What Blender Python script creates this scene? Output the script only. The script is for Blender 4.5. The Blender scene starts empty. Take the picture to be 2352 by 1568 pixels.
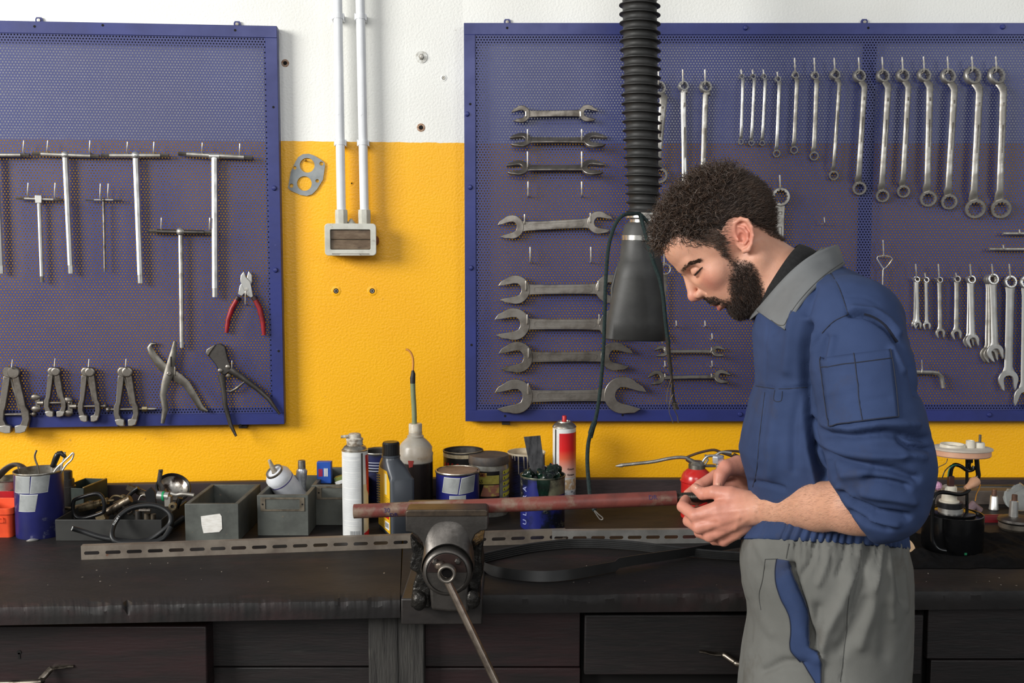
import bpy, math, random
import numpy as np
from mathutils import Vector, Matrix, Euler, noise as mnoise
from mathutils.bvhtree import BVHTree
random.seed(7); np.random.seed(7)
R = math.radians
sc = bpy.context.scene
COL = sc.collection
# ------------------------------------------------------------ camera
F_PX, CX, CY, HORIZON = 2290.0, 1176.0, 784.0, 594.0
CAM_Z, BENCH_Z, WALL_Y = 1.52, 0.88, 2.70
PITCH = math.atan((CY - HORIZON) / F_PX)
cam_d = bpy.data.cameras.new('camera'); cam = bpy.data.objects.new('camera', cam_d); COL.objects.link(cam)
cam_d.sensor_width = 36.0; cam_d.lens = 36.0 * F_PX / 2352.0
cam.location = (0, 0, CAM_Z); cam.rotation_euler = (math.pi / 2 - PITCH, 0, 0)
cam_d.clip_start = 0.05
sc.camera = cam
# ------------------------------------------------------------ world, lights, exposure
w = bpy.data.worlds.new('world'); sc.world = w; w.use_nodes = True
bg = w.node_tree.nodes['Background']; bg.inputs[0].default_value = (0.92, 0.96, 1.0, 1); bg.inputs[1].default_value = 0.24
def area(name, loc, target, sx, sy, power, color=(1, 1, 1)):
    d = bpy.data.lights.new(name, 'AREA'); d.shape = 'RECTANGLE'; d.size = sx; d.size_y = sy; d.energy = power; d.color = color
    o = bpy.data.objects.new(name, d); COL.objects.link(o); o.location = loc
    o.rotation_euler = (Vector(target) - Vector(loc)).to_track_quat('-Z', 'Y').to_euler()
    return o
area('window_light', (-4.3, -0.6, 2.9), (0.1, 2.4, 1.4), 2.2, 1.8, 320, (1.0, 0.985, 0.95))
area('fill_light', (-0.6, -3.6, 3.6), (0.2, 2.4, 1.3), 3.2, 1.8, 100, (1.0, 0.99, 0.97))  # soft overhead fill added behind the camera
area('side_window_light', (4.4, -3.2, 3.1), (0.9, 2.6, 1.6), 1.8, 1.4, 55, (0.94, 0.97, 1.0))
sc.view_settings.view_transform = 'Standard'; sc.view_settings.look = 'None'
sc.view_settings.gamma = 1.0; sc.view_settings.use_curve_mapping = False
sc.view_settings.exposure = 0.0

# ------------------------------------------------------------ pixel -> place measurements
_F = Vector((0, math.cos(PITCH), -math.sin(PITCH))); _U = Vector((0, math.sin(PITCH), math.cos(PITCH))); _C = Vector((0, 0, CAM_Z))
def ray(px, py):
    return _F + Vector(((px - CX) / F_PX, 0, 0)) - _U * ((py - CY) / F_PX)
def P(px, py, Y):
    d = ray(px, py); return _C + d * (Y / d.y)
def B(px, py, z=BENCH_Z):
    d = ray(px, py); return _C + d * ((z - CAM_Z) / d.z)
def mm(px, Y):
    return px * Y / F_PX
def rot2(a):
    return Matrix.Rotation(a, 4, 'Z')

# ------------------------------------------------------------ materials
def s2l(c):
    return tuple((x / 255 / 12.92) if x / 255 <= 0.04045 else ((x / 255 + 0.055) / 1.055) ** 2.4 for x in c)
_mats = {}
def mat(name, c1, c2=None, rough=0.5, metal=0.0, scale=12.0, ramp=(0.42, 0.62), detail=5, bump=0.0, bscale=150.0,
        rough2=None, stretch=(1, 1, 1), coat=0.0, c3=None, scale3=60.0, ramp3=(0.6, 0.68), trans=0.0, ior=1.45, spec=0.5,
        bdist=0.002, subsurf=0.0, alpha=None, sheen=0.0):
    if name in _mats: return _mats[name]
    m = bpy.data.materials.new(name); m.use_nodes = True; nt = m.node_tree; N = nt.nodes; L = nt.links
    b = N['Principled BSDF']
    b.inputs['Roughness'].default_value = rough; b.inputs['Metallic'].default_value = metal
    b.inputs['Specular IOR Level'].default_value = spec; b.inputs['IOR'].default_value = ior
    if coat: b.inputs['Coat Weight'].default_value = coat; b.inputs['Coat Roughness'].default_value = 0.25
    if trans: b.inputs['Transmission Weight'].default_value = trans
    if sheen: b.inputs['Sheen Weight'].default_value = sheen
    if alpha is not None: b.inputs['Alpha'].default_value = alpha
    if subsurf:
        b.inputs['Subsurface Weight'].default_value = subsurf; b.inputs['Subsurface Radius'].default_value = (0.012, 0.005, 0.003)
        b.inputs['Subsurface Scale'].default_value = 0.5
    A = s2l(c1) + (1,)
    b.inputs['Base Color'].default_value = A
    tc = N.new('ShaderNodeTexCoord'); mp = N.new('ShaderNodeMapping'); mp.inputs['Scale'].default_value = stretch
    L.new(tc.outputs['Object'], mp.inputs['Vector'])
    if c2 is not None:
        nz = N.new('ShaderNodeTexNoise'); nz.inputs['Scale'].default_value = scale; nz.inputs['Detail'].default_value = detail
        nz.inputs['Roughness'].default_value = 0.6
        L.new(mp.outputs[0], nz.inputs['Vector'])
        rp = N.new('ShaderNodeValToRGB'); rp.color_ramp.elements[0].position = ramp[0]; rp.color_ramp.elements[1].position = ramp[1]
        rp.color_ramp.elements[0].color = A; rp.color_ramp.elements[1].color = s2l(c2) + (1,)
        L.new(nz.outputs['Fac'], rp.inputs['Fac']); out = rp.outputs['Color']
        if rough2 is not None:
            mr = N.new('ShaderNodeMapRange'); mr.inputs['From Min'].default_value = ramp[0]; mr.inputs['From Max'].default_value = ramp[1]
            mr.inputs['To Min'].default_value = rough; mr.inputs['To Max'].default_value = rough2
            L.new(nz.outputs['Fac'], mr.inputs['Value']); L.new(mr.outputs[0], b.inputs['Roughness'])
        if c3 is not None:
            n3 = N.new('ShaderNodeTexNoise'); n3.inputs['Scale'].default_value = scale3; n3.inputs['Detail'].default_value = 6
            n3.inputs['Roughness'].default_value = 0.65
            L.new(mp.outputs[0], n3.inputs['Vector'])
            r3 = N.new('ShaderNodeMapRange'); r3.inputs['From Min'].default_value = ramp3[0]; r3.inputs['From Max'].default_value = ramp3[1]
            L.new(n3.outputs['Fac'], r3.inputs['Value'])
            mx = N.new('ShaderNodeMix'); mx.data_type = 'RGBA'
            L.new(r3.outputs[0], mx.inputs['Factor']); L.new(out, mx.inputs['A']); mx.inputs['B'].default_value = s2l(c3) + (1,)
            out = mx.outputs['Result']
        L.new(out, b.inputs['Base Color'])
    if bump:
        bn = N.new('ShaderNodeTexNoise'); bn.inputs['Scale'].default_value = bscale; bn.inputs['Detail'].default_value = 3
        L.new(mp.outputs[0], bn.inputs['Vector'])
        bp = N.new('ShaderNodeBump'); bp.inputs['Strength'].default_value = bump; bp.inputs['Distance'].default_value = bdist
        L.new(bn.outputs['Fac'], bp.inputs['Height']); L.new(bp.outputs[0], b.inputs['Normal'])
    _mats[name] = m; return m

steel = mat('worn_steel', (190, 186, 178), (150, 145, 137), rough=0.36, metal=0.82, scale=30, rough2=0.48, bump=0.05, bscale=300)
steel_dark = mat('darkened_steel', (132, 126, 118), (94, 88, 81), rough=0.38, metal=0.85, scale=28, rough2=0.5, bump=0.08, bscale=250)
steel_mid = mat('used_steel', (158, 152, 144), (118, 112, 105), rough=0.34, metal=0.9, scale=24, rough2=0.46, bump=0.05, bscale=300)
chrome = mat('satin_chrome', (214, 213, 208), (184, 181, 175), rough=0.3, metal=0.85, scale=22, rough2=0.4)
iron = mat('cast_iron', (96, 92, 88), (68, 65, 62), rough=0.38, metal=0.85, scale=18, rough2=0.52, bump=0.1, bscale=240)
wire_m = mat('zinc_wire', (222, 218, 208), (184, 176, 164), rough=0.35, metal=0.75, scale=60)
blue_paint = mat('blue_paint', (46, 54, 116), (39, 46, 102), rough=0.34, scale=6, bump=0.12, bscale=60, rough2=0.42, c3=(70, 72, 130), scale3=90, ramp3=(0.68, 0.74))
mesh_paint = mat('blue_mesh_paint', (50, 57, 112), (58, 62, 110), rough=0.36, scale=3, rough2=0.44)
yellow_c, white_c = (253, 186, 8), (238, 238, 232)
black_rubber = mat('black_rubber', (34, 34, 33), (46, 45, 44), rough=0.55, scale=20, bump=0.1)
black_plastic = mat('black_plastic', (22, 22, 23), (30, 30, 31), rough=0.3, scale=20)
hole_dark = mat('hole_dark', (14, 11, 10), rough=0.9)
grey_paint = mat('grey_green_paint', (84, 87, 82), (68, 70, 66), rough=0.55, scale=14, bump=0.15, bscale=120, c3=(110, 96, 80), scale3=70, ramp3=(0.66, 0.72))
rusty_edge = mat('rusty_edge', (96, 80, 68), (72, 62, 54), rough=0.7, scale=40)
blue_tin = mat('blue_tin', (32, 35, 92), (26, 28, 76), rough=0.34, scale=9, c3=(112, 114, 124), scale3=17, ramp3=(0.58, 0.70))
tape_m = mat('grey_tape', (150, 153, 152), (130, 133, 132), rough=0.42, scale=30)
tape_edge = mat('tape_edge', (205, 206, 206), rough=0.5)
tin_metal = mat('tin_metal', (188, 184, 174), (132, 124, 112), rough=0.32, metal=1.0, scale=45, rough2=0.5)
white_paint = mat('white_label', (226, 227, 225), (212, 213, 211), rough=0.4, scale=30)
red_paint = mat('red_label', (190, 34, 38), (176, 28, 32), rough=0.38, scale=12)

# ------------------------------------------------------------ mesh helpers
class MB:
    def __init__(s): s.v = []; s.f = []; s.mi = []
    def add(s, vs, fs, M=None, mi=0):
        o = len(s.v)
        s.v.extend([tuple(M @ Vector(x)) for x in vs] if M is not None else [tuple(x) for x in vs])
        for f in fs: s.f.append(tuple(i + o for i in f)); s.mi.append(mi)
        return s
    def box(s, x0, x1, y0, y1, z0, z1, M=None, mi=0):
        vs = [(x0, y0, z0), (x1, y0, z0), (x1, y1, z0), (x0, y1, z0), (x0, y0, z1), (x1, y0, z1), (x1, y1, z1), (x0, y1, z1)]
        return s.add(vs, [(0, 3, 2, 1), (4, 5, 6, 7), (0, 1, 5, 4), (1, 2, 6, 5), (2, 3, 7, 6), (3, 0, 4, 7)], M, mi)
    def prism(s, poly, z0, z1, M=None, mi=0, inset=0.0):
        n = len(poly)
        ar = sum(poly[i][0] * poly[(i + 1) % n][1] - poly[(i + 1) % n][0] * poly[i][1] for i in range(n))
        if ar < 0: poly = poly[::-1]
        vs = [(x, y, z0) for x, y in poly] + [(x, y, z1) for x, y in poly]
        fs = [tuple(range(n - 1, -1, -1)), tuple(range(n, 2 * n))] + [(i, (i + 1) % n, n + (i + 1) % n, n + i) for i in range(n)]
        return s.add(vs, fs, M, mi)
    def loft(s, rings, cap=True, M=None, mi=0, closed=True, wrap=False):
        n = len(rings[0]); vs = [p for r in rings for p in r]; fs = []
        K = len(rings); kk = K if wrap else K - 1
        for k in range(kk):
            a, b = k * n, ((k + 1) % K) * n
            for i in range(n if closed else n - 1):
                j = (i + 1) % n; fs.append((a + i, a + j, b + j, b + i))
        if cap and closed and not wrap:
            fs.append(tuple(range(n - 1, -1, -1))); fs.append(tuple(range((K - 1) * n, K * n)))
        return s.add(vs, fs, M, mi)
    def tube(s, pts, r, n=8, cap=True, M=None, mi=0, up=None, closed=False, flat=None):
        pts = [Vector(p) for p in pts]; K = len(pts)
        rs = list(r) if isinstance(r, list) else [r] * K
        rs = [q if isinstance(q, tuple) else (q, q) for q in rs]
        if len(rs) != K:      # spread the given radii evenly along the path
            xs = np.linspace(0, 1, len(rs)); xx = np.linspace(0, 1, K)
            rs = list(zip(np.interp(xx, xs, [q[0] for q in rs]).tolist(), np.interp(xx, xs, [q[1] for q in rs]).tolist()))
        rings = []; prev = None
        for k in range(K):
            if closed: t = pts[(k + 1) % K] - pts[k - 1]
            else: t = pts[min(k + 1, K - 1)] - pts[max(k - 1, 0)]
            t = t.normalized() if t.length > 1e-9 else Vector((0, 0, 1))
            if prev is None:
                a = Vector(up) if up is not None else (Vector((0, 0, 1)) if abs(t.z) < 0.9 else Vector((1, 0, 0)))
                x = (a - t * a.dot(t)).normalized()
            elif up is not None:
                a = Vector(up); x = a - t * a.dot(t); x = x.normalized() if x.length > 1e-6 else prev
            else:
                x = prev - t * prev.dot(t); x = x.normalized() if x.length > 1e-6 else prev
            prev = x; y = t.cross(x)
            rx, ry = rs[k]
            rings.append([tuple(pts[k] + x * (rx * math.cos(2 * math.pi * i / n)) + y * (ry * math.sin(2 * math.pi * i / n))) for i in range(n)])
        return s.loft(rings, cap, M, mi, True, closed)
    def cyl(s, p0, p1, r0, r1=None, n=20, M=None, mi=0):
        return s.tube([p0, p1], [r0, r0 if r1 is None else r1], n, True, M, mi)
    def lathe(s, prof, n=32, M=None, mi=0, cap=True, sx=1.0, sy=1.0):
        rings = [[(max(r, 1e-5) * sx * math.cos(2 * math.pi * i / n), max(r, 1e-5) * sy * math.sin(2 * math.pi * i / n), z) for i in range(n)] for r, z in prof]
        return s.loft(rings, cap, M, mi)
    def ring(s, prof, n=32, M=None, mi=0):
        rings = [[(r * math.cos(2 * math.pi * k / n), r * math.sin(2 * math.pi * k / n), z) for r, z in prof] for k in range(n)]
        return s.loft(rings, False, M, mi, True, True)
    def ball(s, c, r, n=16, M=None, mi=0, sc3=(1, 1, 1)):
        k = max(6, n // 2); c = Vector(c)
        rings = []
        for i in range(k + 1):
            a = math.pi * i / k; q = max(math.sin(a), 1e-4)
            rings.append([tuple(c + Vector((r * sc3[0] * q * math.cos(2 * math.pi * j / n), r * sc3[1] * q * math.sin(2 * math.pi * j / n), -r * sc3[2] * math.cos(a)))) for j in range(n)])
        return s.loft(rings, True, M, mi)
    def sheet(s, grid, M=None, mi=0):
        return s.loft(grid, False, M, mi, closed=False)
    def build(s, name, m, parent=None, smooth=38, bevel=0.0, bseg=2, world=False, origin=None, solid=0.0, soff=0.0):
        vs = s.v
        if world and parent is not None:
            I = parent['_m'] if False else parent.matrix_basis.inverted(); q = parent.parent
            if q is not None: I = (q.matrix_basis @ parent.matrix_basis).inverted()
            vs = [tuple(I @ Vector(p)) for p in vs]
        if origin is not None:
            o3 = Vector(origin); vs = [tuple(Vector(p) - o3) for p in vs]
        me = bpy.data.meshes.new(name); me.from_pydata(vs, [], s.f); me.validate(verbose=False)
        ms = m if isinstance(m, (list, tuple)) else [m]
        for q in ms: me.materials.append(q)
        if len(ms) > 1 and len(me.polygons) == len(s.mi): me.polygons.foreach_set('material_index', s.mi)
        if smooth:
            me.polygons.foreach_set('use_smooth', [True] * len(me.polygons)); me.set_sharp_from_angle(angle=R(smooth))
        me.update()
        o = bpy.data.objects.new(name, me); COL.objects.link(o)
        if parent is not None: o.parent = parent
        if origin is not None: o.location = origin
        if solid:
            q = o.modifiers.new('thickness', 'SOLIDIFY'); q.thickness = solid; q.offset = soff
        if bevel:
            q = o.modifiers.new('bevel', 'BEVEL'); q.width = bevel; q.segments = bseg; q.limit_method = 'ANGLE'; q.angle_limit = R(40)
        return o
def tag(o, label=None, cat=None, group=None, kind=None):
    if label: o['label'] = label
    if cat: o['category'] = cat
    if group: o['group'] = group
    if kind: o['kind'] = kind
    return o
def thing(name, label, cat, M=None, group=None):
    o = bpy.data.objects.new(name, None); COL.objects.link(o); o.empty_display_size = 0.02
    if M is not None: o.matrix_basis = M if isinstance(M, Matrix) else Matrix.Translation(M)
    return tag(o, label, cat, group)
def text_mesh(txt, size, depth=0.0004):
    c = bpy.data.curves.new('lettering', 'FONT'); c.body = txt; c.size = size; c.extrude = depth; c.align_x = 'CENTER'; c.align_y = 'CENTER'; c.resolution_u = 2
    o = bpy.data.objects.new('lettering_tmp', c); COL.objects.link(o)
    dg = bpy.context.evaluated_depsgraph_get(); dg.update()
    me = bpy.data.meshes.new_from_object(o.evaluated_get(dg)); bpy.data.objects.remove(o); 
    return me
def lettering(name, txt, size, m, parent, M, bend=None, depth=0.0004):
    me = text_mesh(txt, size, depth); me.materials.clear(); me.materials.append(m)
    for v in me.vertices:
        p = v.co.copy()
        if bend:   # wrap around a vertical cylinder of this radius (local x along the arc)
            a = p.x / bend; p = Vector((math.sin(a) * (bend + p.z), p.y, math.cos(a) * (bend + p.z) - bend))
        v.co = M @ p
    o = bpy.data.objects.new(name, me); COL.objects.link(o); o.parent = parent; return o

# ------------------------------------------------------------ wall frames: x along the wall, y up, z out of the wall
class Frame:
    def __init__(s, O, beta):
        s.O = Vector(O); s.u = Vector((math.cos(beta), math.sin(beta), 0)); s.v = Vector((0, 0, 1)); s.n = s.u.cross(s.v)
        s.M = Matrix(((s.u.x, 0, s.n.x, s.O.x), (s.u.y, 0, s.n.y, s.O.y), (0, 1, 0, s.O.z), (0, 0, 0, 1)))
    def uv(s, px, py, off=0.0):
        d = ray(px, py); t = (s.O + s.n * off - _C).dot(s.n) / d.dot(s.n); p = _C + d * t - s.O
        return Vector((p.dot(s.u), p.z, off))
    def at(s, px, py, off=0.0):
        return s.M @ Matrix.Translation(s.uv(px, py, off))
FR = Frame(P(1066, 784, WALL_Y), 0.0)
FL = Frame(P(1066, 784, WALL_Y), R(4.9))
# ------------------------------------------------------------ the setting
def wall_material():
    m = bpy.data.materials.new('two_tone_plaster'); m.use_nodes = True; N = m.node_tree.nodes; L = m.node_tree.links; b = N['Principled BSDF']
    tc = N.new('ShaderNodeTexCoord'); sp = N.new('ShaderNodeSeparateXYZ'); L.new(tc.outputs['Object'], sp.inputs[0])
    wob = N.new('ShaderNodeTexNoise'); wob.inputs['Scale'].default_value = 26; wob.inputs['Detail'].default_value = 4; L.new(tc.outputs['Object'], wob.inputs['Vector'])
    ma = N.new('ShaderNodeMath'); ma.operation = 'MULTIPLY_ADD'; L.new(wob.outputs['Fac'], ma.inputs[0]); ma.inputs[1].default_value = 0.007; L.new(sp.outputs['Y'], ma.inputs[2])
    gt = N.new('ShaderNodeMath'); gt.operation = 'GREATER_THAN'; L.new(ma.outputs[0], gt.inputs[0]); gt.inputs[1].default_value = FR.uv(1066, 328).y + 0.0035
    nz = N.new('ShaderNodeTexNoise'); nz.inputs['Scale'].default_value = 3.0; nz.inputs['Detail'].default_value = 6; L.new(tc.outputs['Object'], nz.inputs['Vector'])
    def rampc(c1, c2, p=(0.4, 0.7)):
        r = N.new('ShaderNodeValToRGB'); r.color_ramp.elements[0].position = p[0]; r.color_ramp.elements[1].position = p[1]
        r.color_ramp.elements[0].color = s2l(c1) + (1,); r.color_ramp.elements[1].color = s2l(c2) + (1,); L.new(nz.outputs['Fac'], r.inputs['Fac']); return r.outputs[0]
    mx = N.new('ShaderNodeMix'); mx.data_type = 'RGBA'; L.new(gt.outputs[0], mx.inputs['Factor'])
    L.new(rampc((251, 184, 6), (246, 176, 8)), mx.inputs['A']); L.new(rampc(white_c, (230, 229, 222)), mx.inputs['B'])
    # small dark scuffs
    n2 = N.new('ShaderNodeTexNoise'); n2.inputs['Scale'].default_value = 38; n2.inputs['Detail'].default_value = 3; L.new(tc.outputs['Object'], n2.inputs['Vector'])
    mr = N.new('ShaderNodeMapRange'); mr.inputs['From Min'].default_value = 0.735; mr.inputs['From Max'].default_value = 0.80; mr.inputs['To Max'].default_value = 0.45; L.new(n2.outputs['Fac'], mr.inputs['Value'])
    m2 = N.new('ShaderNodeMix'); m2.data_type = 'RGBA'; L.new(mr.outputs[0], m2.inputs['Factor']); L.new(mx.outputs['Result'], m2.inputs['A']); m2.inputs['B'].default_value = s2l((120, 96, 70)) + (1,)
    L.new(m2.outputs['Result'], b.inputs['Base Color']); b.inputs['Roughness'].default_value = 0.42
    bn = N.new('ShaderNodeTexNoise'); bn.inputs['Scale'].default_value = 165; bn.inputs['Detail'].default_value = 2; L.new(tc.outputs['Object'], bn.inputs['Vector'])
    bp = N.new('ShaderNodeBump'); bp.inputs['Strength'].default_value = 0.26; bp.inputs['Distance'].default_value = 0.004; L.new(bn.outputs['Fac'], bp.inputs['Height']); L.new(bp.outputs[0], b.inputs['Normal'])
    return m
plaster = wall_material()
zf = -FR.O.z
def wall(name, fr, u0, u1):
    o = MB().box(u0, u1, zf, zf + 3.2, -0.15, 0.0).build(name, plaster, smooth=0); o.matrix_basis = fr.M; return tag(o, kind='structure')
wall_back = wall('wall_back', FR, 0.0, 2.6); wall_left = wall('wall_left', FL, -3.0, 0.0)
floor_m = mat('workshop_concrete', (92, 90, 87), (70, 68, 66), rough=0.6, scale=3, bump=0.1)
tag(MB().box(-5, 5, -5, 3.0, -0.1, 0.0).build('floor', floor_m, smooth=0), kind='structure')

def screw_hole(fr, wl, px, py, rpx, plug=False, rim=None):
    rr = mm(rpx, WALL_Y); M = Matrix.Translation(fr.uv(px, py, 0.0))
    mb = MB().ring([(rr, 0.0002), (rr * 1.0, 0.0012), (rr * 1.45, 0.0014), (rr * 1.9, 0.0002)], 18, M, 0)
    mb.lathe([(rr * 1.02, 0.0002), (rr, 0.0006)], 18, M, 1)
    if plug: mb.ring([(rr * 0.35, 0.0007), (rr * 0.35, 0.0018), (rr * 0.7, 0.0018), (rr * 0.7, 0.0007)], 14, M, 2)
    mb.build('screw_hole', [rim or plaster, hole_dark, tin_metal], wl)
rust_rim = mat('brick_dust', (150, 110, 84), (190, 170, 150), rough=0.9, scale=300)
screw_hole(FL, wall_left, 655, 145, 4.5, rim=rust_rim); screw_hole(FL, wall_left, 967, 293, 5, rim=rust_rim)
screw_hole(FL, wall_left, 1019, 179, 4, True); screw_hole(FL, wall_left, 772, 668, 6, True); screw_hole(FL, wall_left, 855, 668, 6, True)
screw_hole(FL, wall_left, 808, 421, 1.8)

# bolt with washer on the white wall
t = thing('wall_bolt', 'round zinc bolt head with washer alone on the white wall between boards', 'bolt', FL.at(968, 131))
MB().lathe([(0.0, 0.0), (0.0155, 0.0), (0.0155, 0.002), (0.006, 0.0022)], 26).build('washer', mat('whitened_zinc', (205, 205, 200), (160, 158, 150), rough=0.4, metal=0.5, scale=80), t)
MB().lathe([(0.0075, 0.002), (0.0075, 0.006), (0.005, 0.0095), (0.0, 0.0105)], 6).build('bolt_head', steel, t)

# gasket plate hanging on a nail
def gasket():
    t = thing('gasket_plate', 'grey flat gasket with two large holes hanging on the yellow wall', 'gasket', FL.at(703, 403, 0.004))
    k = WALL_Y * 0.985 / F_PX; c = (703, 403)
    L = lambda x, y: ((x - c[0]) * k, -(y - c[1]) * k)
    out = [(680, 372), (686, 362), (697, 355), (710, 354), (722, 358), (738, 368), (745, 374), (746, 381), (741, 412), (727, 434), (716, 445), (704, 449), (690, 447), (668, 437), (662, 431), (664, 421), (669, 395)]
    # outline and holes as one sheet made with a 2-D curve
    cu = bpy.data.curves.new('gasket_outline', 'CURVE'); cu.dimensions = '2D'; cu.fill_mode = 'BOTH'; cu.extrude = 0.0012
    def spl(pts):
        s = cu.splines.new('POLY'); s.points.add(len(pts) - 1); s.use_cyclic_u = True
        for i, (x, y) in enumerate(pts): s.points[i].co = (x, y, 0, 1)
    spl([L(*q) for q in out])
    for (hx, hy, hr) in [(706, 380, 16.5), (699, 421, 16.5), (678, 386, 4), (738, 376, 4.5), (728, 415, 4), (670, 426, 4.5)]:
        x, y = L(hx, hy); spl([(x + hr * k * math.cos(a * math.pi / 12), y + hr * k * math.sin(a * math.pi / 12)) for a in range(24)])
    o = bpy.data.objects.new('tmp', cu); COL.objects.link(o); dg = bpy.context.evaluated_depsgraph_get(); dg.update()
    me = bpy.data.meshes.new_from_object(o.evaluated_get(dg)); bpy.data.objects.remove(o)
    me.materials.clear(); me.materials.append(mat('gasket_grey', (150, 155, 156), (132, 137, 139), rough=0.6, scale=25))
    g = bpy.data.objects.new('plate', me); COL.objects.link(g); g.parent = t
    n = MB().cyl((0, 0, -0.004), (0.001, 0, 0.012), 0.0022, n=10); n.ball((0.001, 0, 0.012), 0.0038, 10)
    o = n.build('nail', mat('brass', (190, 140, 60), rough=0.35, metal=1.0), wall_left); o.location = FL.uv(702, 369, 0.004)
gasket()

# conduits and switch box
cond_m = mat('white_conduit', (226, 228, 230), (214, 216, 219), rough=0.28, scale=6, c3=(150, 145, 138), scale3=40, ramp3=(0.68, 0.78))
box_m = mat('weathered_white_box', (200, 199, 188), (178, 176, 164), rough=0.5, scale=18, c3=(120, 104, 86), scale3=45, ramp3=(0.63, 0.72), bump=0.1)
OFFC = 0.035
def conduit(label, x0, x1, rpx=9.5):
    a, b = FL.uv(x0 - 5, -260, OFFC), FL.uv(x1, 482, OFFC)
    t = thing('conduit_pipe', label, 'pipe', FL.M @ Matrix.Translation(b), 'white conduits above the switch box'); L = a - b
    MB().cyl((0, 0, 0), L, 0.0118, n=24).build('tube', cond_m, t)
    MB().lathe([(0.0118, 0.001), (0.0165, 0.0), (0.0172, -0.012), (0.0166, -0.040), (0.010, -0.041)], 8, Matrix.Rotation(-math.pi / 2, 4, 'X') @ Matrix.Rotation(R(22.5), 4, 'Z')).build('gland_nut', box_m, t, smooth=20)
    for yy in (22, 320):
        f = (FL.uv(0, yy, OFFC).y - b.y) / L.y; c = L * f
        m = MB().ring([(0.0119, -0.006), (0.0132, -0.006), (0.0132, 0.006), (0.0119, 0.006)], 24, Matrix.Translation(c) @ Matrix.Rotation(math.pi / 2, 4, 'X'))
        m.box(-0.0155, -0.0125, -0.008, 0.008, -0.034, 0.004, Matrix.Translation(c)).box(0.0125, 0.0155, -0.008, 0.008, -0.034, 0.004, Matrix.Translation(c))
        m.box(-0.0155, 0.0155, -0.006, 0.006, -0.0345, -0.0125, Matrix.Translation(c))
        m.build('clip', cond_m, t)
conduit('left of the two white conduits running down to the switch box', 776, 784)
conduit('right of the two white conduits running down to the switch box', 827, 837)
t = thing('switch_box', 'weathered white wall box with a brown window under the conduits', 'switch box', FL.at(809, 551, 0.0))
k = 2.58 / F_PX
W2, H2 = 59 * k, 37 * k
def rrect(w, h, r, n=4, cx=0, cy=0):
    pts = []
    for (sx, sy, a0) in ((1, 1, 0), (-1, 1, 90), (-1, -1, 180), (1, -1, 270)):
        for i in range(n + 1):
            a = R(a0 + 90 * i / n); pts.append((cx + sx * (w - r) + r * math.cos(a), cy + sy * (h - r) + r * math.sin(a)))
    return pts
MB().prism(rrect(W2 * 0.97, H2 * 0.97, 0.008), 0.0, 0.048).build('box_body', box_m, t, bevel=0.002)
def frame_ring(o_poly, i_poly, z0, z1):
    mb = MB(); n = len(o_poly)
    mb.loft([[(x, y, z0) for x, y in o_poly], [(x, y, z1) for x, y in o_poly], [(x, y, z1) for x, y in i_poly], [(x, y, z0) for x, y in i_poly]], False, wrap=True); return mb
frame_ring(rrect(W2, H2, 0.009), rrect(46 * k, 23 * k, 0.003), 0.0485, 0.062).build('lid_frame', box_m, t, bevel=0.0015)
win_m = mat('brown_window', (98, 80, 62), (118, 100, 80), rough=0.25, scale=30, stretch=(1, 3, 1), c3=(60, 48, 40), scale3=20, ramp3=(0.55, 0.7), coat=0.3)
wb = MB()
for s_ in (-1, 1): wb.prism(rrect(46 * k, 11 * k, 0.002, cy=s_ * 11.6 * k), 0.047, 0.055)
wb.build('window', win_m, t, bevel=0.0015)
MB().box(-0.048, 0.048, -33.6 * k, -32.4 * k, 0.0618, 0.0632).build('lid_rib', rusty_edge, t)
MB().prism([(-25 * k, -37 * k), (25 * k, -37 * k), (20 * k, -33.5 * k), (-23 * k, -33.5 * k)], 0.05, 0.0645).build('latch', box_m, t, bevel=0.001)
mb = MB()
for i in range(4): mb.lathe([(0.012 - 0.0028 * i, 0), (0.012 - 0.0028 * i, 0.0032)], 20, Matrix.Translation((0, H2 + 0.0036 * i - 0.0005, 0.028)) @ Matrix.Rotation(-math.pi / 2, 4, 'X'))
mb.build('rubber_grommet', box_m, t)
MB().lathe([(0.012, 0), (0.012, 0.004), (0.006, 0.008), (0.0, 0.008)], 20, Matrix.Translation((W2 * 0.97, -2 * k, 0.03)) @ Matrix.Rotation(math.pi / 2, 4, 'Y')).build('side_knob', mat('brown_knob', (110, 62, 44), rough=0.6), t)

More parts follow.
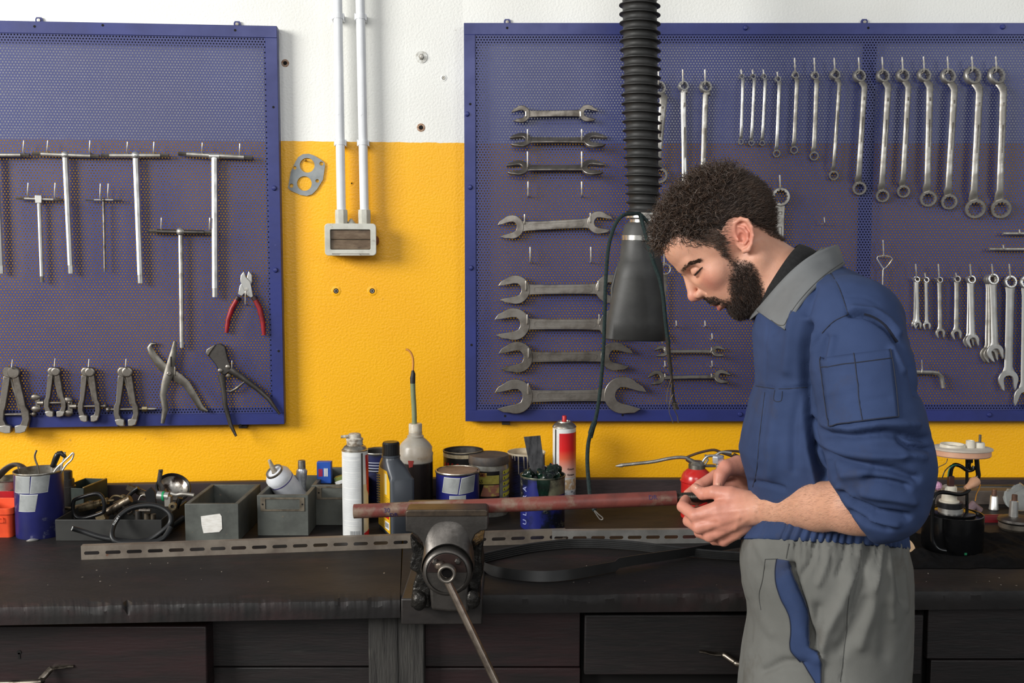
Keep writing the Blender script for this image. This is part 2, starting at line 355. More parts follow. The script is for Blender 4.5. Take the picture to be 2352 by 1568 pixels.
# ------------------------------------------------------------ perforated tool boards
PITCH_H = 0.0078; BO = 0.034      # hole spacing, distance of the sheet from the wall
def perforated(name, fr, u0, u1, v0, v1, parent, z, phase=0.0):
    p = PITCH_H; rr = p / math.sqrt(3); hr = p * 0.288; row = p * math.sqrt(3) / 2
    nu = int((u1 - u0) / p) + 1; nv = int((v1 - v0) / row) + 1
    jj, ii = np.meshgrid(np.arange(nv), np.arange(nu), indexing='ij')
    cx = (u0 + ii * p + (jj % 2) * p / 2).ravel(); cy = (v0 + jj * row).ravel(); n = len(cx)
    ao = np.radians(30 + 60 * np.arange(6))
    V = np.zeros((n, 12, 3), np.float32)
    V[:, :6, 0] = cx[:, None] + rr * np.cos(ao); V[:, :6, 1] = cy[:, None] + rr * np.sin(ao)
    V[:, 6:, 0] = cx[:, None] + hr * np.cos(ao); V[:, 6:, 1] = cy[:, None] + hr * np.sin(ao); V[:, :, 2] = z
    q = np.array([[i, (i + 1) % 6, 6 + (i + 1) % 6, 6 + i] for i in range(6)], np.int32)
    Fq = (q[None] + (12 * np.arange(n, dtype=np.int32))[:, None, None]).reshape(-1)
    me = bpy.data.meshes.new(name); me.vertices.add(n * 12); me.vertices.foreach_set('co', V.ravel())
    nf = n * 6; me.loops.add(nf * 4); me.loops.foreach_set('vertex_index', Fq)
    me.polygons.add(nf); me.polygons.foreach_set('loop_start', np.arange(0, nf * 4, 4, dtype=np.int32))
    me.update(calc_edges=True); me.materials.append(mesh_paint)
    o = bpy.data.objects.new(name, me); COL.objects.link(o); o.parent = parent; return o
def hook(parent, fr, px, py0, py1, z=BO, r=0.0017, out=0.026, tilt=0.0, m=None):
    """wire prong that comes out of the sheet and turns up"""
    a = fr.uv(px, py1, z + out * 0.8); b = fr.uv(px + tilt, py0, z + out)
    pts = [Vector((a.x, a.y, z - 0.004)), Vector((a.x, a.y, z + out * 0.6)), Vector((a.x, a.y + 0.002, z + out * 0.9)), Vector((a.x * 0.85 + b.x * 0.15, a.y * 0.8 + b.y * 0.2, z + out)), b]
    return MB().tube(pts, r, 8).build('hook', m or wire_m, parent)
def board(fr, label, corners, tabs, blocks, bolts, strip=None):
    (x0, y0), (x1, y1) = corners
    a, b = fr.uv(x0, y1, BO), fr.uv(x1, y0, BO)
    u0, u1, v0, v1 = a.x, b.x, a.y, b.y
    t = thing('tool_board', label, 'pegboard', fr.M); fw = 0.030
    perforated('perforated_sheet', fr, u0 + fw * 0.72, u1 - fw * 0.72, v0 + fw * 0.72, v1 - fw * 0.72, t, BO)
    mb = MB(); d = 0.0025
    for (p0, p1, q0, q1) in ((u0, u1, v1 - fw, v1), (u0, u1, v0, v0 + fw), (u0, u0 + fw, v0 + fw, v1 - fw), (u1 - fw, u1, v0 + fw, v1 - fw)): mb.box(p0, p1, q0, q1, BO + 0.0005, BO + d)
    for (p0, p1, q0, q1) in ((u0, u1, v1 - d, v1), (u0, u1, v0, v0 + d), (u0, u0 + d, v0 + d, v1 - d), (u1 - d, u1, v0 + d, v1 - d)): mb.box(p0, p1, q0, q1, 0.003, BO + 0.0005)
    mb.build('frame', blue_paint, t, bevel=0.0008, bseg=1); mb = MB(); g = fw + 0.013
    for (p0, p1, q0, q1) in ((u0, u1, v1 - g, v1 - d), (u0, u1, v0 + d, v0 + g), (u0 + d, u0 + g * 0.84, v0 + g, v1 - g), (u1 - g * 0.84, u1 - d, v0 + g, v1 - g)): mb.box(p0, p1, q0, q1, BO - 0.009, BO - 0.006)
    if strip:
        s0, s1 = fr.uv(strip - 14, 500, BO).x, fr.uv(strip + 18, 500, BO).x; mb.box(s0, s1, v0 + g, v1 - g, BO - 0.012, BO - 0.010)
    mb.build('rear_shade_flange', mat('shaded_flange', (26, 26, 40), rough=0.6), t)  # near-black colour paints in the shade behind the sheet
    for (px) in tabs:
        c = fr.uv(px, 48, 0.004); q = MB().prism([(c.x - 0.009, v1 - 0.002), (c.x + 0.009, v1 - 0.002), (c.x + 0.009, v1 + 0.012), (c.x + 0.006, v1 + 0.017), (c.x - 0.006, v1 + 0.017), (c.x - 0.009, v1 + 0.012)], 0.001, 0.006)
        q.lathe([(0.0042, 0), (0.0042, 0.003), (0.001, 0.0034)], 14, Matrix.Translation((c.x, v1 + 0.009, 0.006)), 1)
        q.build('mounting_tab', [blue_paint, tin_metal], t)
        MB().lathe([(0.0032, 0), (0.0032, 0.0006)], 12, Matrix.Translation((c.x, v1 - 0.013, BO + d))).build('frame_hole', hole_dark, t)
    for (px) in blocks:
        c = fr.uv(px, 980, 0.02); MB().box(c.x - 0.011, c.x + 0.011, v0 - 0.012, v0 + 0.001, 0.0, 0.022).build('spacer_block', mat('dark_wood_block', (40, 32, 28), rough=0.7), t, bevel=0.001)
    for (px, py, kd) in bolts:
        c = fr.uv(px, py, BO + d)
        if kd: MB().lathe([(0.0066, 0), (0.0066, 0.002), (0.0045, 0.0048), (0.0, 0.0056)], 14, Matrix.Translation(c)).build('bolt', blue_paint, t)
        else: MB().lathe([(0.0032, 0), (0.0032, 0.0006)], 12, Matrix.Translation(c)).build('frame_hole', hole_dark, t)
    return t
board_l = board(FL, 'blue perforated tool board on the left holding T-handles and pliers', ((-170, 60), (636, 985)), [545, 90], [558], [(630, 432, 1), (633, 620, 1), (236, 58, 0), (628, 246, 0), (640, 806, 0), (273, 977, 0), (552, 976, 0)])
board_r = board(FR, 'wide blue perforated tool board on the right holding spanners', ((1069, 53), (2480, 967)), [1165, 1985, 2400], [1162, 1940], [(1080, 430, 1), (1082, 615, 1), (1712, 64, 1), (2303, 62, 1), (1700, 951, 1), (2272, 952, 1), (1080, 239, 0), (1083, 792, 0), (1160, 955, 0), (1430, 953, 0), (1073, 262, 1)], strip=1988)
# ------------------------------------------------------------ hand tools hanging on the boards
ZT = BO + 0.016
KW = WALL_Y * 0.985 / F_PX            # metres per photo pixel near the boards
def RX(a): return Matrix.Rotation(a, 4, 'X')
def RY(a): return Matrix.Rotation(a, 4, 'Y')
def RZ(a): return Matrix.Rotation(a, 4, 'Z')
TR = Matrix.Translation
def t_wrench(label, hub, x0, x1, tip, rb, rs, yl=None, yr=None, kind='ball', m=chrome, mb_=None, hooks=(), tl=18):
    z = ZT; c = FL.uv(*hub, z); t = thing('t_handle_wrench', label, 'wrench', FL.M @ TR(c), 'T-handle wrenches on the left board')
    L = lambda px, py: FL.uv(px, py, z) - c
    a, b = L(x0, yl or hub[1]), L(x1, yr or hub[1]); rb *= KW; rs *= KW
    e = (b - a).normalized() * (18 * KW)
    bar = MB().tube([a + e, b - e], rb, 14); bar.build('handle_bar', mb_ or steel, t)
    for p, q in ((a, a + e), (b - e, b)):
        MB().tube([p, p + (q - p) * 0.85, q], [rb * 0.92, rb * 0.92, rb * 0.92], 6).build('hex_end', steel_dark, t, smooth=20)
    tp = L(*tip); d = tp.normalized(); ln = tp.length
    MB().tube([d * rb * 0.5, d * (ln - tl * KW)], [rs, rs * 0.96], 8).build('shaft', m, t, smooth=20)
    MB().tube([d * (ln - tl * KW), d * ln], [rs * 0.82, rs * 0.8], 6).build('hex_tip', steel_dark if rs < 5 * KW else chrome, t, smooth=20)
    if kind == 'ball': MB().ball((0, 0, 0), rb * 1.9, 18).build('hub', m, t)
    elif kind == 'block': MB().box(-7 * KW, 7 * KW, -9 * KW, 8 * KW, -6 * KW, 6 * KW).build('hub', chrome, t, bevel=0.001)
    else: MB().cyl((-11 * KW, 0, 0), (11 * KW, 0, 0), rb * 1.25, n=16).build('hub', m, t)
    for hx, y0, y1 in hooks: hook(board_l, FL, hx, y0, y1)
t_wrench('T-handle hex wrench cut by the left picture edge', (-9, 356), -80, 68, (3, 628), 4.6, 6.5, hooks=[(55, 323, 352)])
t_wrench('long T-handle hex wrench with ball hub, next to the one at the picture edge', (150, 356), 75, 228, (163, 628), 4.6, 6.5, yl=353, yr=359, hooks=[(110, 323, 350), (207, 323, 352)])
t_wrench('T-handle hex wrench in the middle of the three long ones on the left board', (312, 357), 233, 388, (323, 650), 5, 7, hooks=[(293, 326, 352), (354, 326, 352)])
t_wrench('longest thick T-handle hex wrench, rightmost of the top row, plain welded hub', (493, 359), 410, 580, (494, 682), 5.6, 7.6, yl=353, yr=362, kind='plain', hooks=[(465, 328, 352), (551, 330, 356)], tl=20)
t_wrench('short T-handle wrench with bright square hub block hanging at far left', (90, 457), 37, 143, (97, 648), 3.2, 4.6, kind='block', yl=455, yr=459, hooks=[(65, 420, 452), (127, 420, 454)], tl=13)
t_wrench('thinnest T-handle wrench with a needle thin brown shaft', (238, 459), 197, 280, (241, 624), 2.4, 2.6, kind='ball', m=steel_dark, hooks=[(231, 422, 458), (249, 422, 455)], tl=8)
t_wrench('dark barred T-handle wrench hung lowest, pointing at the pliers', (415, 532), 342, 488, (418, 798), 5, 5.4, m=steel, mb_=iron, yl=531, yr=534, hooks=[(371, 500, 528), (482, 500, 528)], tl=13)

def poly_px(fr, pts, c, z):
    return [tuple((fr.uv(x, y, z) - c))[:2] for x, y in pts]
Z2 = lambda pts: [(x * 0.3317, 500 + y * 0.3317) for x, y in pts]
# red handled side cutters
z = BO + 0.010; c = FL.uv(566, 668, z)
t = thing('side_cutters', 'side cutters with red handles hanging open at the board edge', 'pliers', FL.M @ TR(c))
MB().prism(poly_px(FL, Z2([(1690, 368), (1668, 400), (1665, 440), (1690, 500), (1715, 540), (1740, 556), (1757, 545), (1745, 490), (1735, 440), (1705, 410)]), c, z), -0.003, 0.006).build('jaw', chrome, t, bevel=0.0018)
MB().prism(poly_px(FL, Z2([(1722, 366), (1745, 395), (1748, 440), (1735, 480), (1700, 520), (1675, 544), (1648, 530), (1660, 470), (1690, 430), (1708, 415)]), c, z), -0.006, 0.003).build('jaw', chrome, t, bevel=0.0018)
MB().lathe([(0.005, 0.0), (0.005, 0.0072), (0.0, 0.0075)], 16, TR((0.0008, 0.004, 0))).build('pivot', steel, t)
grip = mat('red_grip', (150, 26, 34), (118, 22, 28), rough=0.42, scale=40)
for pts in ([(1648, 552), (1605, 630), (1578, 710), (1568, 795)], [(1760, 552), (1795, 620), (1820, 720), (1828, 812)]):
    q = [FL.uv(x, y, z) - c for x, y in Z2(pts)]; g = MB().tube(q, [(0.0062, 0.006), (0.0066, 0.007), (0.006, 0.0065), (0.0048, 0.005)], 12, up=(0, 0, 1)).build('handle_grip', grip, t)
    d = (q[1] - q[0]).normalized(); MB().tube([q[0] - d * 0.002, q[0] + d * 0.007], (0.0075), 12).build('guard', mat('dark_guard', (52, 34, 34), rough=0.5), g)
hook(board_l, FL, 564, 668, 700, out=0.022)
# hook nosed pliers
c = FL.uv(391, 857, z); t = thing('hook_nose_pliers', 'bare grey pliers with one curved hook nose, left of the end cutters', 'pliers', FL.M @ TR(c))
old = mat('dull_grey_steel', (128, 124, 116), (104, 99, 92), rough=0.42, metal=0.9, scale=40)
def arm(pts, rr, zz, m=old, name='arm', th=0.004):
    q = [FL.uv(x, y, z) - c + Vector((0, 0, zz)) for x, y in Z2(pts)]
    return MB().tube(q, [(th, r * 0.3317 * KW) for r in rr], 10, up=(0, 0, 1)).build(name, m, t)
arm([(1082, 872), (1052, 872), (1037, 898), (1062, 955), (1125, 1030), (1180, 1075), (1245, 1115), (1290, 1150), (1345, 1235), (1395, 1318), (1438, 1338)], [8, 14, 20, 26, 32, 36, 34, 28, 24, 22, 8], 0.0)
arm([(1215, 853), (1205, 930), (1190, 1000), (1175, 1075), (1150, 1145), (1132, 1225), (1148, 1320), (1128, 1420)], [9, 22, 28, 34, 28, 22, 22, 12], 0.005)
MB().lathe([(0.0062, 0.006), (0.0062, 0.0115), (0.004, 0.0125)], 6).build('pivot_nut', steel_dark, t, smooth=20)
MB().box(*(lambda a, b: (a.x - 0.0018, a.x + 0.0018, b.y, a.y))(FL.uv(395, 818, z) - c, FL.uv(394, 841, z) - c), 0.0088, 0.0094).build('slot', hole_dark, t)
hook(board_l, FL, 402, 842, 862, out=0.02)
# end cutters
c = FL.uv(512, 845, z); t = thing('end_cutters', 'dark compound end cutters with spread handles in the lower right board corner', 'pliers', FL.M @ TR(c))
MB().prism(poly_px(FL, Z2([(1427, 938), (1440, 908), (1480, 880), (1530, 868), (1562, 890), (1585, 990), (1612, 1050), (1560, 1090), (1522, 1072), (1495, 1015), (1450, 960)]), c, z), -0.004, 0.007).build('cutter_head', iron, t, bevel=0.003)
MB().prism(poly_px(FL, Z2([(1427, 938), (1436, 908), (1480, 880), (1500, 876), (1480, 905), (1462, 930), (1448, 956)]), c, z), 0.005, 0.010).build('cutting_edge', steel_dark, t, bevel=0.002)
arm([(1535, 1085), (1550, 1180), (1562, 1300), (1598, 1430), (1637, 1510)], [26, 18, 16, 14, 8], 0.003, iron, 'handle', 0.005)
arm([(1595, 1050), (1680, 1108), (1780, 1180), (1860, 1250), (1938, 1358)], [26, 20, 17, 15, 8], 0.003, iron, 'handle', 0.005)
for x, y in Z2([(1530, 1055), (1582, 1030), (1587, 1092)]): MB().lathe([(0.0058, 0.004), (0.0058, 0.0098), (0.003, 0.0112)], 14, TR(FL.uv(x, y, z) - c)).build('rivet', steel_dark, t)
arm([(1568, 1195), (1600, 1200), (1640, 1180), (1695, 1135)], [5, 9, 11, 6], 0.004, steel_dark, 'latch', 0.003)
hook(board_l, FL, 533, 828, 846, out=0.02)

# four hand vices
def hand_vice(label, hx, hy, H, wing, spread=1.0, m=steel_dark):
    z = BO + 0.014; c = FL.uv(hx, hy, z); t = thing('hand_vice', label, 'hand vice', FL.M @ TR(c), 'hand vices along the board bottom'); h = H * KW
    for s in (-1, 1):
        a = MB(); a.lathe([(0.105 * h, -0.004), (0.105 * h, 0.004), (0.085 * h, 0.0065)], 20, TR((s * 0.045 * h, 0, s * 0.002)))
        w = spread
        L = [(0.015, -0.08), (0.12, -0.05), (0.14, -0.14), (0.21 * w, -0.56), (0.26 * w, -0.64), (0.27 * w, -0.78), (0.23 * w, -0.92), (0.15 * w, -1.0), (0.035, -1.0), (0.035, -0.9), (0.12 * w, -0.86), (0.15 * w, -0.78), (0.13 * w, -0.64), (0.10 * w, -0.56)]
        a.prism([(s * x * h, y * h) for x, y in L], -0.007, 0.007)
        arm_ = a.build('jaw_arm', m, t, bevel=0.002)
        MB().prism([(s * x * h, y * h) for x, y in [(0.035, -0.885), (0.12 * w, -0.87), (0.24 * w, -0.89), (0.2 * w, -0.985), (0.12 * w, -1.01), (0.035, -1.005)]], 0.002, 0.0105).build('jaw', steel, arm_, bevel=0.0015)
    MB().tube([(-0.03 * h, -0.1 * h, 0), (0.05 * h, -0.35 * h, 0.001), (0.10 * h * spread, -0.6 * h, 0)], [(0.0016, 0.004)] * 3, 8, up=(0, 0, 1)).build('spring', steel_dark, t)
    ys = -0.70 * h
    MB().cyl((-0.34 * h, ys, 0), (0.34 * h, ys, 0), 0.0034, n=12).build('screw', steel_dark, t)
    if wing < 0:
        g = MB().cyl((-0.38 * h, ys, 0), (-0.25 * h, ys, 0), 0.0062, 0.0075, n=14)
        for s in (-1, 1): g.ball((-0.42 * h, ys + s * 0.13 * h, 0.002), 0.010, 12, sc3=(1.25, 0.9, 0.4)); g.box(-0.42 * h, -0.33 * h, min(ys, ys + s * 0.1 * h), max(ys, ys + s * 0.1 * h), -0.0022, 0.0038)
        g.build('wing_nut', m, t)
        MB().ball((0.31 * h, ys, 0), 0.0062, 12).build('screw_head', m, t)
    elif wing > 0:
        MB().tube([(0.29 * h, ys, 0), (0.38 * h, ys, 0)], 0.0072, 6).build('nut', mat('pale_brass', (176, 160, 124), rough=0.4, metal=1), t, smooth=20)
        MB().tube([(0.34 * h, ys, 0), (0.50 * h, ys, 0), (0.55 * h, ys, 0)], [0.0036, 0.0034, 0.001], 10).build('screw_tip', steel, t)
        MB().ball((-0.33 * h, ys, 0), 0.0075, 12, sc3=(0.9, 1, 1)).build('screw_head', m, t)
    else: MB().ball((0.33 * h, ys, 0), 0.0068, 12).build('screw_head', m, t)
    hook(board_l, FL, hx + 2, hy - 30, hy - 8, out=0.03)
hand_vice('largest hand vice, cut by the left picture edge', 27, 855, 134, 0, 1.0)
hand_vice('small hand vice with a wing nut, second from the left edge', 125, 853, 100, -1, 0.9)
hand_vice('hand vice with a wing nut touching the small vice left of it', 203, 854, 110, -1, 0.82)
hand_vice('hand vice with a pale nut and pointed screw, nearest the hook pliers', 288, 854, 120, 1, 0.85)

# ------------------------------------------------------------ spanners
def open_head(mb, c, Rr, ang, th, M=None, jaw=0.44):
    """crescent head whose mouth looks along ang"""
    pts = []
    for a in range(58, 303, 12): pts.append((Rr * math.cos(R(a)), Rr * math.sin(R(a))))
    h = jaw * Rr
    pts += [(0.86 * Rr, -0.76 * Rr), (1.14 * Rr, -h * 1.06), (0.75 * Rr, -h * 0.98), (0.05 * Rr, -h), (-0.22 * Rr, -h * 0.86), (-0.36 * Rr, -h * 0.45), (-0.40 * Rr, 0), (-0.36 * Rr, h * 0.45), (-0.22 * Rr, h * 0.86), (0.05 * Rr, h), (0.75 * Rr, h * 0.98), (1.20 * Rr, h * 1.10), (0.90 * Rr, 0.74 * Rr)]
    ca, sa = math.cos(ang), math.sin(ang)
    P2 = [(c[0] + x * ca - y * sa, c[1] + x * sa + y * ca) for x, y in pts]
    mb.prism(P2, -th, th, M); return mb
def flat_spanner(label, A, Bq, wpx, a0, a1, tilt=0.0, m=steel, group=None, num=None, groove=True, z=None, fr=FR):
    m = steel_mid if m is steel else m
    z = z or (BO + 0.017); (ax, ay, ar), (bx, by, br) = A, Bq
    pa, pb = fr.uv(ax, ay, z), fr.uv(bx, by, z); c = (pa + pb) / 2; d = pb - pa; L = d.length; ang = math.atan2(d.y, d.x)
    t = thing('open_end_spanner', label, 'spanner', fr.M @ TR(c) @ RZ(ang) @ RX(tilt), group); k = KW
    w = wpx * k / 2 * 0.9; x0, x1 = -L / 2 + ar * k * 0.72, L / 2 - br * k * 0.72
    sh = MB(); n = 7; prof = []
    up = [(x0, w * 1.25)] + [(x0 + (x1 - x0) * f, w * q) for f, q in ((0.07, 1.0), (0.3, 0.92), (0.7, 0.92), (0.93, 1.0))] + [(x1, w * 1.25)]
    poly = up + [(x, -y) for x, y in reversed(up)]
    sh.prism(poly, -0.0028, 0.0028); s_ = sh.build('shank', m, t, bevel=0.0016)
    if groove:
        gx0, gx1 = x0 + (x1 - x0) * 0.1, x1 - (x1 - x0) * 0.1
        o1 = rrect((gx1 - gx0) / 2, w * 0.62, w * 0.55, cx=(gx0 + gx1) / 2); i1 = rrect((gx1 - gx0) / 2 - w * 0.2, w * 0.42, w * 0.36, cx=(gx0 + gx1) / 2)
        frame_ring(o1, i1, 0.0026, 0.0042).build('panel_rim', m, s_)
    for (xc, rr, aa) in ((-L / 2, ar, math.pi + a0), (L / 2, br, a1)):
        open_head(MB(), (xc, 0), rr * k, aa, 0.0042).build('jaw_end', m, t, bevel=0.0013)
    if num: lettering('stamped_number', num, 0.022, mat('dark_stamp', (44, 42, 44), rough=0.6), t, TR((L / 2 - 0.004, 0.001, 0.0042)) @ RZ(R(90)))
    return t
GRP = 'open-ended spanners stacked on the right board'
flat_spanner('small dark double open-end spanner at the top of the stack', (1198, 262, 19), (1349, 260, 19), 17, R(14), R(-14), m=steel_dark, group=GRP, groove=False)
flat_spanner('shiny double open-end spanner turned edge-on, second of the stack', (1198, 322, 22), (1364, 322, 24), 19, R(10), R(-10), tilt=R(-42), group=GRP, groove=False)
flat_spanner('shiny double open-end spanner turned edge-on, third of the stack', (1191, 386, 23), (1359, 385, 24), 19, R(10), R(-10), tilt=R(-42), group=GRP, groove=False)
flat_spanner('medium double open-end spanner hanging tilted, alone between empty hooks', (1176, 521, 27), (1375, 511, 26), 25, R(14), R(-12), group=GRP)
flat_spanner('large double open-end spanner stamped 36, tucked behind the nozzle', (1184, 665, 33), (1401, 663, 33), 27, R(10), R(-14), m=steel, group=GRP, num='36')
flat_spanner('large double open-end spanner directly below the one stamped 36', (1180, 744, 37), (1412, 745, 36), 29, R(10), R(-14), group=GRP)
flat_spanner('large dark double open-end spanner, second from the bottom, right jaw below the nozzle', (1188, 820, 36), (1412, 818, 33), 28, R(12), R(-14), m=steel_dark, group=GRP)
h_ = flat_spanner('largest double open-end spanner with a diamond mark, bottom of the stack', (1184, 910, 40), (1430, 907, 43), 32, R(12), R(-16), group=GRP)
frame_ring([(-0.018, 0), (0, -0.0055), (0.018, 0), (0, 0.0055)], [(-0.0155, 0), (0, -0.0045), (0.0155, 0), (0, 0.0045)], 0.003, 0.0037).build('diamond_mark', steel_dark, h_)
lettering('diamond_letters', 'DBGM', 0.0055, steel_dark, h_, TR((0, 0, 0.0031)))
flat_spanner('small thin open-end spanner, upper of the two below the chin', (1520, 807, 14), (1648, 807, 14), 10, R(18), R(-12), tilt=R(-30), m=steel, group='two small spanners beside the cord', groove=False)
flat_spanner('small thin open-end spanner, lower of the two below the chin', (1509, 867, 17), (1657, 865, 17), 11, R(24), R(-16), tilt=R(-25), m=steel_dark, group='two small spanners beside the cord', groove=False)
for x, y0, y1 in [(1212, 297, 322), (1336, 297, 322), (1212, 348, 384), (1336, 348, 384), (1213, 417, 450), (1336, 417, 450), (1205, 492, 515), (1356, 489, 512), (1218, 567, 602), (1357, 567, 602), (1208, 645, 668), (1374, 645, 668), (1211, 722, 745), (1376, 722, 745), (1214, 800, 822), (1213, 880, 905), (1553, 736, 750), (1619, 736, 750), (1635, 765, 780), (1635, 828, 843), (1527, 828, 843), (1527, 797, 806), (1634, 797, 806), (1527, 858, 866), (1634, 858, 866), (1208, 256, 270), (1333, 256, 270)]:
    hook(board_r, FR, x, y0, y1, r=0.0022 if y1 - y0 > 20 else 0.0019)

def ring_end(t, c, r, tilt_x, tilt_y=0.0, m=steel, width=None, half=0.005, name='ring_end', points=12):
    ri = r * 0.68; mb = MB(); n = points * 4; prof = []
    rings = []
    for kx in range(n):
        a = 2 * math.pi * kx / n; ri_ = ri * (1.0 + 0.07 * (1 if kx % 4 in (0, 1) else -0.6)); ca, sa = math.cos(a), math.sin(a)
        rings.append([(ri_ * ca, ri_ * sa, -half), (ri_ * ca, ri_ * sa, half), (r * 0.93 * ca, r * 0.93 * sa, half), (r * ca, r * sa, half * 0.6), (r * ca, r * sa, -half * 0.6), (r * 0.93 * ca, r * 0.93 * sa, -half)])
    mb.loft(rings, False, TR(c) @ RX(tilt_x) @ RY(tilt_y), 0, True, True)
    return mb.build(name, m, t, smooth=50)
def ring_spanner(label, top, bot, rt, rb, wpx, m=steel, group='ring spanners in the top row', hy=None, hx=None, bend=True):
    z = BO + 0.010; c = FR.uv(*top, z); t = thing('ring_spanner', label, 'spanner', FR.M @ TR(c), group); k = KW
    b = FR.uv(*bot, z) - c; rt *= k; rb *= k; w = wpx * k / 2; big = 1.0 if rt > 10 * k else 0.55
    zo = 0.016 * big
    s0 = Vector((rt * 0.55 * big, -rt * 1.9, zo)); s1 = Vector((b.x - rb * 0.45 * big, b.y + rb * 1.85, zo))
    if not bend: s0 = Vector((0, -rt * 1.3, 0.004)); s1 = Vector((b.x, b.y + rb * 1.3, 0.004))
    e0 = Vector((rt * 0.35, -rt * 0.85, 0.002)); e1 = Vector((b.x - rb * 0.25, b.y + rb * 0.85, 0.002))
    pts = [e0, e0 * 0.5 + s0 * 0.5 + Vector((rt * 0.12 * big, 0, 0)), s0, s0 * 0.8 + s1 * 0.2, s0 * 0.5 + s1 * 0.5, s0 * 0.2 + s1 * 0.8, s1, e1 * 0.5 + s1 * 0.5 - Vector((rb * 0.05, 0, 0)), e1]
    th = 0.0042 * big
    rr = [(rt * 0.5, th * 1.2), (w * 1.25, th * 1.3), (w * 1.02, th), (w, th), (w * 0.96, th), (w, th), (w * 1.02, th), (w * 1.25, th * 1.3), (rb * 0.5, th * 1.2)]
    sh = MB().tube(pts, rr, 12, up=(1, 0, 0)).build('shank', m, t)
    if big == 1.0:
        a = s0 * 0.78 + s1 * 0.22; dd = (s1 - s0).normalized(); nx = Vector((-dd.y, dd.x, 0))
        for f0, f1, ww in ((0.10, 0.14, 0.28), (0.33, 0.62, 0.22)):
            p0, p1 = s0.lerp(s1, f0), s0.lerp(s1, f1)
            q = [p0 + nx * w * ww, p1 + nx * w * ww, p1 - nx * w * ww, p0 - nx * w * ww]
            MB().prism([(v.x, v.y) for v in q], zo + th * 0.9, zo + th * 1.02).build('stamped_panel', steel_dark, sh)
    ring_end(t, (0, 0, 0), rt, R(-12), R(14), m, half=0.0065 * big); ring_end(t, tuple(b), rb, R(16), R(-12), m, half=0.0062 * big)
    hx = hx or top[0] - 1
    hook(board_r, FR, hx, hy or 135, top[1] - rt / k * 0.4, out=0.03, r=0.0023)
top_row = [((1703, 176), (1702, 325), 6, 6.5, 7, 160), ((1729, 176), (1726, 328), 6.5, 6.5, 7, 160), ((1754, 176), (1751, 328), 6.5, 6.5, 7, 160), ((1786, 182), (1784, 352), 7.5, 8.5, 8, 165),
           ((1826, 173), (1824, 344), 9, 9, 9, 133), ((1871, 174), (1870, 358), 10, 10.5, 10, 133), ((1917, 172), (1915, 402), 12, 11, 9, 133), ((1973, 175), (1974, 432), 15, 15.5, 13, 132),
           ((2027, 175), (2027, 449), 15.5, 15, 14, 131), ((2073, 174), (2075, 439), 15.5, 14.5, 13, 131), ((2122, 173), (2132, 456), 16, 18.5, 15, 130), ((2177, 175), (2180, 463), 18, 18, 15, 130), ((2233, 174), (2240, 479), 21, 22.5, 16, 130), ((2288, 174), (2299, 479), 21, 22.5, 16, 130)]
names_ = ['smallest ring spanner at the left end of the top row', 'small ring spanner second from the left in the top row', 'small ring spanner third from the left in the top row', 'small ring spanner fourth from the left, hung a little lower than its neighbours',
          'ring spanner fifth from the left in the top row, with a long slot', 'ring spanner sixth from the left in the top row', 'slim long ring spanner seventh from the left, left of the board joint', 'offset ring spanner hanging on the vertical board joint',
          'offset ring spanner just right of the board joint', 'offset ring spanner second to the right of the board joint', 'offset ring spanner third to the right of the board joint', 'offset ring spanner third from the right end of the top row', 'big offset ring spanner second from the right end of the top row', 'big offset ring spanner at the right end of the top row']
for (tp, bt, r0, r1, ww, hy), lb in zip(top_row, names_): ring_spanner(lb, tp, bt, r0, r1, ww, hy=hy, m=steel if r0 > 8 else chrome)
ring_spanner('large ring spanner mostly hidden behind the corrugated hose', (1513, 202), (1516, 402), 16, 18, 17, hy=160)
ring_spanner('flat ratchet ring spanner in two steps hanging left of the hair', (1569, 198), (1572, 470), 12, 12, 13, m=chrome, hy=160, bend=False)
ring_spanner('ring spanner hanging straight above the curly hair', (1620, 200), (1612, 470), 14, 13, 13, hy=160, bend=False)

# slugging spanner behind the neck
z = BO + 0.012; c = FR.uv(1792, 452, z); t = thing('slogging_spanner', 'heavy single ring spanner hanging behind the mans neck', 'spanner', FR.M @ TR(c))
ring_end(t, (0, 0, 0), 21.5 * KW, 0, 0, steel, half=0.008)
MB().prism([(-0.013, -0.022), (0.013, -0.022), (0.0115, -0.05), (0.0115, -0.27), (-0.0115, -0.27), (-0.0115, -0.05)], -0.004, 0.004).build('shank', steel, t, bevel=0.002)
for yy, hh in ((-0.038, 0.0045), (-0.078, 0.014)): frame_ring(rrect(0.0055, hh, 0.002, cy=yy - hh), rrect(0.0035, hh - 0.002, 0.001, cy=yy - hh), 0.003, 0.0048).build('stamped_panel', steel_dark, t)
hook(board_r, FR, 1791, 402, 436, r=0.0022); hook(board_r, FR, 1736, 403, 420); hook(board_r, FR, 1893, 499, 514)

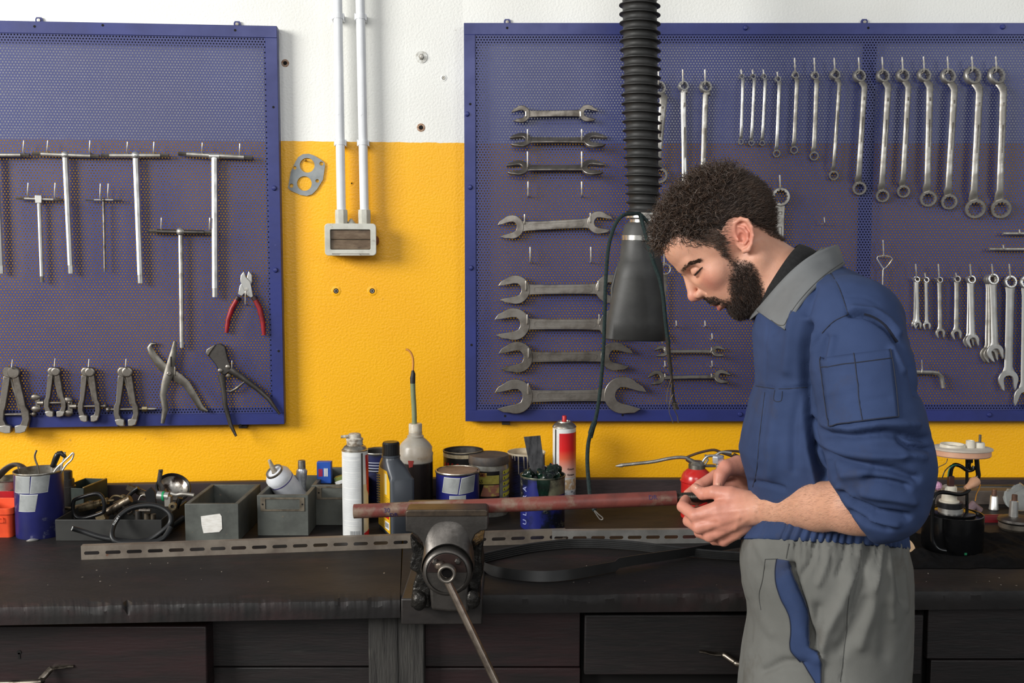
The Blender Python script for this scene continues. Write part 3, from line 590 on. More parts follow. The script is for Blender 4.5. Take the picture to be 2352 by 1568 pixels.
# combination spanners on the lower right
def combi(label, top, bot, rt, rb, wpx, m=chrome, z=None, ang=-80, hy=None, group='combination spanners in the lower right row'):
    z = z or (BO + 0.010); c = FR.uv(*top, z); t = thing('combination_spanner', label, 'spanner', FR.M @ TR(c), group); k = KW
    b = FR.uv(*bot, z) - c; d = b.normalized(); w = wpx * k / 2
    s0 = d * rt * k * 0.8 + Vector((0, 0, 0.002)); s1 = b - d * rb * k * 0.7 + Vector((0, 0, 0.004))
    MB().tube([s0, s0.lerp(s1, 0.08), s0.lerp(s1, 0.5), s0.lerp(s1, 0.93), s1], [(w * 1.2, 0.003), (w, 0.0032), (w * 0.95, 0.0032), (w, 0.003), (w * 1.5, 0.003)], 10, up=(1, 0, 0)).build('shank', m, t)
    ring_end(t, (0, 0, 0.001), rt * k, R(-10), R(6), m, half=0.0048)
    open_head(MB(), (b.x, b.y), rb * k, R(ang), 0.0036, TR((0, 0, 0.003)), jaw=0.48).build('jaw_end', m, t, bevel=0.001)
    if hy: hook(board_r, FR, top[0] - 2, hy, top[1] - rt * 0.4, out=0.03, r=0.002)
combi('rear of two small combination spanners at the left end of the lower row', (2102, 641), (2100, 743), 6.5, 8, 8, z=BO + 0.004, ang=-105)
combi('front of two small combination spanners at the left end of the lower row', (2105, 642), (2106, 745), 6.5, 9, 9, z=BO + 0.013, hy=606)
combi('smallest single combination spanner next to the stacked pair', (2126, 643), (2127, 747), 6.5, 9, 8, hy=626)
combi('dull combination spanner third along the lower row', (2157, 643), (2158, 764), 7, 11, 10, m=steel, hy=606)
combi('dull combination spanner fourth along the lower row, on a short hook', (2197, 641), (2195, 766), 8, 12, 11, m=steel, hy=626, ang=-75)
combi('rear of two medium combination spanners sharing one hook', (2226, 642), (2223, 782), 9, 13, 10, z=BO + 0.003, ang=-75)
combi('front of two medium combination spanners sharing one hook', (2230, 642), (2232, 781), 9.5, 15, 13, z=BO + 0.013, hy=606, ang=-70)
combi('rearmost of three combination spanners stacked on one hook', (2270, 642), (2266, 812), 12, 17, 12, m=steel, z=BO + 0.002, ang=-75)
combi('middle of three combination spanners stacked on one hook', (2274, 642), (2274, 813), 12, 17, 12, m=steel, z=BO + 0.011, ang=-72)
combi('front of three combination spanners stacked on one hook', (2280, 641), (2284, 808), 13, 19, 15, z=BO + 0.020, hy=606, ang=-66)
combi('big bright combination spanner second from the right picture edge', (2320, 647), (2314, 871), 15, 23, 19, hy=606, ang=-82)
combi('biggest combination spanner cut by the right picture edge', (2357, 648), (2352, 910), 16, 25, 20, hy=606, ang=-110)

# rods, hex key, spring puller at right
t = thing('sliding_bar', 'short steel rod lying on hooks, upper of the two at the right edge', 'rod', FR.at(2360, 536, BO + 0.018), 'steel rods at the right picture edge')
MB().cyl((-56 * KW, 0, 0), (60 * KW, 0, 0), 0.0042, n=12).build('bar', steel, t)
t = thing('sliding_bar', 'longer steel rod lying on hooks, lower of the two at the right edge', 'rod', FR.at(2360, 572, BO + 0.018), 'steel rods at the right picture edge')
MB().cyl((-87 * KW, 0, 0), (60 * KW, 0, 0), 0.0045, n=12).build('bar', steel, t)
hook(board_r, FR, 2341, 527, 538); hook(board_r, FR, 2304, 562, 574); hook(board_r, FR, 2400, 527, 538); hook(board_r, FR, 2400, 562, 574)
c = FR.uv(2117, 855, BO + 0.018); t = thing('hex_key', 'thick bent hex key hanging behind the mans back', 'hex key', FR.M @ TR(c))
pts = [FR.uv(x, y, BO + 0.018) - c for x, y in [(2040, 853), (2100, 854), (2140, 855), (2154, 857), (2162, 865), (2164, 876), (2166, 890)]]
MB().tube(pts, 0.0058, 6).build('bar', steel, t, smooth=20); hook(board_r, FR, 2117, 826, 857)
c = FR.uv(2031, 590, BO + 0.02); t = thing('spring_puller', 'wire spring puller with a triangular handle above the shoulder', 'wire hook', FR.M @ TR(c))
L_ = lambda x, y: FR.uv(x, y, BO + 0.02) - c
MB().tube([L_(2016, 589), L_(2030, 587), L_(2044, 589), L_(2050, 594), L_(2042, 606), L_(2033, 616), L_(2028, 616), L_(2019, 602), L_(2014, 593)], 0.0017, 8, closed=True).build('handle', wire_m, t)
MB().tube([L_(2031, 615), L_(2028, 620), L_(2027, 660), L_(2026, 720)], 0.0021, 8).build('rod', steel, t)
hook(board_r, FR, 2028, 551, 590)
# narrow open spanner with ring hanging behind the nozzle
c = FR.uv(1528, 618, BO + 0.014); t = thing('thin_ring_key', 'narrow flat spanner on a wire ring, between nozzle and nose', 'spanner', FR.M @ TR(c))
MB().tube([(0.0135 * math.cos(a * math.pi / 10), 0.0135 * math.sin(a * math.pi / 10), 0) for a in range(20)], 0.0018, 8, closed=True).build('ring', wire_m, t)
MB().prism([(-0.006, -0.013), (0.006, -0.013), (0.0045, -0.05), (0.003, -0.17), (-0.003, -0.17), (-0.0045, -0.05)], -0.0018, 0.0018).build('shank', steel_dark, t, bevel=0.0008)
open_head(MB(), (-0.001, -0.182), 0.013, R(-75), 0.0022).build('jaw_end', steel, t, bevel=0.0006)
hook(board_r, FR, 1525, 578, 612, r=0.0018)

# ------------------------------------------------------------ exhaust hose with nozzle and cord
HY = 2.34; kh = HY / F_PX
t = thing('exhaust_hose', 'black corrugated exhaust hose hanging from above with a rubber nozzle', 'hose', P(1470, 500, HY))
cl = [(-260, 1469, 47), (-60, 1469, 46.5), (0, 1469, 46), (120, 1471, 45.5), (240, 1473, 44.5), (360, 1476, 43), (430, 1478, 42), (490, 1480, 41)]
ys = [q[0] for q in cl]
def hx(y): return float(np.interp(y, ys, [q[1] for q in cl]))
def hr(y): return float(np.interp(y, ys, [q[2] for q in cl]))
rings = []; y = -250.0; NH = 40
while y < 488:
    for dy, dr in ((0, -7.5), (9.5, -7.8), (13.5, -4.5), (15.5, 0.3), (17.2, 0.3), (18.8, -4.5)):
        cc = P(hx(y + dy), y + dy, HY); rr = (hr(y + dy) + dr) * kh
        rings.append([(cc.x + rr * math.cos(2 * math.pi * i / NH), cc.y + rr * math.sin(2 * math.pi * i / NH), cc.z - 0.05 * rr * math.cos(2 * math.pi * i / NH)) for i in range(NH)])
    y += 20.6
MB().loft(rings).build('corrugated_tube', black_rubber, t, world=True, smooth=60)
def oval(y, x0, x1, fl, n=40, dx=0):
    cc = P((x0 + x1) / 2, y, HY); rr = (x1 - x0) / 2 * kh
    return [(cc.x + rr * math.cos(2 * math.pi * i / n), cc.y + rr * fl * math.sin(2 * math.pi * i / n), cc.z - 0.03 * rr * math.cos(2 * math.pi * i / n)) for i in range(n)]
noz = mat('grey_rubber', (50, 50, 49), (66, 66, 64), rough=0.5, scale=9, bump=0.06, c3=(88, 87, 84), scale3=14, ramp3=(0.62, 0.8))
MB().loft([oval(512, 1440, 1516, 0.9), oval(520, 1433, 1516, 0.9), oval(560, 1427, 1517, 0.88), oval(600, 1423, 1519, 0.82), oval(603, 1419, 1522, 0.8), oval(640, 1412, 1524, 0.72), oval(690, 1403, 1527, 0.62), oval(740, 1394, 1530, 0.55), oval(778, 1388, 1531, 0.5), oval(781, 1392, 1527, 0.48), oval(760, 1400, 1519, 0.45)], cap=False).build('nozzle', noz, t, world=True, smooth=50)
MB().prism([(-0.012, 0.03), (0.004, 0.045), (0.004, -0.12), (-0.022, -0.12), (-0.024, -0.02)], -0.006, 0.006).build('nozzle_fin', noz, t, bevel=0.003).matrix_basis = TR(P(1426, 642, HY) - P(1470, 500, HY)) @ RX(math.pi / 2)
clamp_m = mat('bright_band', (214, 212, 206), (176, 170, 160), rough=0.25, metal=1.0, scale=50)
def band(y, x0, x1, h, fl, name='hose_clamp'):
    q = MB(); r0 = oval(y - h / 2, x0, x1, fl); r1 = oval(y + h / 2, x0, x1, fl); r2 = oval(y + h / 2, x0 + 2, x1 - 2, fl); r3 = oval(y - h / 2, x0 + 2, x1 - 2, fl)
    q.loft([r0, r1, r2, r3], False, wrap=True); cs = P(x1 - 34, y + 1, HY - 0.042); q.box(cs.x - 0.011, cs.x + 0.011, cs.y - 0.006, cs.y + 0.006, cs.z - 0.005, cs.z + 0.005); return q.build(name, clamp_m, t, world=True)
band(496, 1437, 1524, 12, 1.0); band(547, 1427, 1518, 11, 0.9)
MB().loft([oval(505, 1446, 1508, 0.95), oval(514, 1446, 1508, 0.95)]).build('metal_neck', clamp_m, t, world=True)
cord_m = mat('green_cord', (30, 48, 46), (20, 34, 36), rough=0.85, scale=160, bump=0.6, bscale=500)
CYD = 2.24
t = thing('tie_rope', 'dark green cord looped over the hose clamp, both ends hanging down', 'cord', P(1452, 494, CYD))
def smooth_path(pts, n=6):
    out = []; K = len(pts)
    for i in range(K - 1):
        p0, p1, p2, p3 = pts[max(i - 1, 0)], pts[i], pts[i + 1], pts[min(i + 2, K - 1)]
        for j in range(n):
            u = j / n; out.append(0.5 * ((2 * p1) + (p2 - p0) * u + (2 * p0 - 5 * p1 + 4 * p2 - p3) * u * u + (3 * p1 - p0 - 3 * p2 + p3) * u ** 3))
    out.append(pts[-1]); return out
q = [P(x, y, Y) for x, y, Y in [(1490, 512, 2.265), (1470, 492, 2.26), (1452, 491, 2.25), (1432, 494, 2.24), (1416, 510, 2.235), (1404, 540, 2.23), (1396, 580, 2.23), (1391, 650, 2.23), (1389, 720, 2.23), (1386, 800, 2.23), (1381, 870, 2.23), (1374, 930, 2.23), (1366, 970, 2.23), (1357, 1005, 2.22)]]
MB().tube(smooth_path(q), 0.0042, 8).build('rope', cord_m, t, world=True)
q = [P(x, y, Y) for x, y, Y in [(1366, 968, 2.225), (1358, 990, 2.22), (1351, 1020, 2.22), (1349, 1060, 2.2), (1352, 1105, 2.15), (1357, 1150, 2.1), (1366, 1172, 2.08)]]
MB().tube(smooth_path(q), [0.0062] * 8 + [0.0045] * 29, 8).build('knotted_rope', cord_m, t, world=True)
q = [P(x, y, 2.08) for x, y in [(1362, 1168), (1374, 1180), (1385, 1190), (1378, 1192), (1364, 1172)]]
MB().tube(smooth_path(q), 0.0013, 6).build('wire_hook', steel, t, world=True)
q = [P(x, y, Y) for x, y, Y in [(1470, 492, 2.26), (1478, 520, 2.255), (1489, 560, 2.25), (1502, 605, 2.25), (1515, 640, 2.25), (1523, 680, 2.25), (1527, 720, 2.25), (1532, 765, 2.25), (1536, 790, 2.25)]]
MB().tube(smooth_path(q), 0.0046, 8).build('rope', cord_m, t, world=True)
q = [P(x, y, 2.25) for x, y in [(1533, 775), (1538, 830), (1543, 870), (1546, 905), (1551, 935)]]
MB().tube(smooth_path(q), [0.0046] * 10 + [0.003] * 15, 8).build('frayed_end', mat('frayed_brown', (58, 48, 40), (34, 36, 32), rough=0.9, scale=200), t, world=True)
q = []
for i in range(40):
    a = i * 0.9; c_ = P(1549 + i * 0.12, 924 + i * 0.42, 2.25); q.append(c_ + Vector((0.0058 * math.cos(a), 0.0058 * math.sin(a), 0)))
q += [P(1556, 955, 2.25), P(1558, 970, 2.25)]
MB().tube(q, 0.0013, 6).build('wire_wrap', steel_dark, t, world=True)
for pts in ([(1546, 905), (1538, 925), (1537, 945), (1543, 962), (1546, 972)], [(1541, 870), (1533, 900), (1532, 925), (1538, 928), (1540, 905)], [(1543, 880), (1540, 915), (1544, 930)]):
    MB().tube(smooth_path([P(x, y, 2.245) for x, y in pts]), 0.0009, 5).build('loose_wire', steel_dark, t, world=True)
# ------------------------------------------------------------ workbenches
wood_top = mat('oily_worktop', (31, 28, 27), (22, 20, 20), spec=0.4, rough=0.55, scale=5, rough2=0.62, bump=0.35, bscale=40, stretch=(1, 2.4, 1), c3=(48, 32, 32), scale3=4, ramp3=(0.55, 0.72), bdist=0.003)
wood_front = mat('dark_bench_wood', (31, 25, 25), (22, 20, 20), rough=0.55, scale=9, bump=0.22, bscale=30, stretch=(1, 1, 9), c3=(46, 45, 42), scale3=10, ramp3=(0.60, 0.80), bdist=0.003)
wood_red = mat('maroon_bench_wood', (40, 24, 25), (27, 21, 21), rough=0.5, scale=4, bump=0.18, bscale=26, stretch=(1, 1, 8), c3=(50, 46, 43), scale3=50, ramp3=(0.66, 0.76), bdist=0.003)
wood_grey = mat('greyed_post_wood', (54, 52, 49), (36, 34, 32), rough=0.7, scale=14, bump=0.7, bscale=40, stretch=(6, 6, 0.6), c3=(80, 77, 69), scale3=24, ramp3=(0.62, 0.75), bdist=0.003)
def worktop(parent, fl, fr_, bl, br, th, seed, chips):
    """slab with a worn front edge: fl, fr_ front corners; bl, br back corners (world, on the top plane)"""
    n = 620; rings = []; z = BENCH_Z
    for i in range(n + 1):
        f = i / n; a = fl.lerp(fr_, f); b = bl.lerp(br, f); d = (a - b).normalized()
        nz = mnoise.noise(Vector((f * 26 + seed, 0, 0))) ; n2 = mnoise.noise(Vector((f * 90 + seed, 3, 0))); n3 = mnoise.noise(Vector((f * 47, 7 + seed, 0)))
        ch = sum(dp * math.exp(-((f - c) / ww) ** 2) for c, ww, dp in chips)
        n4 = mnoise.noise(Vector((f * 210 + seed, 9, 0))); n5 = mnoise.noise(Vector((f * 330, 1, seed)))
        e = max(0.0012, 0.0026 + 0.0045 * max(0, nz) + 0.0025 * n2 + 0.0007 * n4 + ch)
        q = [b + Vector((0, 0, 0)), b * 0.5 + a * 0.5, a - d * (0.05), a - d * (0.006 + e * 1.5), a - d * (0.0015 + e * 0.5 + 0.0003 * n5) - Vector((0, 0, 0.0012 + e * 0.5)), a - d * (0.0005 + 0.0010 * n3 + 0.0003 * n5) - Vector((0, 0, 0.005 + e * 1.2 + 0.0008 * n4)), a - d * (0.0012 * n2) - Vector((0, 0, th * 0.6)), a - d * 0.001 - Vector((0, 0, th)), b - Vector((0, 0, th))]
        for v in q[:4]: v.z = z
        rings.append([tuple(v) for v in q])
    return MB().loft(rings).build('worktop', wood_top, parent, world=True, smooth=24)
def wall_pt(fr, px, off, z=BENCH_Z):
    u = fr.uv(px, 1100, off); p = fr.M @ u; p.z = z; return p
bench_l = thing('workbench', 'dark worn workbench on the left of the vice, keyhole in its drawer', 'workbench', P(450, 1568, 2.0) * 1.0)
bench_l.matrix_basis = TR(Vector((-0.65, 2.2, 0)))
bench_r = thing('workbench', 'dark worn workbench on the right, carrying the vice and the fuel pump', 'workbench', TR(Vector((0.6, 2.3, 0))))
wl0, wl1 = wall_pt(FL, -260, 0.012), wall_pt(FL, 926, 0.012)
worktop(bench_l, B(-190, 1396), B(918.6, 1376), wl0, wl1, 0.036, 3.0, [(0.36, 0.02, 0.008), (0.43, 0.006, 0.010), (0.95, 0.015, 0.006), (0.88, 0.01, 0.005)])
worktop(bench_r, B(920, 1366), Vector((1.62, B(2480, 1349).y, BENCH_Z)), wall_pt(FL, 929, 0.012) + Vector((0.003, 0, 0)), Vector((1.62, WALL_Y - 0.012, BENCH_Z)), 0.038, 11.0, [(0.19, 0.02, 0.006), (0.33, 0.012, 0.008), (0.38, 0.01, 0.008), (0.8, 0.03, 0.005), (0.9, 0.02, 0.006)])
def panel(name, parent, x0, x1, y0, y1, Y, th, m, bev=0.002):
    a, b = P(x0, y1, Y), P(x1, y0, Y); return MB().box(a.x, b.x, Y, Y + th, a.z, b.z).build(name, m, parent, bevel=bev, world=True)
panel('drawer_rail', bench_l, -180, 480, 1408, 1640, 1.93, 0.02, hole_dark)
dr = panel('drawer', bench_l, -180, 473, 1438, 1590, 1.862, 0.05, wood_red, 0.003)
panel('rail_block', bench_l, 48, 76, 1424, 1448, 1.90, 0.03, wood_grey)
panel('panel_board', bench_l, 478, 854, 1400, 1530, 1.905, 0.02, wood_front)
panel('panel_board', bench_l, 478, 854, 1533, 1800, 1.907, 0.02, wood_front)
panel('post', bench_l, 856, 914, 1400, 2300, 1.885, 0.06, wood_grey, 0.003)
panel('post', bench_r, 917, 973, 1400, 2300, 1.887, 0.06, wood_grey, 0.003)
panel('panel_board', bench_r, 976, 1333, 1396, 1531, 1.915, 0.02, wood_red)
panel('panel_board', bench_r, 976, 1333, 1534, 1800, 1.917, 0.02, wood_red)
panel('drawer_rail', bench_r, 1334, 2124, 1385, 1640, 1.95, 0.02, hole_dark)
dr2 = panel('drawer', bench_r, 1342, 2122, 1412, 1550, 1.905, 0.05, wood_front, 0.003)
panel('panel_board', bench_r, 2128, 2500, 1384, 1513, 1.93, 0.02, wood_front)
panel('panel_board', bench_r, 2128, 2500, 1516, 1800, 1.932, 0.02, wood_front)
panel('lower_board', bench_l, -180, 854, 1600, 2200, 1.93, 0.02, wood_front); panel('lower_board', bench_r, 976, 2500, 1640, 2200, 1.94, 0.02, wood_front)
panel('leak_blocker', bench_l, -180, 914, 1412, 2000, 1.985, 0.015, hole_dark); panel('leak_blocker', bench_r, 920, 2500, 1402, 2000, 1.99, 0.015, hole_dark)  # near-black boards added to stop light leaking between the panels
for x in (-0.98, 1.05): 
    q = MB().box(x, x + 0.06, 2.5, 2.56, 0, BENCH_Z - 0.04); q.build('leg', wood_grey, bench_l if x < 0 else bench_r, world=True)
for x, y, s in ((44, 1503, 1), (1552, 1476, 0.01)):
    if s == 1:
        c = P(x, y, 1.8615); MB().lathe([(0.0042, 0), (0.0042, 0.0008)], 12, TR(c + Vector((0, 0, 0.005))) @ RX(math.pi / 2)).box(c.x - 0.002, c.x + 0.002, c.y - 0.0008, c.y, c.z - 0.008, c.z + 0.004).build('keyhole', hole_dark, dr, world=True)
handle_m = mat('worn_handle', (150, 140, 128), (90, 82, 74), rough=0.35, metal=1.0, scale=40)
def bow_handle(parent, pts, Y, ex):
    """bowed pull: flat leaf with a rivet at each end and a bar standing off the drawer"""
    p = [P(x, y, Y) for x, y in pts]
    g = MB().tube(smooth_path([p[0], p[1] + Vector((0, -0.003, 0)), p[2] + Vector((0, -0.008, 0)), p[3] + Vector((0, -0.022, 0)), p[4] + Vector((0, -0.030, 0)), p[5] + Vector((0, -0.030, 0))]), [(0.003, 0.004)] * 4 + [(0.003, 0.008)] * 8 + [(0.006, 0.006)] * 19, 10, up=(0, 0, 1))
    h = g.build('handle', handle_m, parent, world=True)
    MB().ball(p[1] + Vector((0, -0.006, 0)), 0.0085, 14, sc3=(1, 0.6, 1)).build('rivet', handle_m, h, world=True)
bow_handle(dr, [(170, 1529), (140, 1529), (122, 1532), (108, 1547), (90, 1552), (-120, 1556)], 1.862, 0)
bow_handle(dr2, [(1606, 1495), (1641, 1499), (1660, 1499), (1680, 1508), (1700, 1511), (1830, 1513)], 1.905, 0)
# back ledge along the wall
led = mat('ledge_wood', (58, 46, 46), (44, 37, 37), rough=0.6, scale=6, stretch=(1, 1, 5), bump=0.3, bscale=40)
t = thing('back_ledge', 'dark wooden ledge board running along the wall behind the right bench', 'ledge', TR(Vector((0.6, 2.66, BENCH_Z))))
a = P(1072, 1100, 2.655); MB().box(a.x, 1.61, 2.655, 2.685, BENCH_Z, P(1500, 1101, 2.655).z).build('upper_board', led, t, world=True, bevel=0.002)
MB().box(P(2060, 1130, 2.56).x, 1.61, 2.56, 2.60, BENCH_Z, P(2200, 1127, 2.56).z).build('lower_board', mat('ledge_wood_pale', (88, 78, 70), (62, 55, 51), rough=0.6, scale=8, stretch=(1, 1, 5)), t, world=True, bevel=0.002)
t = thing('back_ledge', 'dark wooden ledge board running along the wall behind the boxes on the left', 'ledge', FL.M @ TR(Vector((-0.6, BENCH_Z - FL.O.z, 0.02))))
l0, l1 = FL.uv(-200, 1118, 0.05), FL.uv(1064, 1116, 0.05); zb = BENCH_Z - FL.O.z
MB().box(-1.6 + 0.6, l1.x + 0.55, 0, l0.y - zb - 0.004, 0.005, 0.03).build('board', led, t, bevel=0.002)

# ------------------------------------------------------------ helpers for bench objects
def base(px, py, r=0.0):
    """centre of an object's footprint whose front edge touches pixel row py"""
    p = B(px, py); d = p.y + r; return Vector(((px - CX) / F_PX * _depth(d), d, BENCH_Z))
def _depth(y): return y * math.cos(PITCH) + (CAM_Z - BENCH_Z) * math.sin(PITCH)
def zat(py, Y): return P(CX, py, Y).z
def cyl_patch(t, name, m, r, pts, c, n=10, off=0.0006, th=0.0004):
    """sticker on a standing cylinder; pts = 4 corners as (angle, z): top-left, top-right, bottom-right, bottom-left; angle 0 faces the camera"""
    (a0, z0), (a1, z1), (a2, z2), (a3, z3) = pts; g0, g1 = [], []
    for i in range(n + 1):
        f = i / n; at = a0 + (a1 - a0) * f; ab = a3 + (a2 - a3) * f; zt = z0 + (z1 - z0) * f; zb_ = z3 + (z2 - z3) * f
        R_ = r + off
        g0.append((R_ * math.sin(at), -R_ * math.cos(at), zt)); g1.append((R_ * math.sin(ab), -R_ * math.cos(ab), zb_))
    mid = []
    return MB().sheet([g1, g0]).build(name, m, t)
def open_tin(t, r, h, m, rim=tin_metal, wall=0.0012, depth=None, inside=None, n=44):
    d = depth or h - 0.004
    MB().lathe([(r - 0.0005, 0.0), (r, 0.002), (r, h - 0.003)], n, cap=False).build('body', m, t)
    MB().ring([(r - wall, h - 0.004), (r - wall, h), (r + 0.0012, h + 0.0008), (r + 0.0018, h - 0.0012), (r + 0.0008, h - 0.004)], n).build('rim', rim, t)
    MB().lathe([(r - wall, h - 0.004), (r - wall - 0.0003, h - d), (0.0001, h - d)], n, cap=False).build('inside', inside or tin_metal, t)
def FACE(c): return TR(c) @ RZ(math.atan2(-c.x, c.y))      # turned so that its front looks at the viewer
def ang(px, cx_, rpx): return math.asin(max(-1, min(1, (px - cx_) / rpx)))

# ---- orange bin, red bin, metal tin and grey strap at the far left
orange = mat('orange_plastic', (232, 82, 40), (214, 70, 34), rough=0.45, scale=20, c3=(150, 60, 44), scale3=50, ramp3=(0.64, 0.74)); redp = mat('red_plastic', (176, 24, 34), (150, 20, 30), rough=0.4, scale=20)
def bin_(label, name, x0, x1, yb, yt, D, depth, m, lip=True):
    a, b = B(x0, yb), B(x1, yb); zt = zat(yt, a.y); t = thing(name, label, 'bin', TR(Vector(((a.x + b.x) / 2, a.y + depth / 2, BENCH_Z))))
    w, h = (b.x - a.x) / 2, zt - BENCH_Z; d = depth / 2
    o0 = [(x, y, 0.0) for x, y in rrect(w * 0.93, d * 0.93, 0.008)]; o1 = [(x, y, h) for x, y in rrect(w, d, 0.010)]
    i1 = [(x, y, h) for x, y in rrect(w - 0.003, d - 0.003, 0.008)]; i0 = [(x, y, 0.003) for x, y in rrect(w * 0.93 - 0.003, d * 0.93 - 0.003, 0.006)]
    MB().loft([o0, o1, i1, i0]).build('body', m, t)
    if lip: frame_ring(rrect(w + 0.003, d + 0.003, 0.012), rrect(w - 0.001, d - 0.001, 0.009), h - 0.014, h + 0.001).build('lip', m, t, bevel=0.001)
    return t, w, h, d
t, w_, h_, d_ = bin_('orange plastic bin at the left picture edge beside the taped blue can', 'plastic_bin', -70, 27, 1235, 1168, 0, 0.10, orange)
frame_ring(rrect(0.011, 0.006, 0.001), rrect(0.009, 0.004, 0.001), 0.0, 0.0012).build('label_slot', orange, t).matrix_basis = TR((w_ - 0.028, -d_ - 0.002, h_ - 0.026)) @ RX(math.pi / 2)
t, _, h_, _ = bin_('red plastic bin behind the orange one', 'plastic_bin', -90, 40, 1199, 1128, 0, 0.09, redp, False)
c = B(20, 1199); t = thing('metal_tin', 'low bright metal tin standing in the red bin at far left', 'tin', TR(Vector((B(5, 1199).x, c.y + 0.045, BENCH_Z + 0.004))))
r_, hh = 0.043, zat(1098, c.y + 0.04) - BENCH_Z - 0.004
MB().lathe([(r_, 0), (r_, hh - 0.003), (r_ + 0.002, hh - 0.001), (r_, hh), (r_ - 0.003, hh), (r_ - 0.003, hh - 0.02), (0.0001, hh - 0.02)], 40).build('body', tin_metal, t)
Yg = 2.44; t = thing('grey_strap', 'grey bent rubber strap arching behind the taped blue can', 'strap', P(20, 1100, Yg))
MB().tube(smooth_path([P(x, y, Yg) for x, y in [(-60, 1170), (-25, 1118), (0, 1090), (16, 1075), (32, 1067), (46, 1068), (58, 1078), (70, 1100), (80, 1140)]]), (0.017, 0.005), 12, up=(0, -1, 0.3)).build('strap', mat('grey_strap', (104, 98, 92), (84, 79, 74), rough=0.5, scale=12), t, world=True)

# ---- blue can with grey tape, tools inside
c = base(94, 1240, 0.053); r_ = 52 * _depth(c.y) / F_PX; hh = zat(1079, c.y) - BENCH_Z
t = thing('taped_can', 'dented blue can patched with grey tape, rods and handles standing in it', 'can', FACE(c)); open_tin(t, r_, hh, blue_tin, depth=0.06)
def za(py): return zat(py, c.y - r_) - BENCH_Z
for i, (xa, xb, xc, xd, ya, yb) in enumerate([(42, 74, 71, 39, 1094, 1133), (77, 119, 113, 71, 1094, 1133), (50, 90, 82, 46, 1136, 1175)]):
    q = [(ang(xa, 93, 57), za(ya)), (ang(xb, 93, 57), za(ya - (2 if i == 1 else 0))), (ang(xd if False else (xc if i != 1 else 112), 93, 57), za(yb)), (ang(xd if i != 1 else 72, 93, 57), za(yb + 1))]
    e = cyl_patch(t, 'tape_patch', tape_edge, r_, q, c, off=0.0003)
    s = [(q[0][0] + 0.02, q[0][1] - 0.0012), (q[1][0] - 0.02, q[1][1] - 0.0012), (q[2][0] - 0.02, q[2][1] + 0.0012), (q[3][0] + 0.02, q[3][1] + 0.0012)]
    cyl_patch(t, 'tape_face', tape_m, r_, s, c, off=0.0009).parent = e
MB().lathe([(0.008, 0), (0.009, 0.002), (0.003, 0.0055), (0.0, 0.0055)], 14, sx=1.5, sy=0.7).build('silver_dab', chrome, t).matrix_basis = TR((-0.018, -r_ - 0.004, 0.0))
def stick(name, label, cat, pts, rr, m, Y, n=8, group=None):
    q = [P(x, y, Y) for x, y in pts]; t_ = thing(name, label, cat, q[0]); MB().tube(smooth_path(q, 4), rr, n).build('rod', m, t_, world=True); return t_
Yc = c.y
stick('bent_rod', 'thin grey rod with a bent top standing in the taped blue can', 'rod', [(92, 1108), (88, 1075), (82, 1058), (80, 1046), (84, 1034)], 0.0022, steel_dark, Yc)
stick('wire_rod', 'thin straight rod leaning on the left inside rim of the taped can', 'rod', [(48, 1110), (44, 1086), (41, 1071)], 0.0016, steel_dark, Yc)
t2 = thing('screwdriver', 'screwdriver with a black angled handle standing in the taped blue can', 'screwdriver', P(118, 1100, Yc))
MB().tube([P(112, 1125, Yc), P(121, 1070, Yc)], 0.0022, 8).build('blade', steel, t2, world=True)
MB().tube(smooth_path([P(121, 1072, Yc), P(127, 1056, Yc), P(133, 1042, Yc)], 4), [0.0055, 0.0068, 0.0065, 0.0068, 0.007, 0.0072, 0.0072, 0.0068, 0.0062], 12).build('handle', black_plastic, t2, world=True)
MB().tube([P(133, 1042, Yc), P(140, 1040, Yc), P(147, 1046, Yc), P(151, 1050, Yc)], [0.006, 0.0055, 0.005, 0.003], 10).build('handle_end', black_plastic, t2, world=True)
stick('pin_punch', 'grey pin beside the screwdriver handle in the taped can', 'rod', [(135, 1112), (142, 1070), (147, 1052), (149, 1038)], 0.0021, steel, Yc)
t2 = thing('wire_loop', 'bright folded wire loop leaning out of the taped can to the right', 'wire', P(150, 1080, Yc)); MB().tube(smooth_path([P(112, 1108, Yc), P(127, 1079, Yc), P(145, 1061, Yc), P(160, 1047, Yc), P(167, 1040, Yc), P(169, 1044, Yc), P(164, 1056, Yc), P(150, 1070, Yc), P(128, 1106, Yc)], 4), 0.0021, 8).build('wire', wire_m, t2, world=True)

# ---- tray of fittings
tray_m = mat('black_steel_tray', (52, 52, 50), (42, 42, 41), rough=0.5, metal=0.2, scale=12)
def walled_box(t, w, d, h, th, m, parts=True, lowfront=0.0, bottom=0.004):
    """open box about its base centre: front, back, two sides, floor, each a board"""
    f = MB().box(-w / 2, w / 2, -d / 2, -d / 2 + th, 0, h - lowfront).build('front_board', m, t, bevel=0.0012)
    MB().box(-w / 2, w / 2, d / 2 - th, d / 2, 0, h).build('back_board', m, t, bevel=0.0012)
    for s in (-1, 1):
        x0, x1 = sorted((s * w / 2, s * (w / 2 - th))); MB().box(x0, x1, -d / 2 + th, d / 2 - th, 0, h).build('side_board', m, t, bevel=0.0012)
    MB().box(-w / 2 + th, w / 2 - th, -d / 2 + th, d / 2 - th, 0, bottom).build('floor_board', m, t)
    return f
a, b = B(128, 1242), B(376, 1239); h_t = zat(1193, a.y) - BENCH_Z
t = thing('parts_tray', 'low black steel tray of loose fittings behind the rubber hose', 'tray', TR(Vector(((a.x + b.x) / 2, a.y + 0.09, BENCH_Z)))); walled_box(t, b.x - a.x, 0.18, h_t, 0.0025, tray_m)
grimy = mat('grimy_metal', (118, 108, 94), (64, 58, 50), rough=0.42, metal=0.9, scale=60, rough2=0.6)
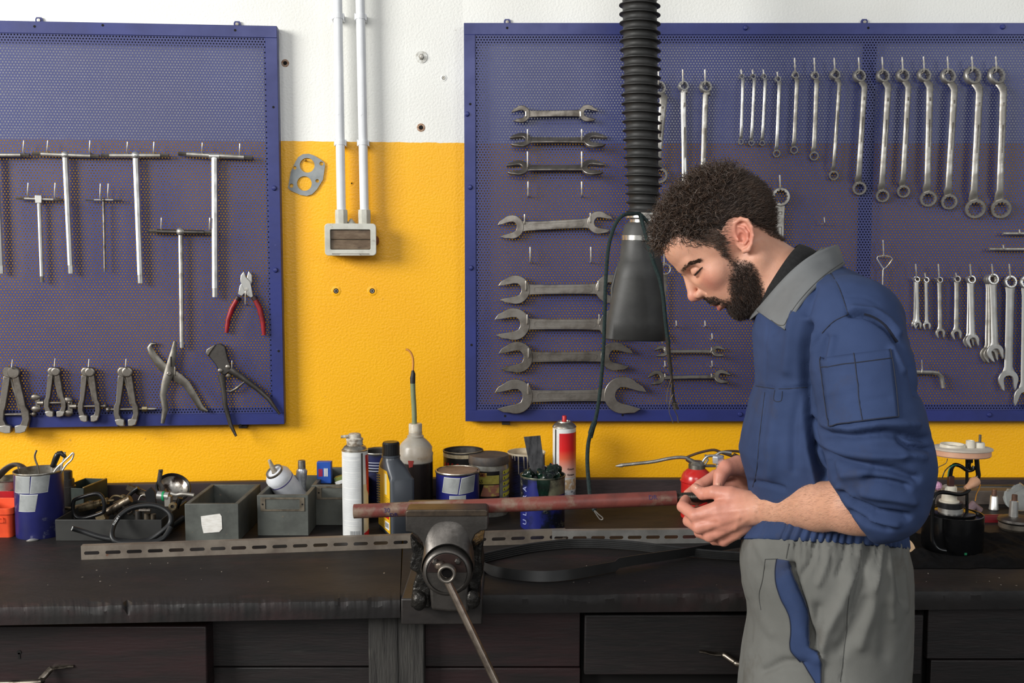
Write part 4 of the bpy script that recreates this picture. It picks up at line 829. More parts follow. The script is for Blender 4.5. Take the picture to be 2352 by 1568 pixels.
brassy = mat('grimy_brass', (150, 134, 104), (92, 82, 64), rough=0.45, metal=0.8, scale=50)
def part(name, label, cat, loc, fn, group=None):
    t_ = thing(name, label, cat, TR(loc), group); fn(t_); return t_
def tubes(t_, name, pts, r, m, Y, n=10, closed=False, smooth_n=5, flat=None):
    q = [P(*p[:2], p[2] if len(p) > 2 else Y) for p in pts]; q = q if closed or smooth_n == 0 else smooth_path(q, smooth_n)
    return MB().tube(q, r, n, closed=closed).build(name, m, t_, world=True)
def rounded(pts, n=4):
    q = pts + pts[:3]; q = smooth_path([Vector((x, y, 0)) for x, y in q], n); return [(v.x, v.y) for v in q[n:-1 - n]]
Yt = 2.33
part('clamp_handle', 'black D-shaped clamp handle standing up at the left end of the tray', 'handle', P(205, 1165, Yt), lambda t_: (tubes(t_, 'loop', rounded([(170, 1182), (169, 1152), (180, 1144), (215, 1134), (230, 1136), (238, 1150), (239, 1172), (228, 1180), (190, 1190)]), 0.0046, black_plastic, Yt - 0.02, closed=True), tubes(t_, 'foot', [(152, 1191), (160, 1180), (168, 1178), (172, 1190)], 0.004, iron, Yt - 0.02)))
def fitting(t_, pts, radii, m, Y, n=14):
    for (x0, y0), (x1, y1), r0 in zip(pts[:-1], pts[1:], radii): MB().cyl(P(x0, y0, Y), P(x1, y1, Y), r0, n=n).build('segment', m, t_, world=True)
part('pipe_fitting', 'grimy stepped pipe fitting seen through the clamp handle', 'fitting', P(205, 1165, Yt), lambda t_: fitting(t_, [(150, 1167), (176, 1168), (194, 1164), (218, 1158), (232, 1154), (240, 1152), (248, 1150), (262, 1148)], [0.004, 0.0095, 0.010, 0.0085, 0.005, 0.0085, 0.003], brassy, Yt + 0.02))
part('long_bolt', 'long rusty bolt lying diagonally in the tray', 'bolt', P(260, 1170, Yt), lambda t_: (tubes(t_, 'shaft', [(240, 1180), (300, 1145)], 0.0095, grimy, Yt, smooth_n=0), MB().tube([P(225, 1189, Yt - 0.01), P(244, 1182, Yt - 0.01)], 0.0135, 6).build('head', brassy, t_, world=True, smooth=20)))
part('black_bracket', 'small black triangular bracket standing in the middle of the tray', 'bracket', P(345, 1145, Yt), lambda t_: (MB().prism([(-0.012, 0.016), (0.003, 0.028), (0.012, 0.018), (0.014, -0.012), (-0.006, -0.016)], -0.0025, 0.0025, RX(math.pi / 2)).build('plate', black_plastic, t_), tubes(t_, 'clip_wire', [(318, 1148), (324, 1138), (334, 1137), (338, 1146)], 0.0013, steel, Yt)))
part('silver_solenoid', 'silver cylinder with a green band and bent tube on the tray', 'solenoid', P(375, 1145, Yt), lambda t_: (MB().cyl(P(362, 1137, Yt), P(388, 1140, Yt), 0.0105, n=18).build('cylinder', chrome, t_, world=True), MB().ring([(0.0106, 0), (0.0116, 0), (0.0116, 0.005), (0.0106, 0.005)], 20, TR(P(374, 1139, Yt)) @ RY(R(90))).build('green_band', mat('green_band', (20, 140, 84), rough=0.4), t_, world=True), MB().prism([(-0.007, -0.014), (0.007, -0.014), (0.008, 0.01), (-0.007, 0.010)], -0.009, 0.009, TR(P(387, 1148, Yt)) @ RX(math.pi / 2)).build('bracket', steel, t_, world=True, bevel=0.001), tubes(t_, 'bent_tube', [(392, 1132), (405, 1136), (420, 1134), (446, 1137)], 0.0048, steel, Yt)))
part('ring_bush', 'pale round bush with a dark bore, front right of the tray', 'bush', P(397, 1162, Yt - 0.03), lambda t_: (MB().ring([(0.004, -0.004), (0.004, 0.004), (0.0092, 0.004), (0.0092, -0.004)], 24, RX(math.pi / 2)).build('bush', brassy, t_), MB().lathe([(0.0042, 0.0), (0.0042, 0.002)], 16, RX(math.pi / 2)).build('bore', hole_dark, t_)))
part('black_rod', 'black pipe leaning from the tray towards the grey box', 'pipe', P(380, 1190, Yt), lambda t_: tubes(t_, 'pipe', [(345, 1240, 2.25), (420, 1190, 2.34)], 0.009, black_plastic, Yt, smooth_n=0))
part('black_pipe', 'black elbow pipe rising beside the grey box', 'pipe', P(405, 1160, Yt), lambda t_: tubes(t_, 'pipe', [(398, 1185), (406, 1163), (414, 1143)], 0.0065, black_plastic, Yt + 0.01))
part('pump_cup', 'dark cylinder cup with a pale rim behind the tray front', 'cup', P(325, 1180, Yt - 0.04), lambda t_: (MB().cyl(P(318, 1200, Yt - 0.05), P(318, 1172, Yt - 0.05), 0.008, n=16).build('cup', iron, t_, world=True), MB().cyl(P(338, 1200, Yt - 0.05), P(338, 1178, Yt - 0.05), 0.0075, n=16).build('cup', grimy, t_, world=True), MB().cyl(P(352, 1200, Yt - 0.05), P(352, 1180, Yt - 0.05), 0.006, n=16).build('cup', grimy, t_, world=True), MB().cyl(P(346, 1172, Yt - 0.05), P(320, 1172, Yt - 0.05), 0.004, n=12).build('bar', steel_dark, t_, world=True)))
part('hose_clip', 'small brass coloured clip between bolt and green banded cylinder', 'clip', P(285, 1140, Yt + 0.05), lambda t_: (tubes(t_, 'clip', [(252, 1148), (262, 1139), (276, 1140), (282, 1150), (270, 1154)], 0.003, brassy, Yt + 0.05), MB().ball(P(283, 1142, Yt + 0.05), 0.0075, 12).build('ball', brassy, t_, world=True)))
part('lever_arm', 'black lever arm lying across the back of the tray', 'lever', P(300, 1130, Yt + 0.06), lambda t_: (tubes(t_, 'arm', [(262, 1158), (290, 1144), (306, 1128), (318, 1120)], 0.005, black_plastic, Yt + 0.06), MB().box(-0.012, 0.012, -0.006, 0.006, -0.005, 0.008, TR(P(303, 1123, Yt + 0.07)) @ RY(R(25))).build('end_block', grimy, t_, world=True), MB().cyl(P(318, 1128, Yt + 0.08), P(345, 1140, Yt + 0.06), 0.0085, n=14).build('sleeve', grimy, t_, world=True)))
rs = random.Random(4)
for i in range(7):
    px, py = rs.uniform(250, 410), rs.uniform(1160, 1186)
    part('loose_nut', 'small grimy loose nut half buried among the fittings in the tray', 'nut', P(px, py, Yt + rs.uniform(-0.03, 0.04)), lambda t_: MB().ring([(0.004, -0.003), (0.004, 0.003), (0.0078, 0.003), (0.0078, -0.003)], 6, Euler((rs.uniform(0, 3), rs.uniform(0, 3), 0)).to_matrix().to_4x4()).build('nut', grimy if i % 2 else iron, t_, smooth=20), group='loose nuts in the tray')
# mirror bowl and bracket behind the tray
part('lamp_bowl', 'round black lamp bowl with a crazed silver inside, tilted behind the tray', 'lamp bowl', P(398, 1120, 2.45), lambda t_: (MB().lathe([(0.012, -0.034), (0.030, -0.024), (0.041, -0.004), (0.043, 0.002), (0.040, 0.004), (0.036, -0.002), (0.024, -0.016), (0.0001, -0.022)], 36, RX(R(40)) @ RY(R(24))).build('shell', black_plastic, t_), MB().lathe([(0.0355, -0.001), (0.024, -0.0145), (0.0001, -0.02)], 36, RX(R(40)) @ RY(R(24)), cap=False).build('reflector', mat('crazed_silver', (196, 190, 180), (70, 58, 50), rough=0.3, metal=0.9, scale=40, ramp=(0.45, 0.6)), t_)))
part('flat_lever', 'flat dark steel lever with a hole standing upright before the lamp bowl', 'lever', P(369, 1105, 2.41), lambda t_: (MB().tube(smooth_path([P(x, y, 2.41) for x, y in [(375, 1135), (372, 1120), (366, 1108), (367, 1095), (369, 1082), (369, 1078)]], 4), (0.0055, 0.002), 10, up=(1, 0, 0)).build('lever', iron, t_, world=True), MB().lathe([(0.0022, 0), (0.0022, 0.0008)], 12, TR(P(369, 1083, 2.4073)) @ RX(math.pi / 2)).build('hole', hole_dark, t_, world=True)))
a = B(150, 1195)
t = thing('green_bin', 'dark green metal bin with a worn yellow edge behind the tray', 'bin', TR(Vector((B(172, 1195).x - 0.012, 2.49, BENCH_Z))) @ RZ(R(-8))); gb = mat('dark_green_metal', (44, 54, 48), (34, 42, 38), rough=0.5, scale=20)
hb = zat(1107, 2.5) - BENCH_Z; walled_box(t, 0.062, 0.11, hb, 0.002, gb); MB().box(0.0285, 0.0335, -0.055, 0.05, hb, hb + 0.003).build('worn_edge', mat('worn_yellow', (150, 122, 60), (84, 74, 58), rough=0.6, scale=40), t, bevel=0.001)
part('cap_stack', 'stack of dark round caps showing right of the taped can', 'cap', Vector((P(152, 1100, 2.45).x, 2.45, BENCH_Z)), lambda t_: [MB().lathe([(r0, z0), (r0, z1), (r0 - 0.003, z1 + 0.002), (0.0, z1 + 0.002)], 26).build('cap', iron, t_) for r0, z0, z1 in ((0.022, 0.0, 0.075), (0.019, 0.077, 0.092), (0.015, 0.094, 0.112))])
# ---- rubber hose loop in front of the tray
hose_m = mat('fuel_hose', (24, 25, 26), (32, 33, 34), rough=0.42, scale=20)
t = thing('rubber_hose', 'black rubber fuel hose coiled in one loop against the tray', 'hose', TR(B(300, 1250)))
hp = [(166, 1213, 2.17, ), (190, 1220, 2.18), (230, 1233, 2.18), (270, 1240, 2.18), (310, 1244, 2.185), (345, 1238, 2.2), (375, 1218, 2.21), (391, 1200, 2.22), (390, 1180, 2.225), (372, 1166, 2.23), (345, 1160, 2.23), (310, 1164, 2.225), (285, 1176, 2.215), (266, 1196, 2.2), (257, 1222, 2.175), (262, 1240, 2.165), (285, 1247, 2.165), (330, 1247, 2.165), (372, 1238, 2.18), (392, 1210, 2.2)]
MB().tube(smooth_path([P(x, y, Y) for x, y, Y in hp], 8), 0.0058, 14).build('tube', hose_m, t, world=True)
e0, e1 = P(166, 1213, 2.17), P(190, 1220, 2.18); MB().ring([(0.0032, 0), (0.0046, 0), (0.0046, 0.0006), (0.0032, 0.0006)], 18, TR(e0) @ (e0 - e1).to_track_quat('Z', 'Y').to_matrix().to_4x4()).build('cut_end', white_paint, t, world=True)
for i, chx in enumerate('SUZUKI'):
    f = i / 5; px, py = 262 + 13 * f, 1203 - 19 * f
    lettering('hose_letter', chx, 0.0062, white_paint, t, TR(P(px + 0.5, py, 2.185) - t.matrix_basis.translation + Vector((0, -0.0035 - 0.0005 * i, 0))) @ RX(math.pi / 2) @ RZ(R(56)))

# ---- grey boxes
def grey_box(label, x0, x1, yb, yt, ybk, th=0.010, m=grey_paint, low=0.0):
    a, b = B(x0, yb), B(x1, yb); zt = zat(yt, a.y); D2 = (CAM_Z - zt) * F_PX / (ybk - HORIZON); d = max(0.1, D2 - a.y)
    t = thing('drawer_box', label, 'box', TR(Vector(((a.x + b.x) / 2, a.y + d / 2, BENCH_Z))), 'grey painted wooden boxes'); f = walled_box(t, b.x - a.x, d, zt - BENCH_Z, th, m, bottom=0.006); return t, b.x - a.x, d, zt - BENCH_Z, f
t, bw, bd, bh, f = grey_box('empty grey wooden box with a torn white paper label on its front', 426, 549, 1243, 1157, 1117)
k1 = 2.26 / F_PX
MB().prism([(-0.023, 0.016), (0.020, 0.022), (0.024, 0.016), (0.0245, -0.013), (0.018, -0.020), (-0.018, -0.023), (-0.022, -0.004)], 0.0, 0.0008, TR((-0.001, -bd / 2 - 0.0005, bh * 0.49)) @ RX(math.pi / 2)).build('paper_label', mat('torn_paper', (222, 220, 214), (206, 202, 194), rough=0.8, scale=60, stretch=(1, 1, 6)), f)
def label_holder(f, w, d, cx_, cz, hw, hh, fasc=True):
    hm = mat('tarnished_brass', (134, 124, 108), (100, 92, 80), rough=0.45, metal=0.7, scale=40)
    o = frame_ring(rrect(hw, hh, 0.001), rrect(hw * 0.78, hh * 0.74, 0.001), 0.0, 0.0016).build('label_holder', hm, f, bevel=0.0004); o.matrix_basis = TR((cx_, -d / 2 - 0.0003, cz)) @ RX(math.pi / 2)
    for s in (-1, 1): MB().lathe([(0.0022, 0), (0.0018, 0.001), (0.0, 0.0012)], 12, TR((cx_ + s * hw * 0.9, -d / 2 - 0.0018, cz)) @ RX(math.pi / 2)).build('pin', hole_dark, f)
t, bw, bd, bh, f = grey_box('grey wooden box with a label holder, a white can and a tube standing in it', 592, 709, 1230, 1137, 1096)
label_holder(f, bw, bd, 0.0, bh - 0.021, 0.051, 0.016)
box2 = t.matrix_basis.translation.copy()
t, bw, bd, bh, f = grey_box('grey wooden box with a label holder half hidden behind the white spray can', 717, 832, 1206, 1114, 1077)
label_holder(f, bw, bd, 0.004, bh - 0.018, 0.052, 0.016)
box3 = t.matrix_basis.translation.copy()
# contents
ax = Vector((-0.38, -0.50, 0.78)).normalized()
Mt = TR(P(629, 1081, 2.36) - ax * 0.055) @ ax.to_track_quat('Z', 'Y').to_matrix().to_4x4()
t = thing('leaning_can', 'white aerosol can without cap leaning in the middle grey box', 'can', Mt); r_ = 0.0315
MB().lathe([(r_, -0.055), (r_, 0.030), (r_ * 0.98, 0.038), (r_ * 0.72, 0.050), (r_ * 0.66, 0.052)], 36).build('body', mat('dirty_white_can', (214, 216, 220), (196, 198, 204), rough=0.35, scale=20), t)
MB().ring([(r_ + 0.0001, 0.022), (r_ + 0.0004, 0.022), (r_ + 0.0004, 0.0245), (r_ + 0.0001, 0.0245)], 36).build('purple_line', mat('purple_line', (74, 62, 128), rough=0.4), t)
MB().lathe([(r_ * 0.70, 0.0505), (r_ * 0.68, 0.055), (r_ * 0.58, 0.055), (r_ * 0.54, 0.051), (0.008, 0.051), (0.006, 0.054), (0.0, 0.054)], 32).build('crimp_cup', tin_metal, t)
MB().tube([(0, 0, 0.052), (-0.001, 0.003, 0.064), (-0.003, 0.009, 0.084)], [0.0062, 0.006, 0.0034], 14).build('nozzle', mat('dirty_nozzle', (178, 170, 156), (140, 128, 112), rough=0.5, scale=60), t)
Yx = 2.41; t = thing('glue_tube', 'crumpled silver tube with a metal cap upright in the middle grey box', 'tube', TR(P(694, 1128, Yx)))
kx = Yx / F_PX
def ovalp(cx_, z, rx, ry, n=20): return [(cx_ + rx * math.cos(2 * math.pi * i / n), ry * math.sin(2 * math.pi * i / n), z) for i in range(n)]
MB().loft([ovalp(-2 * kx, -22 * kx, 11 * kx, 3 * kx), ovalp(-3 * kx, 5 * kx, 12 * kx, 7 * kx), ovalp(-1 * kx, 20 * kx, 10 * kx, 9 * kx), ovalp(-1 * kx, 40 * kx, 13 * kx, 11 * kx), ovalp(0, 49 * kx, 13 * kx, 11 * kx), ovalp(0, 54 * kx, 9 * kx, 9 * kx)]).build('tube_body', mat('crumpled_foil', (198, 200, 204), (150, 154, 166), rough=0.3, metal=0.6, scale=60, bump=0.4, bscale=90), t)
MB().lathe([(9 * kx, 54 * kx), (8.6 * kx, 72 * kx), (7.6 * kx, 73.5 * kx), (0, 73.5 * kx)], 16).build('cap', tin_metal, t, smooth=25)
Y3 = 2.425; a, b = P(728, 1110, Y3), P(760, 1061, Y3)
t = thing('bulb_carton', 'small blue carton with red and white stripes in the right grey box', 'carton', TR(Vector(((a.x + b.x) / 2, Y3, a.z)))); ww, hh = b.x - a.x, b.z - a.z
MB().box(-ww / 2, ww / 2, 0, 0.02, 0, hh).build('carton', mat('blue_card', (36, 84, 176), (30, 72, 158), rough=0.45, scale=20), t, bevel=0.001)
for x0, m_, nm in ((-0.38, red_paint, 'red_stripes'), (0.0, white_paint, 'white_stripes')):
    q = MB()
    for i in range(4): q.box(ww * x0 + ww * 0.075 * i, ww * x0 + ww * 0.075 * i + ww * 0.05, -0.0005, 0, hh * (0.33 + 0.0), hh * (0.68 + 0.03 * (x0 == 0)))
    q.build(nm, m_, t)
t = thing('seed_carton', 'green and white carton lying in the right grey box beside the can', 'carton', TR(Vector((P(783, 1106, 2.44).x, 2.44, zat(1110, 2.44)))) @ RY(R(-18)))
MB().box(-0.012, 0.02, -0.006, 0.02, 0, 0.009).build('white_side', white_paint, t, bevel=0.0006); MB().box(-0.0115, 0.0205, -0.0055, 0.0205, 0.0092, 0.018).build('green_side', mat('olive_green_card', (116, 124, 60), (88, 120, 84), rough=0.5, scale=90), t, bevel=0.0006)
# ------------------------------------------------------------ cans and bottles along the bench
line_grey = mat('fine_print', (140, 142, 144), rough=0.6)
def spray_can(px, yb, rpx, ytop_body, label):
    r0 = rpx * B(px, yb).y / F_PX; c = base(px, yb, r0); r_ = rpx * _depth(c.y) / F_PX; hb = zat(ytop_body, c.y) - BENCH_Z
    return thing('spray_can', label, 'spray can', FACE(c), 'spray cans'), c, r_, hb
t, c, r_, hb = spray_can(817.5, 1236, 29.5, 1034, 'tall white spray can with lines of print, nearest the pipe end on the left')
MB().lathe([(r_ - 0.001, 0.0), (r_, 0.002), (r_, hb)], 48).build('body', white_paint, t)
MB().lathe([(r_, hb), (r_ + 0.0008, hb + 0.001), (r_ + 0.0006, hb + 0.003), (r_ * 0.93, hb + 0.004), (r_ * 0.82, hb + 0.010), (r_ * 0.66, hb + 0.013)], 40, cap=False).build('shoulder', tin_metal, t)
cap = MB().lathe([(r_ * 0.62, hb + 0.012), (r_ * 0.62, hb + 0.024), (r_ * 0.66, hb + 0.025), (r_ * 0.66, hb + 0.028), (r_ * 0.50, hb + 0.031), (r_ * 0.48, hb + 0.038), (r_ * 0.38, hb + 0.040), (0, hb + 0.040)], 28).build('valve_cap', mat('dirty_cap', (196, 190, 178), (128, 116, 100), rough=0.45, scale=90), t)
MB().tube([(-r_ * 0.4, -0.003, hb + 0.034), (-r_ * 1.05, -0.003, hb + 0.033)], [0.004, 0.0032], 12).build('spout', _mats['dirty_cap'], cap)
q = MB(); z = hb - 0.010; rs = random.Random(5)
while z > 0.026:
    a1 = R(rs.choice([18, 22, 24, 24, 24, 10])); n = 8; R_ = r_ + 0.0002
    if rs.random() > 0.08:
        q.sheet([[(R_ * math.sin(-1.1 + (a1 + 1.1) * i / n), -R_ * math.cos(-1.1 + (a1 + 1.1) * i / n), z - 0.0006) for i in range(n + 1)], [(R_ * math.sin(-1.1 + (a1 + 1.1) * i / n), -R_ * math.cos(-1.1 + (a1 + 1.1) * i / n), z + 0.0004) for i in range(n + 1)]])
    z -= 0.0024
tag(q.build('printed_lines', mat('pale_print', (192, 194, 196), rough=0.5), t), kind='stuff')
cyl_patch(t, 'dark_seam', mat('dark_seam', (70, 68, 64), rough=0.5), r_, [(R(27), hb - 0.002), (R(36), hb - 0.002), (R(36), 0.001), (R(27), 0.001)], c)
cyl_patch(t, 'beige_panel', mat('beige_panel', (206, 196, 168), (196, 184, 150), rough=0.5, scale=20), r_, [(R(37), hb * 0.62), (R(75), hb * 0.62), (R(75), 0.012), (R(37), 0.012)], c)
cyl_patch(t, 'red_panel', red_paint, r_, [(R(50), hb - 0.008), (R(88), hb - 0.008), (R(88), hb * 0.45), (R(58), hb * 0.55)], c, off=0.001)
cyl_patch(t, 'red_foot', red_paint, r_, [(R(38), 0.010), (R(80), 0.016), (R(80), 0.0005), (R(38), 0.0005)], c, off=0.001)
for i in range(12):
    a0 = R(-26 + 3.6 * i); cyl_patch(t, 'barcode_bar', line_grey, r_, [(a0, 0.017), (a0 + R(1.2 + (i % 3) * 0.6), 0.017), (a0 + R(1.2 + (i % 3) * 0.6), 0.002), (a0, 0.002)], c, n=1)

t, c, r_, hb = spray_can(1295.5, 1160, 26.5, 981, 'white and red grease spray can with a red nozzle, standing at the wall')
MB().lathe([(r_ - 0.001, 0.0), (r_, 0.002), (r_, hb)], 48).build('body', white_paint, t)
MB().lathe([(r_, hb), (r_ + 0.001, hb + 0.001), (r_ + 0.0008, hb + 0.003), (r_ * 0.86, hb + 0.009), (r_ * 0.62, hb + 0.014), (r_ * 0.60, hb + 0.017), (r_ * 0.52, hb + 0.017), (r_ * 0.5, hb + 0.014), (0, hb + 0.014)], 40, cap=False).build('shoulder', tin_metal, t)
MB().lathe([(0.0062, hb + 0.013), (0.0058, hb + 0.030), (0.005, hb + 0.031), (0, hb + 0.031)], 16).build('red_nozzle', red_paint, t)
cyl_patch(t, 'dark_seam', _mats['dark_seam'], r_, [(R(-52), hb - 0.002), (R(-42), hb - 0.002), (R(-42), 0.001), (R(-52), 0.001)], c)
def grad_red():
    m = bpy.data.materials.new('red_fade_print'); m.use_nodes = True; N = m.node_tree.nodes; L = m.node_tree.links
    tc = N.new('ShaderNodeTexCoord'); sp = N.new('ShaderNodeSeparateXYZ'); L.new(tc.outputs['Object'], sp.inputs[0]); rp = N.new('ShaderNodeValToRGB'); mr = N.new('ShaderNodeMapRange')
    mr.inputs['From Min'].default_value = hb * 0.38; mr.inputs['From Max'].default_value = hb * 0.93; L.new(sp.outputs['Z'], mr.inputs['Value']); L.new(mr.outputs[0], rp.inputs[0])
    e = rp.color_ramp.elements; e[0].position = 0.0; e[0].color = s2l((214, 190, 176)) + (1,); e[1].position = 1.0; e[1].color = s2l((196, 28, 34)) + (1,)
    x = e.new(0.42); x.color = s2l((214, 96, 66)) + (1,); x = e.new(0.62); x.color = s2l((214, 34, 34)) + (1,)
    L.new(rp.outputs[0], N['Principled BSDF'].inputs['Base Color']); N['Principled BSDF'].inputs['Roughness'].default_value = 0.35; return m
cyl_patch(t, 'red_print', grad_red(), r_, [(R(-25), hb - 0.012), (R(82), hb - 0.010), (R(82), hb * 0.36), (R(-25), hb * 0.36)], c)
for s_, zz in (('Grasso', hb * 0.475), ('Grease', hb * 0.40)): lettering('lettering', s_, 0.0075, mat('ink', (70, 50, 50), rough=0.6), t, TR((0, 0, zz)) @ RZ(R(34)) @ TR((0, -r_ - 0.0012, 0)) @ RX(math.pi / 2), bend=r_)
cyl_patch(t, 'pictured_rings', mat('tan_print', (190, 160, 124), (222, 220, 214), rough=0.4, scale=60, ramp=(0.45, 0.55)), r_, [(R(-6), hb * 0.34), (R(80), hb * 0.34), (R(80), hb * 0.20), (R(-6), hb * 0.20)], c)
cyl_patch(t, 'grey_foot_print', mat('grey_print', (128, 132, 140), (206, 208, 212), rough=0.4, scale=80, ramp=(0.45, 0.55)), r_, [(R(-6), hb * 0.18), (R(80), hb * 0.18), (R(80), 0.002), (R(-6), 0.002)], c)

# blue tin behind the bottle
c = Vector((P(872, 1100, 2.50).x, 2.50, BENCH_Z)); t = thing('grease_tin', 'blue printed tin in shadow between spray can and oil bottle', 'tin', FACE(c)); hh = zat(1034, 2.50) - BENCH_Z
dark_label = mat('dark_blue_label', (26, 30, 74), (18, 18, 26), rough=0.4, scale=20, stretch=(1, 1, 3)); open_tin(t, 0.046, hh, dark_label, depth=0.03, inside=iron)
for i in range(4): cyl_patch(t, 'white_line', mat('tin_white_line', (176, 180, 196), rough=0.5), 0.046, [(R(-60), hh - 0.022 - 0.007 * i), (R(10), hh - 0.022 - 0.007 * i), (R(10), hh - 0.024 - 0.007 * i), (R(-60), hh - 0.024 - 0.007 * i)], c)
# oil bottle
c0 = base(911, 1229, 0.036); t = thing('oil_bottle', 'grey plastic oil bottle with a yellow label and black cap', 'bottle', TR(c0) @ RZ(R(26))); gp = mat('grey_bottle', (72, 76, 82), (64, 68, 74), rough=0.32, scale=6)
W, T = 0.098, 0.059; z1 = zat(1098, c0.y - 0.02) - BENCH_Z; z2 = zat(1048, c0.y) - BENCH_Z; z3 = zat(1013, c0.y) - BENCH_Z
# W runs along local y (label faces local -x), T along local x
def rr3(w, d, r, z, cx_=0, cy_=0): return [(x, y, z) for x, y in rrect(w, d, r, 4, cx_, cy_)]
nx = -0.012
MB().loft([rr3(T / 2 - 0.002, W / 2 - 0.002, 0.008, 0), rr3(T / 2, W / 2, 0.009, 0.003), rr3(T / 2, W / 2, 0.009, z1), rr3(T / 2 - 0.003, W / 2 - 0.004, 0.011, z1 + 0.006, -0.001), rr3(0.025, 0.036, 0.016, z1 + (z2 - z1) * 0.55, nx * 0.6), rr3(0.021, 0.0215, 0.019, z2 - 0.006, nx), rr3(0.0205, 0.0205, 0.0195, z2, nx), rr3(0.0215, 0.0215, 0.0205, z2 + 0.001, nx), rr3(0.0215, 0.0215, 0.0205, z2 + 0.005, nx), rr3(0.017, 0.017, 0.0165, z2 + 0.006, nx)]).build('bottle_body', gp, t, bevel=0.0)
cp = MB(); zc0 = z2 + 0.006; ribs = 64
cp.loft([[((0.0195 + (0.0006 if i % 2 else 0)) * math.cos(2 * math.pi * i / ribs) + nx, (0.0195 + (0.0006 if i % 2 else 0)) * math.sin(2 * math.pi * i / ribs), z) for i in range(ribs)] for z in (zc0, z3 - 0.004)] + [[(0.0175 * math.cos(2 * math.pi * i / ribs) + nx, 0.0175 * math.sin(2 * math.pi * i / ribs), z3) for i in range(ribs)]])
cp.build('cap', black_plastic, t, smooth=30)
yl = mat('yellow_label', (226, 178, 36), (214, 164, 30), rough=0.38, scale=12)
lx = -T / 2 - 0.0006
def on_label(name, m, y0, y1, za_, zb_, off=0.0, skew=0.0):
    return MB().prism([(y0, za_), (y1, za_), (y1, zb_), (y0, zb_ + skew)], 0, 0.0005, TR((lx - off, 0, 0)) @ Matrix(((0, 0, -1, 0), (-1, 0, 0, 0), (0, 1, 0, 0), (0, 0, 0, 1)))).build(name, m, t)
# label local: first coordinate runs from the back edge to the front edge of the label face
lab = MB().prism([(-W / 2 + 0.008, 0.012), (W / 2 - 0.007, 0.006), (W / 2 - 0.007, z1 - 0.004), (W * 0.12, z1 + 0.030), (-W * 0.15, z1 + 0.045), (-W / 2 + 0.02, z1 + 0.030), (-W / 2 + 0.008, z1)], 0, 0.0005, TR((lx, 0, 0)) @ Matrix(((0, 0, -1, 0), (-1, 0, 0, 0), (0, 1, 0, 0), (0, 0, 0, 1)))).build('yellow_label', yl, t)
on_label('pale_streak', mat('pale_label', (216, 206, 160), rough=0.4), 0.008, 0.022, z1 * 0.72, z1 + 0.012, 0.0006)
on_label('red_mark', red_paint, 0.008, 0.036, z1 * 0.30, z1 * 0.37, 0.0006)
on_label('barcode_field', white_paint, 0.008, 0.038, 0.014, z1 * 0.24, 0.0006)
for i in range(7): on_label('barcode_bar', line_grey, 0.012 + 0.0034 * i, 0.0135 + 0.0034 * i, 0.018, z1 * 0.22, 0.0012)
for i in range(6): on_label('text_line', mat('label_ink', (110, 92, 40), rough=0.6), 0.004, 0.038, z1 * (0.66 - 0.03 * i), z1 * (0.665 - 0.03 * i), 0.0006)
for i in range(9): on_label('text_line', _mats['label_ink'], -0.034, 0.0 + 0.003 * (i % 3), z1 * (0.31 - 0.028 * i), z1 * (0.316 - 0.028 * i), 0.0006)
g_ = MB()
for i in range(16): g_.box(lx - 0.0028, lx + 0.001, W / 2 - 0.022, W / 2 - 0.002, z1 * (0.30 + 0.046 * i), z1 * (0.322 + 0.046 * i))
g_.build('grip_ribs', gp, t, bevel=0.0006)
# squeeze bottle of oil with a tube
c = Vector((P(955, 1100, 2.44).x, 2.44, BENCH_Z)); t = thing('squeeze_bottle', 'cloudy plastic bottle half full of dark oil with a long green tube on top', 'bottle', FACE(c))
zz = lambda y: zat(y, 2.44) - BENCH_Z; kk = 2.44 / F_PX
cloudy = mat('cloudy_plastic', (206, 202, 192), (188, 180, 166), rough=0.3, scale=18, trans=0.35, c3=(150, 124, 92), scale3=22, ramp3=(0.6, 0.76))
MB().lathe([(40 * kk, zz(1060)), (40 * kk, zz(1046)), (41 * kk, zz(1040)), (38.5 * kk, zz(1035)), (39 * kk, zz(1026)), (33 * kk, zz(1017)), (24 * kk, zz(1008)), (19 * kk, zz(1004)), (19.5 * kk, zz(1000)), (16 * kk, zz(998)), (16 * kk, zz(992))], 40, cap=False).build('upper_shell', cloudy, t)
MB().lathe([(38 * kk, 0), (40 * kk, 0.004), (40 * kk, zz(1058)), (38 * kk, zz(1057)), (0, zz(1057))], 40).build('oil_filled_body', mat('dark_oil', (44, 38, 36), (34, 30, 29), rough=0.25, scale=12, coat=0.3), t)
cyl_patch(t, 'red_scrap', mat('red_scrap', (150, 50, 44), rough=0.5), 40 * kk, [(R(-26), zz(1050)), (R(-6), zz(1050)), (R(-10), zz(1064)), (R(-22), zz(1066))], c)
MB().lathe([(15.5 * kk, zz(994)), (15.5 * kk, zz(974)), (14 * kk, zz(972)), (0, zz(972))], 30).build('cap', mat('dirty_clear_cap', (196, 188, 172), (170, 156, 134), rough=0.4, scale=60), t)
Yb = 2.44
MB().tube(smooth_path([P(952, 975, Yb), P(951, 940, Yb), P(949, 905, Yb), P(948, 875, Yb)], 4), 0.0062, 14).build('green_tube', mat('green_tube', (132, 140, 108), (112, 122, 92), rough=0.35, scale=10), t, world=True)
MB().tube([P(948, 880, Yb), P(948, 868, Yb), P(949, 858, Yb), P(948, 850, Yb)], [0.0064, 0.0066, 0.0055, 0.003], 14).build('black_sleeve', black_rubber, t, world=True)
MB().tube(smooth_path([P(948, 852, Yb), P(949, 835, Yb), P(948, 822, Yb), P(944, 811, Yb), P(938, 804, Yb), P(932, 802, Yb)], 4), 0.0028, 10).build('thin_spout', mat('amber_tube', (206, 140, 70), rough=0.35), t, world=True)
